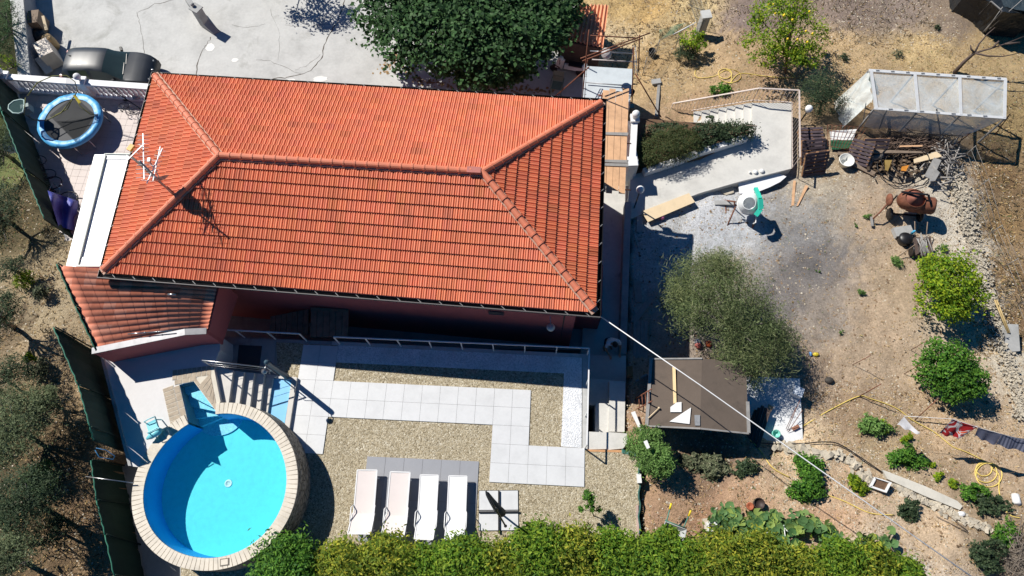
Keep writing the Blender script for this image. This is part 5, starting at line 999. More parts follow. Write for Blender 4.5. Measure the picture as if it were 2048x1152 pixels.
for i, (x0, y0) in enumerate(((1266, 765), (1282, 755))):
    t = thing('crate', ('left', 'right')[i] + ' of two blue grey slatted crates in the shade between steps and shed', 'crate', at(x0, y0, -1.2), group='slatted crates by the shed')
    for k in range(4): MB().beam(at(x0 + k * 4, y0 - k * 2, -.9), at(x0 + k * 4 - 1, y0 + 18 - k * 2, -1.1), .04, .03).build('slat', M_grey, t)
    MB().beam(at(x0, y0, -.92), at(x0 + 12, y0 - 6, -.92), .05, .04).beam(at(x0 - 1, y0 + 18, -1.12), at(x0 + 11, y0 + 12, -1.12), .05, .04).build('side', M_grey, t)
board('cardboard_box', 'brown box in the shade beside the upper step', 'box', [(1254, 733), (1265, 732), (1266, 752), (1255, 754)], mat('cardboard', C_(150, 110, 70), .8), .2, .3)
board('white_plank', 'white plank leaning from the ladder foot into the round shrub', 'plank', [(1262, 825), (1270, 822), (1284, 858), (1281, 864)], M_white, .03, z=-.1); board('white_plank', 'short white plank end resting on top of the round shrub', 'plank', [(1287, 883), (1294, 880), (1300, 895), (1294, 898)], M_white, .02, z=1.25)
# white slab right of shed
single('concrete_slab', MB().prism([at(x, y, -1.15) for x, y in [(1470, 752), (1600, 757), (1606, 884), (1575, 889), (1470, 880)]], -1.9, -1.15), mat('white_slab', C_(224, 226, 228), .8, .1, 1.4, .15), 'white concrete slab between the shed and the bare earth', 'slab')
single('storage_bin', MB().box(at(1594, 784, -.95) + Vector((0, 0, 0)), (.34, .32, .3), -.5).box(at(1593, 783, -.95) + Vector((0, 0, .16)), (.28, .26, .02), -.5), mat('white_blue_plastic', C_(222, 230, 240), .4, .05), 'white plastic tub at the upper right corner of the white slab', 'tub')
single('basket', MB().lathe(at(1549, 869, -1.14), [(.08, 0), (.13, .03), (.14, .2), (.12, .2), (.1, .05)], 14), mat('teal_plastic', C_(110, 190, 175), .4, .1), 'small teal basket on the white slab', 'basket')
wb = thing('boat_hull', 'upturned dark grooved boat shaped board stack leaning beside the shed', 'board stack', at(1510, 840, -1.1))
for k in range(5):
    o = k * 6; MB().beam(at(1486 + o * 1.2, 888 + o * .3, -1.0 + .05 * k), at(1512 + o * 1.1, 812 + abs(k - 2) * 4, -1.0 + .05 * k), .1, .05).build('board', M_darkwood, wb)
single('brick', MB().box(at(1591, 855, -1.1), (.24, .11, .08), .4), mat('brick_red', C_(165, 115, 90), .8), 'brown brick at the right edge of the white slab', 'brick'); board('wood_offcut', 'orange wood offcut at the tip of the dark board stack', 'offcut', [(1537, 808), (1548, 814), (1540, 826), (1535, 820)], M_wood, .03, z=-1.0)
for i, (a, b) in enumerate((((1574, 862), (1600, 800)), ((1576, 864), (1605, 820)), ((1572, 858), (1592, 815)))): single('thin_rod', MB().tube([at(*a, -1.1), at(*b, -.5)], .01, 4), M_rust, ('longest', 'lowest', 'shortest')[i] + ' of three thin rods propped over the white slab', 'rod', 'rods on the slab')
# ---- cable across the garden
single('overhead_cable', MB().tube([at(1200, 632, 2.6), at(1400, 770, 2.75), at(1640, 940, 2.9), at(1960, 1165, 2.9)], .017, 6), M_whitem, 'white cable strung from the house corner across the garden', 'cable')
# ---- hoses
def hose(pts, label, m=M_hose, r=.018, dz=.03, group=None):
    P = [ag(x, y, dz) for x, y in pts]; Q = []
    for i in range(len(P) - 1):
        p0, p1, p2, p3 = P[max(0, i - 1)], P[i], P[i + 1], P[min(len(P) - 1, i + 2)]
        for k in range(5): t = k / 5; Q.append(.5 * ((2 * p1) + (p2 - p0) * t + (2 * p0 - 5 * p1 + 4 * p2 - p3) * t * t + (3 * p1 - p0 - 3 * p2 + p3) * t ** 3))
    return single('garden_hose', MB().tube(Q + [P[-1]], r, 6), m, label, 'hose', group)
cir = lambda x, y, rx, ry, n=1.0, a0=0, k=14: [(x + rx * math.cos(a0 + 2 * math.pi * n * i / k), y + ry * math.sin(a0 + 2 * math.pi * n * i / k)) for i in range(k + 1)]
hose([(1400, 135), (1392, 140), (1390, 150), (1400, 156), (1430, 152), (1452, 140)] + cir(1450, 147, 13, 10, 1, 0) + cir(1460, 152, 22, 13, 2, 1.5, 26) + [(1480, 147), (1520, 151), (1560, 155), (1590, 153), (1566, 138)], 'yellow hose lying in loops on the dry slope above the garden stairs')
hose([(1550, 880), (1575, 868), (1610, 850), (1660, 820), (1716, 793), (1740, 797), (1790, 815), (1825, 840), (1870, 865), (1905, 893), (1935, 905)] + cir(1972, 945, 22, 20, 1, -1.4) + cir(1978, 950, 26, 24, 1, -1.2) + cir(1968, 938, 16, 14, 1, 0) + [(1998, 950), (1998, 980), (2005, 1010), (2020, 1030), (2040, 1036)], 'long yellow hose running from the white slab across the earth to a coil')
hose([(1500, 880), (1520, 900), (1545, 935), (1580, 955)], 'short yellow hose bend below the shed'); hose([(1655, 990), (1690, 1003), (1740, 1026), (1788, 1030)], 'yellow hose piece crossing the lower vegetable patch')
hose([(1170, 1062)] + cir(1185, 1060, 22, 7, 2.2, 2.5, 24), 'yellow hose coil at the edge of the citrus hedge', dz=.05)
hose([(1500, 884), (1550, 888), (1608, 887), (1650, 884), (1685, 892), (1765, 945)], 'black pipe running along the terrace edge to the long slab', M_blackhose, .02, .12); hose([(1800, 985), (1860, 1015), (1960, 1060)], 'thin black pipe below the long concrete slab', M_blackhose, .012, .04)
hose([(2020, 1035), (2030, 1055), (2045, 1070)], 'dark pipe end at the right edge near the heap of dry twigs', M_blackhose, .02, .05)
# ---- slabs and plots
board('concrete_beam', 'long pale concrete beam lying on the terrace edge', 'beam', [(1765, 940), (1772, 942), (1850, 972), (1915, 1002), (1925, 1012), (1920, 1020), (1850, 992), (1775, 958)], mat('pale_beam', C_(205, 200, 188), .85, .15, 3, .3), .15, .16)
pl = thing('planter_sink', 'rectangular white planter filled with soil and dead stems', 'planter', ag(1757, 970)); q = [ag(x, y, .16) for x, y in ((1745, 955), (1777, 966), (1771, 986), (1739, 974))]; zt = max(p.z for p in q)
frame(q, .06, zt - .3, zt).build('rim', M_white, pl); MB().prism(q, zt - .3, zt - .07).build('soil', M_soil, pl)
wbar = thing('wheelbarrow', 'grey tray wheelbarrow with green frame and yellow handles on the soil', 'wheelbarrow', (0, 0, 0))
tr = [(-.32, -.4, .32), (.32, -.4, .32), (.25, .38, .38), (-.25, .38, .38)]; tp_ = [(-.36, -.5, .56), (.36, -.5, .56), (.33, .46, .60), (-.33, .46, .60)]
MB().add(tr + tp_, [(0, 1, 2, 3), (0, 4, 5, 1), (1, 5, 6, 2), (2, 6, 7, 3), (3, 7, 4, 0)]).tube(tp_, .015, 5, True).build('tray', mat('zinc_tray', C_(185, 188, 188), .45, .12), wbar)
M_gr = mat('green_tube', C_(60, 120, 105), .5)
for s in (-1, 1):
    MB().tube([(s * .1, -.75, .22), (s * .25, .3, .33), (s * .30, .95, .62)], .02, 6).build('shaft', M_gr, wbar); MB().tube([(s * .295, .85, .59), (s * .305, 1.03, .65)], .03, 6).build('grip', mat('yellow_grip', C_(240, 210, 40), .5), wbar)
    MB().tube([(s * .24, .3, .33), (s * .26, .42, .0)], .018, 6).build('leg', M_gr, wbar)
MB().lathe((0, -.78, .2), [(.08, -.03), (.17, -.05), (.2, 0), (.17, .05), (.08, .03)], 18, mat3=Matrix.Rotation(RAD(90), 3, 'Y')).build('wheel', M_black, wbar); MB().tube([(-.33, .5, .5), (.33, .5, .5)], .018, 6).build('cross_bar', M_gr, wbar)
wbar.location = ag(1336, 1082); wbar.rotation_euler = (0, 0, -.38)
single('rod', MB().tube([ag(1345, 1075, .25), ag(1382, 1060, .3)], .012, 5), M_rust, 'thin rod sticking out right of the wheelbarrow', 'rod')
bp = thing('block_stack', 'stack of pale concrete blocks and tiles on the brown soil', 'blocks', ag(1425, 1052))
for x, y, w, h, dz in ((1412, 1049, .18, .36, .1), (1437, 1049, .18, .36, .1), (1424, 1045, .3, .2, .2)): MB().box(ag(x, y, dz), (w, h, .16), .05).build('block', M_rock, bp)
MB().lathe(ag(1425, 1050, .25), [(.2, 0), (.2, .05), (.15, .05), (.14, 0)], 20).build('clay_ring', M_rock, bp); frame([ag(1425, 1053, .38) + Vector(v) for v in ((-.16, -.14, 0), (.16, -.14, 0), (.16, .14, 0), (-.16, .14, 0))], .06, G(*ag(1425, 1053).xy) + .2, G(*ag(1425, 1053).xy) + .38).build('chimney_block', M_white, bp)
for k, (x, y, a) in enumerate(((1430, 1072, .5), (1420, 1078, -.7), (1436, 1078, .2))): MB().box(ag(x, y, .06), (.28, .1, .03), a).build('tile_piece', M_white, bp)
p = ag(1513, 1008); single('plant_pot', MB().lathe(p, [(.12, 0), (.17, .25), (.18, .28), (.15, .27), (.14, .2), (0, .2)], 18), mat('brown_plastic', C_(62, 48, 44), .6), 'round dark brown pot above the squash leaves', 'pot')
p = ag(1497, 1013); single('plant_pot', MB().lathe(p, [(.08, 0), (.11, .16), (.12, .18), (.09, .17), (0, .12)], 16), M_term, 'small terracotta pot beside the dark brown pot', 'pot')
# clothes line
M_fw = 0; zt = .25; poles = [(1750, 795), (1830, 840), (2060, 885)]
cl = thing('clothes_line', 'white clothes line strung between thin stakes over the earth', 'clothes line', ag(1830, 850))
MB().tube([at(1808, 832, zt), at(1905, 838, zt), at(1960, 856, zt - .03), at(2060, 884, zt)], .008, 4).build('line', M_whitem, cl)
for (x, y), (bx, by) in (((1875, 800), (1828, 842)), ((1762, 770), (1718, 793))): MB().tube([ag(bx, by), at(x, y - 2, G(*ag(bx, by).xy) + 1.15)], .018, 6).build('stake', M_rust, cl)
def cloth(lab, top, bot, m, z0=zt, z1=zt - .55, n=16):
    a, b = at(*top[0], z0), at(*top[1], z0); c, d = at(*bot[0], z1), at(*bot[1], z1)
    return single('hanging_cloth', MB().grid(lambda u, v: a.lerp(b, u).lerp(c.lerp(d, u), v) + Vector((0, .035 * math.sin(u * 13) * v, .03 * math.sin(u * 7 + 1) * v - .05 * math.sin(math.pi * u) * (1 - v))), n, 8), m, lab, 'cloth')
cloth('small white cloth hanging by two corners on the clothes line', ((1808, 833), (1840, 866)), ((1793, 850), (1838, 869)), leafmat('white_cloth', [(.8, .8, .83), (.82, .82, .85)], .3, .8), z1=zt - .08)
def towelmat():
    m, n, l, b = newmat('red_flower_towel'); g = n.new('ShaderNodeTexCoord').outputs['Object']; w = noise(n, l, 3.2, 2, .5, g, 1.2); s = ramp(n, l, w, [(.0, C_(165, 25, 30)), (.44, C_(165, 25, 30)), (.47, C_(215, 205, 200)), (.54, C_(215, 205, 200)), (.57, C_(225, 85, 30))]); s.node.color_ramp.interpolation = 'CONSTANT'; l.new(s, b.inputs['Base Color']); b.inputs['Roughness'].default_value = .95; return m
cloth('red, orange and white flower patterned towel on the clothes line', ((1906, 837), (1957, 853)), ((1876, 868), (1922, 876)), towelmat())
def stripemat(nm, c1, c2, sc):
    m, n, l, b = newmat(nm); g = n.new('ShaderNodeTexCoord').outputs['Object']; w = n.new('ShaderNodeTexWave'); w.inputs['Scale'].default_value = sc; w.inputs['Distortion'].default_value = .6; l.new(g, w.inputs['Vector']); l.new(ramp(n, l, w.outputs['Fac'], [(.35, c1), (.6, c2)]), b.inputs['Base Color']); b.inputs['Roughness'].default_value = .95; return m
cloth('plain slate grey towel between the flower towel and the striped towel', ((1957, 854), (2004, 868)), ((1948, 872), (1990, 890)), leafmat('slate_towel', [C_(120, 125, 150), C_(125, 130, 155)], .45, .9), z1=zt - .4); cloth('slate and dark striped towel at the right end of the clothes line', ((2004, 868), (2062, 880)), ((1990, 890), (2060, 906)), stripemat('striped_towel', C_(80, 85, 105), C_(130, 132, 150), 3), z1=zt - .4)
for i, (a, b, l) in enumerate((((1705, 730), (1741, 711), 'thin rusty stake standing left of the dark orange tree, lower one'), ((1822, 700), (1855, 681), 'thin rusty stake standing between the two citrus trees'), ((1808, 748), (1842, 728), 'thin rusty stake standing just left of the dark green orange tree'))):
    p = ag(*a); q = at(*b, p.z + 1.0); single('stake', MB().tube([p, q], .012, 5), M_rust, l, 'stake')
single('dark_stone', MB().ball(ag(1658, 761, .05), (.17, .13, .1), 10), mat('dark_grey_stone', C_(70, 65, 60), .8, .4, 12, .6, 20, .03), 'round dark stone on the bare earth right of the white slab', 'stone')
# netting border between gravel and soil
t = thing('net_border', 'torn green netting edge between the gravel and the brown soil', 'netting', A([(1279, 1000)])[0])
mb = MB(); mb.tube([at(1279 + 2 * math.sin(k * 1.7), 912 + k * 12, .05) for k in range(14)], .03, 5); mb.build('net_roll', mat('green_netting', C_(50, 100, 92), .7, .5, 12, .5), t); MB().beam(at(1274, 1010, .02), at(1276, 1075, .02), .07, .06).build('edging_board', mat('pinkish_board', C_(190, 165, 155), .8), t)
MB().grid(lambda u, v: at(1243 + 30 * u, 898 + 8 * u + 8 * v, .04 + .03 * math.sin(u * 14)), 8, 3).build('net_flap', clearmat('green_flap', (.05, .2, .17), .7), t)
single('white_block', MB().box(at(1278, 957, .12), (.13, .28, .14), .0), M_white, 'small white block on the green netting edge', 'block')
# ================= pool side furniture =================
def lounger(m, mf, w=.62, wide_head=True):
    t = thing('sun_lounger', 'x', 'sun lounger', (0, 0, 0), group='sun loungers on the grey paving')
    MB().grid(lambda u, v: Vector((-w / 2 + w * u, .98 - 1.28 * v, .33 - .012 * math.sin(math.pi * u))), 6, 8).build('seat', m, t)
    wh = w * 1.1 if wide_head else w
    MB().grid(lambda u, v: Vector((-wh / 2 + wh * u, -.29 - .58 * v, .335 + .38 * v - .015 * math.sin(math.pi * u))), 6, 5).build('backrest', m, t)
    for s in (-1, 1): MB().beam((s * w / 2, 1.0, .32), (s * w / 2, -.95, .32), .035, .04).build('side_rail', mf, t); MB().beam((s * wh / 2, -.29, .34), (s * wh / 2, -.88, .725), .03, .03).build('back_rail', mf, t)
    MB().beam((-w / 2, 1.0, .32), (w / 2, 1.0, .32), .035, .04).build('foot_bar', mf, t); MB().beam((-wh / 2, -.885, .73), (wh / 2, -.885, .73), .03, .03).build('head_bar', mf, t)
    for s in (-1, 1):
        for y in (.75, -.8): MB().beam((s * (w / 2 - .01), y, .32), (s * (w / 2 + .01), y + .04, 0.0), .035, .035).build('leg', mf, t)
        MB().tube([(s * (w / 2 + .03), -.05, .34), (s * (w / 2 + .05), -.12, .5), (s * (w / 2 + .05), -.5, .52), (s * (w / 2 + .02), -.6, .5)], .017, 6).build('armrest', mf, t)
        MB().beam((s * wh / 2.3, -.6, .53), (s * w / 2.2, -.85, .32), .02, .02).build('back_strut', M_grey, t)
    return t
m_be = mat('pale_taupe_sling', C_(222, 212, 208), .75, .03, 3, .1, 200, .002, obj=True); m_wh = mat('white_sling', (.86, .86, .86), .7, .02, 3, .1, 200, .002, obj=True)
la_ = lounger(m_be, M_whitem); lb_ = lounger(m_wh, M_whitem, .56, False)
def put_l(o, top, bot, lab):
    a, b = at(*top, .33), at(*bot, .7); d = (a - b); d.z = 0; d.normalize(); c = a - d * .99; o.location = (c.x, c.y, .043); o.rotation_euler = (0, 0, math.atan2(-d.x, d.y)); o['label'] = lab
put_l(la_, (735, 941), (720, 1056), 'leftmost sun lounger, pale taupe sling with white frame'); put_l(dup(la_, (0, 0, 0)), (801, 945), (787, 1058), 'second sun lounger from the left, pale taupe sling')
put_l(lb_, (859, 951), (849, 1060), 'third sun lounger from the left, narrower with pure white sling'); put_l(dup(lb_, (0, 0, 0)), (916, 953), (909, 1064), 'rightmost sun lounger, white sling, its head against the hedge')
um = thing('cantilever_umbrella', 'folded black cantilever umbrella on a cross base over four white slabs', 'umbrella', at(998, 1024, .05))
b = at(998, 1024, .05); MB().box(b + Vector((0, 0, .03)), (1.25, .05, .05), -.03).box(b + Vector((0, 0, .032)), (.05, 1.25, .05), -.03).build('cross_base', M_blackm, um)
MB().tube([b, b + Vector((0, 0, 2.45))], .03, 8).build('mast', M_blackm, um); MB().tube([at(1011, 1052, 1.25), at(990, 1016, 1.9), at(972, 983, 2.5)], .026, 8).build('arm', M_blackm, um)
m3_ = [at(1004, 1026, 1.0), at(995, 1017, 1.35), at(984, 1002, 1.8), at(975, 988, 2.3), at(972, 984, 2.45)]; MB().tube(m3_, [.13, .12, .09, .06, .02], 9).build('folded_canopy', mat('slate_canopy', (.05, .055, .065), .8, .3, 6, .6, 14, .04), um); MB().ball(at(1011, 1052, 1.25), .05, 10).box(at(1001, 1028, 1.0), (.1, .14, .2)).build('crank', M_black, um)
sh2 = thing('solar_shower', 'dark grey column solar shower standing by the footbath', 'shower', at(573, 753, .17)); b = at(573, 753, .17); MB().lathe(b, [(.1, 0), (.1, .03), (.085, .05), (.085, 1.85), (.07, 1.93), (0, 1.96)], 20).build('column', mat('blue_grey_shower', C_(70, 92, 104), .35, .15, 3), sh2)
MB().tube([b + Vector((0, 0, 1.8)), b + Vector((-.0, -.16, 1.95)), b + Vector((-.05, -.28, 1.92))], .018, 6).lathe(b + Vector((-.05, -.28, 1.86)), [(0, 0), (.09, .0), (.09, .03), (0, .06)], 16).build('shower_head', M_steel, sh2)
MB().tube([b + Vector((-.09, -.02, 1.2)), b + Vector((-.22, -.12, 1.0)), b + Vector((-.15, -.18, .6)), b + Vector((-.09, -.02, .5))], .012, 5).build('hose', M_steel, sh2); MB().lathe(b + Vector((-.095, 0, .75)), [(.03, -.03), (.03, .03)], 8).build('tap', M_steel, sh2)
hr = thing('step_handrail', 'steel handrail sloping over the pool deck steps', 'railing', at(427, 733, ZD)); h0_, h1_ = at(429, 735, ZD), at(552, 748, .38); u9 = Vector((0, 0, .9)); MB().tube([h0_ + u9, h1_ + u9], .022, 8).build('handrail', M_steel, hr)
for p in (h0_, h1_): MB().tube([p, p + u9], .02, 8).build('post', M_steel, hr)
for k in (.3, .6): MB().tube([h0_ + u9 * k, h1_ + u9 * k], .006, 5).build('wire', M_steel, hr)
tq = mat('turquoise_plastic', C_(120, 205, 215), .4, .06, 4, 0, obj=True); c = chair('pool_chair', 'small pale turquoise pool chair on the deck beside the coping', 'chair', tq); c.location = at(315, 855, ZD + .02); c.rotation_euler = (0, 0, 2.0); c.scale = (.72,) * 3
a, b = at(293, 878, ZD + .2), at(322, 860, ZD + .2); single('float_board', MB().tube([a, a.lerp(b, .3), a.lerp(b, .8), b], [.03, .1, .11, .05], 8), tq, 'pointed turquoise float leaning on the pool coping next to the chair', 'float')
# ================= person in the shade =================
def skinmesh(name, chain, mat_, parent, sub=2):
    """chain: list of polylines of (point, radius); first point is the root"""
    vs = []; es = []; rs = []
    def vid(p, r):
        for i, q in enumerate(vs):
            if (Vector(q) - Vector(p)).length < 1e-5: return i
        vs.append(tuple(p)); rs.append(r); return len(vs) - 1
    for line in chain:
        ids = [vid(p, r) for p, r in line]; es += list(zip(ids, ids[1:]))
    me = bpy.data.meshes.new(name); me.from_pydata(vs, es, []); o = link(bpy.data.objects.new(name, me)); o.parent = parent; OFF[o] = Vector((0, 0, 0))
    m = o.modifiers.new('skin', 'SKIN'); m.use_smooth_shade = True; sv = me.skin_vertices[0].data if me.skin_vertices else None
    if sv is None: return o
    for i, r in enumerate(rs): sv[i].radius = (r, r) if not isinstance(r, tuple) else r
    sv[0].use_root = True; s = o.modifiers.new('sub', 'SUBSURF'); s.levels = sub; s.render_levels = sub; me.materials.append(mat_); return o
pe = thing('person', 'person in white T-shirt and dark shorts bending forward in the shaded passage', 'person', (0, 0, 0))
M_skin = mat('skin', C_(190, 140, 110), .55, .06, 5, 0, obj=True); M_shirt = mat('white_tshirt', (.78, .78, .8), .85, .05, 6, .3, 20, .01, obj=True); M_hair = mat('dark_hair', (.015, .011, .009), .6, .3, 20, .4, obj=True); M_short = mat('dark_shorts', (.03, .032, .04), .85, .2, 6, .2, obj=True)
pel = (0, 0, .92); ch = (0, .22, 1.30); nk = (0, .30, 1.44); hd = (0, .38, 1.56)
body = [[(pel, (.15, .11)), ((0, .10, 1.1), (.14, .10)), (ch, (.17, .11)), (nk, .055), (hd, .085), ((0, .42, 1.64), .07)]]
for s in (-1, 1):
    body.append([(pel, (.15, .11)), ((s * .1, 0, .82), .095), ((s * .12, .06, .48), .06), ((s * .12, -.02, .1), .04), ((s * .12, -.0, .05), .045), ((s * .14, .16, .03), .03)])
    body.append([(ch, (.17, .11)), ((s * .19, .24, 1.34), .06), ((s * .27, .36, 1.12), .043), ((s * .2, .56, 1.02), .032), ((s * .17, .63, 1.0), .035)])
    for k in range(4): dx = -.03 + .02 * k; body.append([((s * .17, .63, 1.0), .035), ((s * .17 + dx, .69, .995), .010), ((s * .17 + dx * 1.2, .73 - abs(k - 1.5) * .008, .975), .009)])
    body.append([((s * .17, .63, 1.0), .035), ((s * .17 - s * .05, .645, .99), .010), ((s * .17 - s * .06, .68, .98), .009)])
skinmesh('body', body, M_skin, pe, 1)
skinmesh('tshirt', [[((0, .0, .98), (.165, .125)), ((0, .11, 1.12), (.16, .12)), (ch, (.19, .13)), ((0, .28, 1.40), .085)]] + [[(ch, (.19, .13)), ((s * .2, .24, 1.345), .078), ((s * .255, .32, 1.2), .06)] for s in (-1, 1)], M_shirt, pe, 2)
skinmesh('shorts', [[((0, -.0, .95), (.17, .13)), ((0, 0, .88), (.17, .13)), ((.1, .01, .8), .11), ((.12, .05, .56), .085)], [((0, 0, .88), (.17, .13)), ((-.1, .01, .8), .11), ((-.12, .05, .56), .085)]], M_short, pe, 2)
MB().ball((0, .375, 1.60), (.095, .115, .105), 14).build('hair', M_hair, pe)
MB().ball((-.035, .485, 1.60), (.012, .01, .01), 8).ball((.035, .485, 1.60), (.012, .01, .01), 8).build('eyes', M_white, pe); MB().ball((0, .50, 1.565), (.014, .02, .02), 8).build('nose', M_skin, pe)
p = at(1222, 668, -.7); pe.location = (p.x, p.y - .1, -2.0); pe.rotation_euler = (0, 0, RAD(190))
# ================= car =================
M_car = mat('dusty_black_paint', (.022, .026, .032), .42, .2, 3, 0, spec=.6, obj=True); MATS['dusty_black_paint'].node_tree.nodes['Principled BSDF'].inputs['Coat Weight'].default_value = .5
M_glass = mat('dark_car_glass', (.035, .055, .055), .06, .1, 3, 0, spec=.8); car = thing('parked_car', 'dusty black hatchback car parked in the yard beside the white balustrade', 'car', (0, 0, 0))
TZ = [(-1.97, .62), (-1.95, .92), (-1.88, 1.08), (-1.66, 1.38), (-1.4, 1.455), (-.9, 1.485), (-.4, 1.48), (0, 1.44), (.12, 1.40), (.5, 1.17), (.88, .99), (1.0, .965), (1.4, .90), (1.75, .80), (1.92, .66), (1.99, .5)]
def halfw(x): return .83 * (1 - .20 * max(0, (x - .9) / 1.1) ** 3.2 - .10 * max(0, (-x - 1.2) / .8) ** 2.5)
def sect(x, top):
    w = halfw(x); gh_ = max(0, min(1, (top - .97) / .3)); wg = w * (.93 - .17 * gh_); belt = min(.93, top - .02) if top > .6 else top - .05
    return [(-w * .96, .24), (-w, .5), (-w * .985, belt * .9), (-w * .955, belt), (-wg, max(belt + .005, top - .07)), (-wg * .86, top - .015), (-wg * .45, top + .008), (0, top + .015), (wg * .45, top + .008), (wg * .86, top - .015), (wg, max(belt + .005, top - .07)), (w * .955, belt), (w * .985, belt * .9), (w, .5), (w * .96, .24)]
xs_ = []; 
for (x0, z0), (x1, z1) in zip(TZ, TZ[1:]):
    n = max(1, int((x1 - x0) / .14))
    for k in range(n): f = k / n; xs_.append((x0 + (x1 - x0) * f, z0 + (z1 - z0) * f))
xs_.append(TZ[-1]); S_ = [sect(x, z) for x, z in xs_]; parts = {'body': [], 'windscreen': [], 'side_window': [], 'rear_window': [], 'bumper': []}
for i in range(len(xs_) - 1):
    xm = (xs_[i][0] + xs_[i + 1][0]) / 2
    for j in range(14):
        k = 'body'
        if .06 < xm < .86 and 4 <= j <= 9: k = 'windscreen'
        elif -1.90 < xm < -1.62 and 5 <= j <= 8: k = 'rear_window'
        elif j in (3, 10) and -1.45 < xm < .5 and not (-.5 < xm < -.42): k = 'side_window'
        elif (xm > 1.86 or xm < -1.93) and j in (0, 13): k = 'bumper'
        parts[k].append((i, j))
for k, fl in parts.items():
    for side in ((0, 7), (7, 14)) if k == 'side_window' else ((0, 14),):
        ff = [(i, j) for i, j in fl if side[0] <= j < side[1]]
        idx = sorted({v for i, j in ff for v in (i * 15 + j, (i + 1) * 15 + j, (i + 1) * 15 + j + 1, i * 15 + j + 1)}); im = {v: q for q, v in enumerate(idx)}
        if ff: MB().add([(xs_[v // 15][0], *S_[v // 15][v % 15]) for v in idx], [tuple(im[v] for v in (i * 15 + j, (i + 1) * 15 + j, (i + 1) * 15 + j + 1, i * 15 + j + 1)) for i, j in ff], True).build(k, M_glass if 'wind' in k else M_car, car)
MB().add([(xs_[-1][0], y, z) for y, z in S_[-1]], [tuple(range(15))]).build('grille', M_black, car); MB().add([(xs_[0][0], y, z) for y, z in S_[0]], [tuple(range(15))[::-1]]).build('tailgate', M_car, car)
for x in (-1.25, 1.22):
    for s in (-1, 1): w_o = MB().lathe((x, s * .74, .29), [(.19, -.08), (.27, -.09), (.295, -.05), (.295, .05), (.27, .09), (.19, .08)], 24, mat3=Matrix.Rotation(RAD(90), 3, 'X')).build('wheel', M_black, car); MB().lathe((x, s * .80, .29), [(0, -.02), (.18, -.03), (.19, 0), (.18, .03), (0, .02)], 18, mat3=Matrix.Rotation(RAD(90), 3, 'X')).build('rim', M_steel, w_o)
for s in (-1, 1): MB().ball((1.74, s * .50, .655), (.17, .12, .08), 12).build('headlight', mat('headlamp', (.6, .62, .6), .1, .05), car); MB().beam((.5, s * .80, .98), (.44, s * .97, 1.02), .1, .13).build('wing_mirror', M_black, car); MB().box((-1.86, s * .66, .95), (.12, .12, .3), 0).build('tail_light', mat('red_lens', (.4, .01, .02), .2, .1), car)
MB().tube([(-1.35, .1, 1.47), (-1.45, .1, 1.52)], .02, 6).build('aerial', M_black, car); MB().lathe((1.93, 0, .70), [(0, .02), (.05, .02), (.055, 0)], 14).build('badge', M_steel, car); MB().beam((.86, -.5, 1.01), (.8, .1, 1.04), .03, .015).beam((.88, .05, 1.01), (.8, .6, 1.03), .03, .015).build('wipers', M_black, car)
MB().box((.5, 0, .85), (.25, 1.2, .05)).build('dashboard', M_black, car); pa, pb = at(117, 120, -2.4), at(303, 143, -3.1); d = pb - pa; c = (at(208, 124, -2.5)); car.location = (c.x, c.y, Z0); car.rotation_euler = (0, 0, math.atan2(d.y, d.x) + .01); 
# yard clutter
single('wooden_crate', MB().box(at(76, 45, -3.2), (.5, .75, .8), .1), M_oldwood, 'brown wooden crate against the yard boundary wall', 'crate'); single('white_plank', MB().beam(at(86, 32, -2.7), at(93, 60, -2.9), .12, .05), M_wood2, 'pale plank standing against the brown wooden crate', 'plank')
single('rubbish_bag', MB().ball(at(78, 72, -3.4), (.38, .42, .3), 12), M_tarp, 'black rubbish bag between crate and cream cabinet', 'bag'); single('rubbish_bag', MB().ball(at(92, 83, -3.5), (.3, .26, .22), 12), M_tarp, 'smaller black rubbish bag nearer the tan barrel', 'bag')
single('cabinet', MB().box(at(98, 108, -3.2), (.62, .95, .9), .55), mat('cream_enamel', C_(215, 200, 185), .5, .1), 'cream coloured old cabinet standing behind the car boot', 'cabinet'); p = at(112, 95, Z0); single('barrel', MB().lathe(p, [(.2, 0), (.23, .1), (.25, .4), (.22, .7), (.18, .74), (0, .74)], 18), mat('tan_barrel', C_(200, 165, 115), .6, .15), 'tan barrel beside the cream cabinet', 'barrel')
single('hand_trolley', MB().box(at(88, 130, -3.3), (.35, .8, .06), .6, rx=.5), mat('light_grey_metal', (.5, .52, .54), .4, .15), 'grey trolley leaning beside the cream cabinet', 'trolley'); single('plant_shrub_pot', MB().lathe(at(70, 92, -3.7), [(.2, 0), (.26, .4), (.2, .4)], 14), M_term, 'brown pot at the foot of the boundary wall', 'pot')
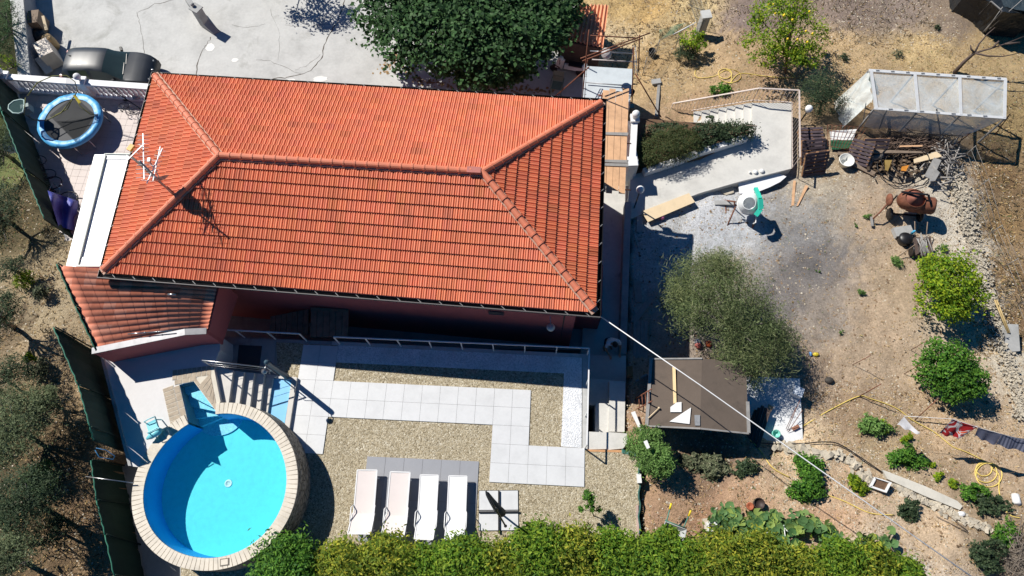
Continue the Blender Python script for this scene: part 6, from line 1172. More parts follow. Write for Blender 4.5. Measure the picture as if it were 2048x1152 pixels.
# ================= trampoline and patio things =================
tc = at(139, 240, .0); tr_ = thing('trampoline', 'round blue trampoline with a collapsed dark safety net on the patio', 'trampoline', (tc.x, tc.y, ZP)); R = 1.22; pv_ = lambda a, r, z: Vector((tc.x + r * math.cos(a), tc.y + r * math.sin(a), z))
mb = MB(); n = 96; vs = []
for k in range(n): a = 2 * math.pi * k / n; w_ = .012 * math.sin(a * 13) + .008 * math.sin(a * 31); vs += [pv_(a, R + .02, -.10), pv_(a, R, .03 + w_), pv_(a, R - .12, .055 + w_), pv_(a, R - .26, .02)]
mb.add(vs, [(k * 4 + j, ((k + 1) % n) * 4 + j, ((k + 1) % n) * 4 + j + 1, k * 4 + j + 1) for k in range(n) for j in range(3)], True); mb.build('safety_pad', M_blue, tr_)
mb = MB(); mb.add([(tc.x, tc.y, -.05)] + [pv_(2 * math.pi * k / 48, R - .2, .0) for k in range(48)], [(0, 1 + k, 1 + (k + 1) % 48) for k in range(48)], True); mb.build('jumping_mat', mat('grey_mat', C_(62, 64, 68), .7, .12, 4, .2), tr_)
for k in range(4):
    a = .5 + k * math.pi / 2; MB().tube([pv_(a - .25, R - .03, -.02), pv_(a - .25, R - .01, ZP + .02), pv_(a + .25, R - .01, ZP + .02), pv_(a + .25, R - .03, -.02)], .022, 6).build('leg', M_steel, tr_)
M_pole = mat('olive_pole_sleeve', C_(120, 120, 60), .7, .2)
for pts in ([(55, 192, 1.2), (75, 165, 1.5), (105, 152, 1.6), (133, 151, 1.6), (150, 163, 1.4), (155, 182, 1.0), (149, 192, .7)], [(51, 195, 1.2), (48, 228, .9), (68, 240, .5), (95, 240, .3), (122, 226, .3), (149, 192, .7)], [(149, 192, .7), (160, 212, .5), (180, 228, .3), (196, 230, .1)], [(146, 195, .7), (135, 218, .4), (108, 232, .2)]): MB().tube([at(*p) for p in pts], .018, 6).build('net_pole', M_pole, tr_)
MB().beam(at(148, 190, .75), at(160, 206, .6), .1, .02).build('yellow_strap', mat('yellow_strap', C_(210, 190, 50), .6), tr_)
M_net = clearmat('dark_safety_net', (.012, .014, .014), .52, .9, False)
a_, b_, c_, d_ = at(150, 193, .7), at(193, 232, .12), at(152, 285, .06), at(100, 232, .15); MB().grid(lambda u, v: a_.lerp(b_, u).lerp(d_.lerp(c_, u), v) + Vector((0, 0, .05 * math.sin(u * 9) * math.sin(v * 7) + .03)), 14, 14).build('safety_net', M_net, tr_)
MB().add([at(133, 151, 1.6), at(150, 163, 1.4), at(152, 190, .75), at(143, 197, .5), at(128, 195, .3)], [(0, 1, 2, 3, 4)]).build('net_flap', clearmat('thin_net', (.012, .014, .014), .3, .9, False), tr_)
hp = thing('ball_hoop', 'dark oval net frame with pale rim in the shaded patio corner', 'net frame', at(45, 230, ZP)); rim = [at(*q, 1.0) for q in ((42, 199), (28, 202), (18, 210), (17, 218), (26, 226), (38, 227), (46, 224), (49, 212), (48, 200))]; MB().tube(rim, .03, 6, True).build('rim', mat('pale_green_tube', C_(150, 175, 170), .5, .1), hp); MB().add(rim, [tuple(range(9))]).build('net', clearmat('green_net_film', (.05, .09, .09), .75, .9, False), hp)
MB().tube([at(48, 212, 1.0), at(60, 235, ZP)], .03, 6).build('pole', M_grey, hp); MB().box(at(54, 218, .6), (.3, .28, .3), .3).build('bracket', mat('grey_green_plastic', C_(130, 150, 150), .6), hp)
def bicycle(lab, name='bicycle', s=1.0, m=M_blackm):
    t = thing(name, lab, 'bicycle', (0, 0, 0))
    for x in (-.5, .5):
        w = MB(); w.tube([(x + .31 * math.cos(a), 0, .33 + .31 * math.sin(a)) for a in np.linspace(0, 6.28, 25)[:-1]], .022, 6, True); w = w.build('wheel', M_black, t); sp = MB()
        for k in range(5): a = k * math.pi / 5; sp.tube([(x + .3 * math.cos(a), 0, .33 + .3 * math.sin(a)), (x - .3 * math.cos(a), 0, .33 - .3 * math.sin(a))], .004, 3)
        sp.build('spokes', M_steel, w)
    MB().tube([(-.5, 0, .33), (-.08, 0, .3), (.35, 0, .68), (-.2, 0, .68), (-.08, 0, .3)], .02, 6).tube([(-.5, 0, .33), (-.2, 0, .68)], .015, 6).tube([(.5, 0, .33), (.34, 0, .74), (.32, 0, .85)], .02, 6).build('frame', m, t)
    MB().tube([(.36, -.27, .92), (.33, -.1, .88), (.33, .1, .88), (.36, .27, .92)], .016, 6).build('handlebar', M_steel, t); MB().ball((-.22, 0, .8), (.13, .07, .035), 10).build('saddle', M_black, t); MB().box((-.08, .14, .2), (.1, .1, .03)).box((-.08, -.14, .4), (.1, .1, .03)).build('pedals', M_grey, t); t.scale = (s,) * 3; return t
b = bicycle('bicycle lying on the patio beside the white awning, saddle towards the blue sheet', m=M_steel); b.location = at(138, 372, ZP + .25); b.rotation_euler = (RAD(72), 0, -.75)
b = bicycle('small bicycle lying between trampoline and green fence', s=.8); b.location = at(102, 330, ZP + .2); b.rotation_euler = (RAD(65), 0, -.9)
kb = bicycle('childs bicycle lying in the balustrade shadow under the roof eave', s=.62); kb.location = at(268, 212, ZP + .15); kb.rotation_euler = (RAD(70), 0, -.5)
sc = thing('push_bar', 'black push bar toy with a square handle lying beside the balustrade', 'push toy', at(240, 190, ZP)); MB().tube([at(222, 178, .1), at(258, 202, -.4), at(288, 222, -.5)], .02, 6).build('bar', M_blackm, sc); MB().tube([at(*q, .12) for q in ((222, 163), (234, 166), (231, 181), (224, 184), (217, 180), (218, 170))], .018, 6, True).build('handle', M_blackm, sc); MB().lathe(at(253, 198, ZP + .02), [(0, 0), (.12, 0), (.14, .08), (0, .12)], 14).build('wheel', M_black, sc); MB().ball(at(273, 193, -.5), (.17, .13, .06), 12).build('seat', M_grey, sc)
tb_ = [at(*q) for q in ((95, 381, .5), (107, 379, .5), (131, 388, .2), (156, 402, -.4), (150, 436, -.5), (139, 462, -.6), (126, 452, -.4), (116, 430, .1))]; mc = at(122, 415, .25)
MB().grid(lambda u, v: (tb_[0].lerp(tb_[3], u) if v == 0 else at(95 + 61 * u - 4 * v + 26 * v * (1 - u), 381 + 21 * u + 72 * v - 12 * v * u, .5 - .9 * u - .35 * v + .16 * math.sin(u * 9 + v * 3) + .1 * math.sin(v * 8))), 14, 14).build('blue_sheet', mat('violet_blue_tarp', C_(78, 84, 165), .5, .12, 3, .5, 8, .04), None)
settag(SC.collection.objects['blue_sheet'], 'violet blue plastic sheet crumpled beside the green patio fence', 'sheet')
# ================= vegetation =================
def T(name, label, cat, bpx, bz, lst, n, L, Wd, lm, r0=.06, **k): return plant(name, label, cat, at(bpx[0], bpx[1], bz), pcrown(lst), n, L, Wd, lm, r0, **k)
T('fig_tree', 'large dark green fig tree overhanging the concrete yard', 'tree', (975, 175), -3.7, [(800, 35, -1.6, 85, 65, 1.0), (880, 70, -1.0, 110, 85, 1.3), (960, 100, -1.0, 95, 75, 1.3), (1050, 80, -1.2, 90, 75, 1.3), (1010, 20, -.9, 120, 80, 1.2), (1100, 20, -1.4, 60, 75, 1.0), (900, 5, -1.0, 110, 60, 1.2), (940, 150, -2.0, 50, 38, .8), (1020, 145, -2.0, 50, 35, .8)], 30000, .19, .13, L_dark, .17, nl=14, clump=.13, hollow=.35, per=38, bark=M_greybark)
T('tree', 'tree just above the frame casting leafy shade on the concrete yard', 'tree', (560, -110), -3.7, [(545, -92, -1.4, 62, 34, .9)], 2600, .12, .07, L_dark, .09)
T('lemon_tree', 'tall lemon tree with yellow fruit on the upper slope', 'tree', (1572, 150), -2.6, [(1560, 30, -.5, 50, 42, .8), (1600, 75, -.9, 48, 42, .8), (1520, 95, -1.1, 36, 32, .6), (1560, 115, -1.4, 45, 25, .6), (1610, 115, -1.3, 40, 28, .6), (1510, 50, -1.1, 22, 22, .4), (1590, 10, -.6, 40, 30, .5)], 6500, .10, .055, L_lime, .08, nl=12, clump=.17, hollow=.5, per=30)
lt_ = [o for o in SC.collection.objects if o.name.startswith('lemon_tree')][0]
for k in range(12): a = rnd.choice([(1560, 30, .0), (1600, 75, -.3), (1545, 15, -.1), (1580, 50, .1)]); MB().ball(at(a[0] + rnd.gauss(0, 18), a[1] + rnd.gauss(0, 14), a[2] + .2), (.05, .05, .06), 8).build('lemon', mat('lemon_skin', C_(250, 215, 50), .4, .05), lt_)
T('small_tree', 'small bright green sapling behind the wire fence near the concrete pillar', 'tree', (1380, 108), -3.1, [(1388, 80, -2.3, 26, 20, .35), (1400, 88, -2.4, 16, 14, .3)], 1100, .09, .05, L_lime, .03); T('shrub', 'dark spiky low shrub beneath the bright sapling', 'shrub', (1375, 112), -3.1, [(1372, 102, -2.8, 24, 24, .35)], 1500, .12, .02, L_oliveD, .02)
T('olive_bush', 'bushy dark olive beside the globe lamp and landing railing', 'shrub', (1640, 225), -2.2, [(1638, 180, -1.3, 40, 36, .8), (1625, 210, -1.6, 30, 28, .6), (1665, 200, -1.6, 26, 30, .6)], 8000, .07, .018, L_oliveD, .05, per=25, hollow=.2)
T('juniper_shrub', 'rounded dark brownish juniper shrub in the white kerbed bed', 'shrub', (1330, 315), -1.6, [(1325, 300, -1.15, 48, 34, .5), (1372, 292, -1.2, 32, 32, .42), (1350, 280, -1.2, 46, 26, .4), (1292, 316, -1.3, 24, 22, .35)], 17000, .055, .022, L_juni, .0, per=20, hollow=.55, clump=.09); 
T('shrub', 'sparse rose bush behind the juniper along the thin barred railing', 'shrub', (1440, 280), -1.6, [(1420, 262, -1.2, 34, 16, .35), (1470, 265, -1.2, 38, 20, .35), (1405, 285, -1.3, 26, 16, .3), (1330, 262, -1.35, 48, 14, .3), (1495, 262, -1.3, 16, 12, .2), (1420, 238, -1.0, 9, 9, .1)], 6500, .075, .045, L_oliveD, .02, per=22)
T('shrub', 'low shrub growing among dry grass below the yellow hose loops', 'shrub', (1440, 190), -2.9, [(1440, 180, -2.75, 20, 13, .2)], 900, .08, .05, L_green, .0)
T('tamarisk', 'large feathery grey green tree spreading above the shed', 'tree', (1465, 690), -1.5, [(1400, 560, .2, 62, 50, .9), (1450, 600, .6, 85, 75, 1.1), (1500, 660, .4, 70, 70, 1.0), (1380, 620, .0, 50, 55, .8), (1530, 700, .0, 52, 55, .8), (1470, 720, .2, 45, 42, .6), (1440, 540, .2, 50, 36, .7), (1560, 680, -.4, 36, 40, .6), (1490, 755, .1, 34, 30, .5), (1350, 590, -.3, 32, 36, .5)], 46000, .075, .019, L_tam, .11, nl=26, clump=.15, hollow=.25, per=26, bark=M_greybark)
tm_ = [o for o in SC.collection.objects if o.name == 'tamarisk'][0]; pos, cc, d = leafpos(pcrown([(1400, 560, .3, 66, 54, .9), (1450, 600, .7, 90, 80, 1.1), (1505, 665, .5, 76, 76, 1.0), (1375, 620, .1, 56, 60, .8), (1540, 705, .1, 58, 60, .8), (1470, 725, .3, 48, 48, .6), (1440, 535, .3, 55, 40, .7)]), 6000, .17, .6, 22)
V, Q = leaves(pos, .17, .012, .5, d, ); fast('sprigs', V, Q, leafmat('pale_sprig', [(.07, .09, .035), (.16, .19, .07), (.30, .33, .16)], .1), tm_)
T('lemon_tree', 'yellow green lemon tree beside the dry stone wall', 'tree', (1890, 625), -1.9, [(1870, 545, -.7, 36, 34, .6), (1900, 560, -.4, 50, 50, .8), (1925, 590, -.6, 42, 46, .7), (1885, 600, -.7, 45, 42, .7), (1905, 625, -.9, 40, 24, .5), (1850, 560, -1.0, 30, 30, .4)], 9000, .10, .055, L_lime, .08, per=32, clump=.14)
T('orange_tree', 'dark green orange tree below the yellow green lemon tree', 'tree', (1905, 795), -1.75, [(1895, 725, -.8, 46, 40, .65), (1925, 755, -.8, 42, 40, .6), (1870, 745, -1.0, 34, 36, .5), (1905, 780, -1.0, 40, 24, .4)], 8000, .10, .055, L_green, .08, per=32, clump=.14)
T('round_shrub', 'rounded fresh green shrub between gravel corner and shed', 'shrub', (1318, 935), -.2, [(1285, 890, .3, 30, 32, .5), (1318, 925, .5, 30, 30, .55), (1300, 880, .4, 26, 22, .4), (1305, 910, .5, 36, 34, .5)], 9500, .09, .028, L_shrub, .05, per=26, hollow=.5, clump=.12)
for x, y, rx, ry, m, nm, lab, n in [(1375, 925, 24, 18, L_grey, 'sage_bush', 'small grey green herb bush left in the row below the shed', 1800), (1430, 928, 34, 24, L_grey, 'sage_bush', 'largest rounded grey green herb bush in the row below the shed', 3800), (1402, 922, 22, 18, L_grey, 'sage_bush', 'brownish herb bush in the middle of the row below the shed', 1500), (1490, 935, 26, 18, L_oliveD, 'sage_bush', 'dark low bush right end of the row below the shed', 1900),
        (1745, 845, 34, 26, L_shrub, 'vegetable_plant', 'upper left leafy bush of the diagonal vegetable row', 2600), (1765, 858, 18, 18, L_lime, 'vegetable_plant', 'bright lime clump in the upper diagonal vegetable row', 1000), (1808, 912, 40, 24, L_green, 'vegetable_plant', 'long dark leafy bush in the diagonal vegetable row', 3000), (1812, 878, 15, 10, L_lime, 'vegetable_plant', 'small lime plant above the long dark vegetable bush', 500), (1866, 933, 10, 8, L_lime, 'lettuce_plant', 'upper of two small lime lettuces in a dark row', 350), (1872, 953, 12, 11, L_lime, 'lettuce_plant', 'lower of two small lime lettuces in a dark row', 400), (1902, 967, 13, 10, L_lime, 'lettuce_plant', 'lime lettuce beside the spiky artichoke', 400),
        (1935, 980, 34, 18, L_green, 'artichoke_plant', 'spiky dark green artichoke plant near the yellow hose coil', 1500), (1975, 1010, 36, 20, L_oliveD, 'artichoke_plant', 'straggly darker plants right of the spiky artichoke', 1300), (1610, 940, 36, 30, L_green, 'citrus_sapling', 'dark citrus sapling under the white cable', 3200), (1608, 975, 38, 24, L_green, 'citrus_sapling', 'lower half bush just below the citrus sapling', 2600), (1715, 972, 22, 18, L_lime, 'citrus_sapling', 'small citrus plant left of the white planter', 1200), (1815, 1020, 28, 22, L_oliveD, 'tomato_plant', 'dark tomato plant below the long concrete beam', 1500), (1998, 1070, 32, 26, L_green, 'tomato_plant', 'thin tangled plant at the lower right', 1300), (1965, 1115, 36, 30, L_oliveD, 'tomato_plant', 'fluffy dark plant in the bottom right corner', 2300),
        (1705, 495, 0, 0, None, '', '', 0), (1732, 432, 14, 10, L_shrub, 'weed_tuft', 'round green weed tuft left of the rusty mixer', 420), (1712, 452, 8, 8, L_shrub, 'weed_tuft', 'tiny weed tuft below the round green one', 130), (1788, 522, 20, 20, L_shrub, 'weed_tuft', 'large green weed patch below the handcart', 1100), (1880, 500, 18, 12, L_shrub, 'weed_tuft', 'green weed patch right of the handcart above the lemon tree', 700), (1719, 587, 12, 12, L_shrub, 'weed_tuft', 'green weed tuft alone in the middle of bare earth', 380), (1680, 665, 9, 6, L_shrub, 'weed_tuft', 'faint weed tuft near the centre right of the earth', 150), (1634, 545, 9, 8, L_shrub, 'weed_tuft', 'faint weed tuft on the dark ash patch', 120),
        (1870, 58, 16, 10, L_oliveD, 'weed_tuft', 'dark weed on the upper slope beside the tarp hut', 500), (1795, 110, 16, 14, L_grey, 'weed_tuft', 'grey green tuft on the tan terrace above the greenhouse', 500), (1690, 118, 20, 12, L_oliveD, 'weed_tuft', 'dark weed right of the lemon tree', 600), (2040, 50, 26, 34, L_oliveD, 'shrub', 'dark bush at the right edge below the tarp hut', 2200), (1296, 10, 0, 0, None, '', '', 0), (1740, 170, 10, 26, L_oliveD, 'shrub', 'dark climber at the left end of the greenhouse', 700)]:
    if n: g = ag(x, y); h = max(rx, ry) / 60 * .55; plant(nm, lab, 'plant', g, [(g + Vector((rnd.uniform(-.5, .5) * rx / 60, rnd.uniform(-.5, .5) * ry / 60, h * rnd.uniform(.3, .8))), (rx / 95 * rnd.uniform(.6, 1.1), ry / 85 * rnd.uniform(.6, 1.1), h * rnd.uniform(.5, .9))) for _ in range(5)], n, .085 if 'weed' not in nm else .06, .045 if 'weed' not in nm else .018, m, .0 if n < 1500 else .02, per=24, hollow=.2)
T('small_tree', 'lone small sapling growing in the gravel near the hedge', 'tree', (1190, 1035), 0, [(1172, 1000, .9, 14, 16, .3), (1180, 990, 1.0, 9, 9, .2), (1168, 1022, .8, 11, 10, .2), (1186, 1014, .7, 12, 12, .2)], 750, .085, .04, L_green, .02)
# squash patch
def squash(lab, pts, n):
    g = ag(*pts[0]); t = thing('squash_plant', lab, 'plant', g, group='squash plants in the lower bed'); V = []; Qs = []; mb = MB()
    for _ in range(n):
        x, y = rnd.choice(pts); c = ag(x + rnd.gauss(0, 13), y + rnd.gauss(0, 9), rnd.uniform(.15, .45)); s = rnd.uniform(.07, .15); m = Matrix.Rotation(rnd.uniform(0, 6), 3, 'Z') @ Matrix.Rotation(rnd.gauss(0, .35), 3, 'X'); vs = [c - Vector((0, 0, .02))]
        for k in range(9): a = .35 + k * (5.6 / 8); r = s * (1 + .12 * math.sin(a * 5)); vs.append(c + m @ Vector((r * math.cos(a), r * math.sin(a), .03)))
        mb.add(vs, [(0, k, k + 1) for k in range(1, 9)], True)
    mb.build('leaves', L_squash, t)
squash('big leaved squash plant on the left, behind the round pots', [(1455, 1030), (1480, 1045), (1475, 1065), (1500, 1055), (1450, 1055)], 150); squash('middle squash plant with yellowish leaves', [(1535, 1035), (1545, 1055), (1555, 1080), (1570, 1095), (1520, 1040)], 120); squash('right squash plant trailing towards the bare soil', [(1595, 1040), (1620, 1048), (1650, 1062), (1580, 1060)], 95); squash('small bluish cabbage like plant above the hedge', [(1733, 1080), (1765, 1085)], 34)
for i, (a, b) in enumerate((((1525, 1065), (1555, 1066)), ((1565, 1052), (1585, 1072)), ((1568, 1050), (1572, 1085)))): single('white_cane', MB().tube([ag(*a, .4), ag(*b, .4)], .015, 5), M_whitem, ('horizontal', 'slanting', 'upright')[i] + ' white cane among the squash leaves', 'cane')
# hedge of citrus trees along the bottom
hed = [(575, 1108, 58, L_green, 'dark green citrus tree nearest the pool', 1.0), (690, 1112, 52, L_hedgey, 'yellowing citrus tree left of the sun loungers', 1.0), (770, 1108, 55, L_hedgey, 'yellow green citrus tree under the two taupe loungers', 1.15), (850, 1122, 52, L_hedge, 'citrus tree below the gap between taupe and white loungers', 1.1), (925, 1102, 55, L_hedge, 'green citrus tree covering the head of the rightmost lounger', 1.25), (1000, 1112, 50, L_hedgey, 'yellow green citrus tree below the folded umbrella', 1.1), (1075, 1092, 50, L_hedge, 'bright green citrus tree right of the folded umbrella', 1.2), (1145, 1108, 52, L_hedgey, 'yellow tipped citrus tree below the gravel sapling', 1.1), (1225, 1106, 50, L_hedge, 'citrus tree at the yellow hose coil', 1.1), (1300, 1120, 50, L_hedge, 'citrus tree left of the wheelbarrow', 1.05), (1370, 1125, 46, L_hedge, 'citrus tree right of the wheelbarrow', 1.05), (1445, 1118, 55, L_hedgey, 'yellowish citrus tree below the block stack', 1.15), (1525, 1120, 55, L_hedgey, 'olive yellow citrus tree below the squash plants', 1.1), (1600, 1140, 46, L_hedgey, 'brownish citrus tree at the bottom edge below the squash', 1.0), (1670, 1118, 42, L_hedge, 'small green citrus tree below the cabbage plants', 1.0), (1740, 1135, 46, L_hedgey, 'strongly yellow citrus tree near the cable end', .95), (1800, 1145, 40, L_hedge, 'rightmost citrus tree of the bottom row', .9), (1330, 1075, 18, L_hedge, 'slender citrus shoot reaching over the wheelbarrow tray', 1.2)]
for x, y, r, m, lab, h in hed:
    h -= rnd.uniform(0, .25); y += 24 if x < 1020 else 5 if x != 1330 else 0
    k = r / 55; T('citrus_tree', lab, 'tree', (x + 2, y + 10), 0, [(x + rnd.uniform(-8, 8), y + rnd.uniform(-6, 6), h, r * 1.1, r * .95, .75 * k), (x - r * .5, y - r * .25, h - .1, r * .55, r * .5, .5 * k), (x + r * .5, y - r * .2, h - .1, r * .55, r * .5, .5 * k), (x, y - r * .6, h - .15, r * .5, r * .45, .45 * k), (x + r * .3, y + r * .6, h, r * .7, r * .6, .6 * k)], int(9000 * k), .115, .042, m, .05, nl=6, clump=.17, per=22, hollow=.35, group='citrus trees along the bottom edge')
# left slope olives
for x, y, z, rx, ry, n, m, lab in [(25, 855, 1.9, 72, 78, 11000, L_olive, 'large olive tree at the left edge level with the pool'), (50, 1000, 2.0, 62, 60, 9000, L_oliveD, 'dark olive tree at the lower left, below the large olive'), (20, 1110, 2.0, 58, 45, 6000, L_olive, 'olive tree in the bottom left corner'), (-5, 640, 1.6, 45, 60, 4500, L_oliveD, 'dark olive tree at the left edge beside the pink tile roof'), (-8, 430, .6, 55, 70, 6500, L_oliveD, 'dark olive tree at the left edge beside the patio fence'), (-8, 300, -.6, 40, 55, 4500, L_oliveD, 'olive tree at the left edge below the yard corner'), (10, 60, -1.8, 26, 70, 4500, L_dark, 'dark tree outside the yard wall at the top left'), (12, 128, -2.0, 20, 14, 500, L_lime, 'lime green bush by the left balustrade corner')]:
    T('olive_tree' if 'olive' in lab else 'tree' if 'dark' in lab else 'shrub', lab, 'tree' if n > 600 else 'shrub', (x + 30, y + 15), G(*at(x + 30, y + 15, z - 1.5).xy), [(x, y, z, rx, ry, .7), (x + rx * .35, y - ry * .45, z - .3, rx * .55, ry * .5, .5), (x - rx * .2, y + ry * .5, z - .3, rx * .6, ry * .5, .5)], n, .085, .022, m, .09, nl=12, clump=.15, per=24, hollow=.35, bark=M_greybark)
for x, y, z, r, n, m, lab in [(95, 800, 1.6, 26, 1800, L_olive, 'olive sapling right of the large left olive'), (110, 1060, 1.5, 30, 2200, L_oliveD, 'olive sapling near the green fence at the lower left'), (10, 760, 1.8, 45, 3600, L_oliveD, 'dark olive crown above the large left olive'), (25, 540, .9, 24, 1300, L_oliveD, 'olive sapling at the left edge level with the pink tile roof')]:
    T('olive_tree', lab, 'tree', (x + 14, y + 8), G(*at(x + 14, y + 8, z - 1.2).xy), [(x, y, z - .3, r, r, .6), (x + r * .5, y - r * .5, z - .5, r * .6, r * .6, .4), (x - r * .4, y + r * .6, z - .5, r * .6, r * .6, .4)], n, .085, .022, m, .05, nl=8, clump=.17, per=22, hollow=.3, bark=M_greybark)
for x, y, r, m, lab in ((62, 568, 17, L_lime, 'bright green young bush on the left slope'), (72, 720, 9, L_lime, 'tiny green seedling on the left slope'), (95, 590, 14, L_grey, 'dry grey shrub right of the bright young bush'), (88, 745, 18, L_grey, 'dry low shrub beside the tiny seedling'), (90, 960, 26, L_shrub, 'fresh green bush low between the lower left olives')): g = ag(x, y); plant('shrub', lab, 'shrub', g, [(g + Vector((0, 0, .3)), (r / 52, r / 48, .3))], int(r * 55), .07, .035, m, .02, per=22, hollow=.2)
# bare tree beyond greenhouse
dt = thing('bare_tree', 'bare leaning tree with forked branches behind the greenhouse', 'tree', ag(1908, 146)); zz_ = -2.6
b_ = at(1908, 146, -2.7); fk = at(1949, 106, -1.6); MB().tube([b_, at(1928, 124, -2.2), fk], [.09, .075, .06], 8).build('trunk', M_darkwood, dt)
for pts in ([fk, at(1958, 88, -1.4), at(1975, 68, -1.1), at(1990, 55, -.9)], [fk, at(1985, 96, -1.4), at(2010, 88, -1.3), at(2050, 72, -1.1)], [fk, at(1975, 112, -1.5), at(2005, 113, -1.4), at(2040, 106, -1.3)], [fk, at(1942, 98, -1.5), at(1941, 90, -1.4)], [at(1985, 96, -1.4), at(1998, 82, -1.2)], [at(2010, 88, -1.3), at(2040, 85, -1.2)]): MB().tube(pts, [.045, .035, .025, .012][:len(pts)], 6).build('branch', M_darkwood, dt)
mb = MB()
for k in range(260): a = rnd.uniform(0, 3.1); c = ag(2035 + rnd.gauss(0, 16), 1115 + rnd.gauss(0, 28), rnd.uniform(.05, .35)); d = Vector((math.cos(a), math.sin(a), rnd.gauss(0, .2))) * rnd.uniform(.15, .5); mb.tube([c - d, c + d], rnd.uniform(.005, .012), 3)
settag(mb.build('twig_heap', mat('grey_twigs', C_(150, 138, 125), .9, .4, 9, 0)), 'heap of dry grey twigs in the bottom right corner', 'twigs', kind='stuff')
single('stake_bundle', MB().tube([ag(1872, 1032, .1), ag(1935, 1065, .1)], .012, 4), M_oldwood, 'thin stake lying below the long concrete beam', 'stake'); single('stake_bundle', MB().tube([ag(1890, 1025, .12), ag(1935, 1062, .1)], .012, 4), M_oldwood, 'thinner stake crossing the first below the concrete beam', 'stake')
single('plastic_bottle', MB().lathe(ag(1967, 988, .1), [(0, 0), (.08, .0), (.09, .12), (.0, .16)], 12), M_whitem, 'small white plastic lump beside the artichoke', 'plastic piece'); single('plastic_bottle', MB().ball(ag(1923, 1028, .08), (.13, .09, .06), 10), M_whitem, 'white plastic lump at the end of the long concrete beam', 'plastic piece'); single('white_jar', MB().tube([ag(2030, 990, .12), ag(2034, 1008, .12)], .12, 12), M_white, 'white cylinder lying at the right edge beside the hose', 'canister')
# ================= ground cover: stones, straw =================
def scatter(name, label, cat, n, size, zones, m, flat=.5, blades=False):
    pts = []
    tot = sum(z[4] for z in zones)
    for x, y, rx, ry, w in zones:
        k = int(n * w / tot); X = x + NR.uniform(-1, 1, k) * rx; Y = y + NR.uniform(-1, 1, k) * ry; D = (R3 @ np.stack([(X - 1024) / F, -(Y - 576) / F, -np.ones(k)])); Z = np.full(k, -1.5)
        for _ in range(10): s = (Z - CH) / D[2]; Z = .4 * Z + .6 * Gv(D[0] * s, D[1] * s)
        pts.append(np.stack([D[0] * s, D[1] * s, Z], 1))
    P = np.concatenate(pts); ok = ~(inpoly(P[:, 0], P[:, 1], P_yard) | inpoly(P[:, 0], P[:, 1], P_built)); P = P[ok]; k = len(P); s = size * (.4 + 1.2 * NR.random(k) ** 2)
    if blades:
        a = NR.uniform(0, 6.28, k); d = np.stack([np.cos(a), np.sin(a), NR.uniform(.1, .9, k)], 1) * s[:, None]; w = np.stack([-np.sin(a), np.cos(a), np.zeros(k)], 1) * (s * .07)[:, None]
        V = np.stack([P - w, P + w, P + d * .6 + w * .6, P + d * .6 - w * .6], 1).reshape(-1, 3); Q = np.arange(4 * k).reshape(k, 4)
    else:
        O = np.array([[1, 0, 0], [0, 1, 0], [-1, 0, 0], [0, -1, 0], [0, 0, 1]], float)[None] * NR.uniform(.5, 1.1, (k, 5, 1)); a = NR.uniform(0, 6.28, k); ca, sa = np.cos(a), np.sin(a)
        x = O[..., 0] * ca[:, None] - O[..., 1] * sa[:, None]; y = O[..., 0] * sa[:, None] + O[..., 1] * ca[:, None]; V = P[:, None] + np.stack([x, y, O[..., 2] * flat], -1) * s[:, None, None]; V = V.reshape(-1, 3); b = (np.arange(k) * 5)[:, None, None]; Q = (b + np.array([[0, 1, 4], [1, 2, 4], [2, 3, 4], [3, 0, 4]])[None]).reshape(-1, 3)
    o = fast(name, V, Q, m, None, (0, 0, 0)); settag(o, label, cat, kind='stuff'); return o
def islandmat(name, cols):
    m, n, l, b = newmat(name); g = n.new('ShaderNodeNewGeometry'); k = len(cols); l.new(ramp(n, l, g.outputs['Random Per Island'], [(i / (k - 1), c) for i, c in enumerate(cols)]), b.inputs['Base Color']); b.inputs['Roughness'].default_value = .95; b.inputs['Specular IOR Level'].default_value = .1; return m
ZO = [(1660, 620, 420, 300, 5), (1650, 950, 400, 200, 4.5), (1660, 90, 400, 130, 3.5), (1300, 80, 100, 90, .6), (1980, 500, 80, 250, 1.2), (90, 700, 130, 520, 3)]
scatter('small_stones', 'pale stone chips strewn over the dry earth', 'stones', 30000, .032, ZO + [(1660, 350, 90, 40, 1.4), (1900, 480, 60, 160, 1.2), (1720, 40, 200, 50, 2), (1690, 960, 130, 60, 1.5)], islandmat('stone_chips', [C_(150, 135, 115), C_(185, 172, 150), C_(212, 203, 185), C_(130, 118, 102)]))
scatter('clods', 'brown clods of earth over the garden', 'soil', 16000, .04, ZO, islandmat('earth_clods', [C_(120, 98, 76), C_(150, 125, 98), C_(95, 78, 62)]), .5)
scatter('dry_straw', 'dry straw and leaf litter on the garden ground', 'straw', 52000, .10, ZO + [(1750, 120, 250, 50, 4), (2010, 450, 60, 260, 3), (1310, 60, 100, 80, 3), (100, 700, 110, 500, 2)], islandmat('straw', [C_(170, 140, 90), C_(205, 178, 125), C_(140, 112, 75), C_(190, 160, 118)]), blades=True)
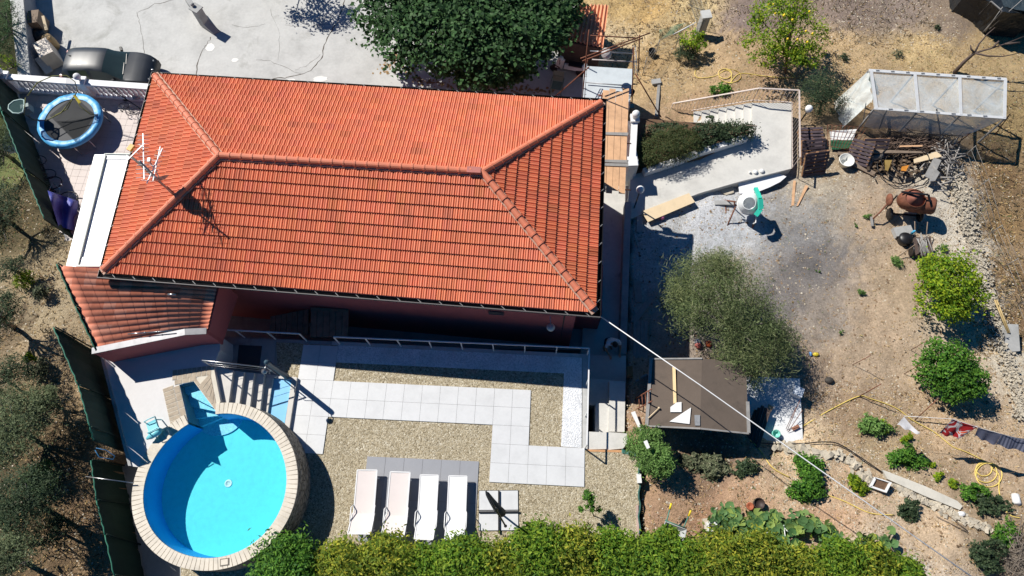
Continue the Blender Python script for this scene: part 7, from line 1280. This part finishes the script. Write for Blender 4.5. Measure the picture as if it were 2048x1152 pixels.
scatter('dry_scrub', 'dark dry scrub stems on the slopes', 'scrub', 9000, .2, [(2010, 450, 60, 260, 3), (1600, 30, 260, 60, 3), (100, 700, 110, 500, 5), (1300, 110, 90, 60, 1)], islandmat('scrub', [C_(100, 85, 65), C_(70, 62, 48), C_(135, 118, 90)]), blades=True)
scatter('green_weeds', 'thin green weeds sprouting across the dry ground', 'weeds', 7000, .09, [(1560, 560, 230, 160, .7), (1450, 220, 120, 40, 1), (1650, 150, 250, 50, 1.3), (2000, 150, 50, 80, .6), (60, 300, 70, 200, 2), (1700, 900, 250, 120, 1), (1990, 430, 50, 200, .8), (1540, 900, 120, 40, .5), (1275, 440, 18, 50, .3)], islandmat('weeds', [(.06, .12, .03), (.10, .17, .05), (.15, .19, .07)]), blades=True)

# loose gravel over the gravel sheets, with a little spill on the paving edges
pts = []
for x0, y0, x1, y1, n in [(650, 842, 984, 912, 3600), (618, 905, 722, 1100, 3000), (948, 920, 984, 985, 700), (1040, 972, 1276, 1100, 5200), (1174, 908, 1278, 974, 1700), (670, 728, 1120, 757, 1800), (1066, 780, 1126, 892, 1100), (553, 686, 600, 746, 400)]:
    for _ in range(n):
        f = rnd.random(); x = x0 + (x1 - x0) * rnd.random(); y = y0 + (y1 - y0) * f + .05 * (x - x0) * (0 if y1 - y0 > 60 and x1 - x0 < 120 else 1); p = at(x, y, .016)
        if not any(abs(v) < 0 for v in p): pts.append(tuple(p))
P = np.array(pts); k = len(P); s = .012 + .016 * NR.random(k); O_ = np.array([[1, 0, 0], [0, 1, 0], [-1, 0, 0], [0, -1, 0], [0, 0, .7]], float)[None] * NR.uniform(.5, 1.1, (k, 5, 1)); V = (P[:, None] + O_ * s[:, None, None]).reshape(-1, 3); Q = ((np.arange(k) * 5)[:, None, None] + np.array([[0, 1, 4], [1, 2, 4], [2, 3, 4], [3, 0, 4]])[None]).reshape(-1, 3)
settag(fast('loose_gravel', V, Q, islandmat('gravel_bits', [C_(140, 126, 100), C_(180, 168, 142), C_(205, 196, 174), C_(120, 108, 86)]), None, (0, 0, 0)), 'loose beige gravel stones lying on the terrace', 'gravel', kind='stuff')
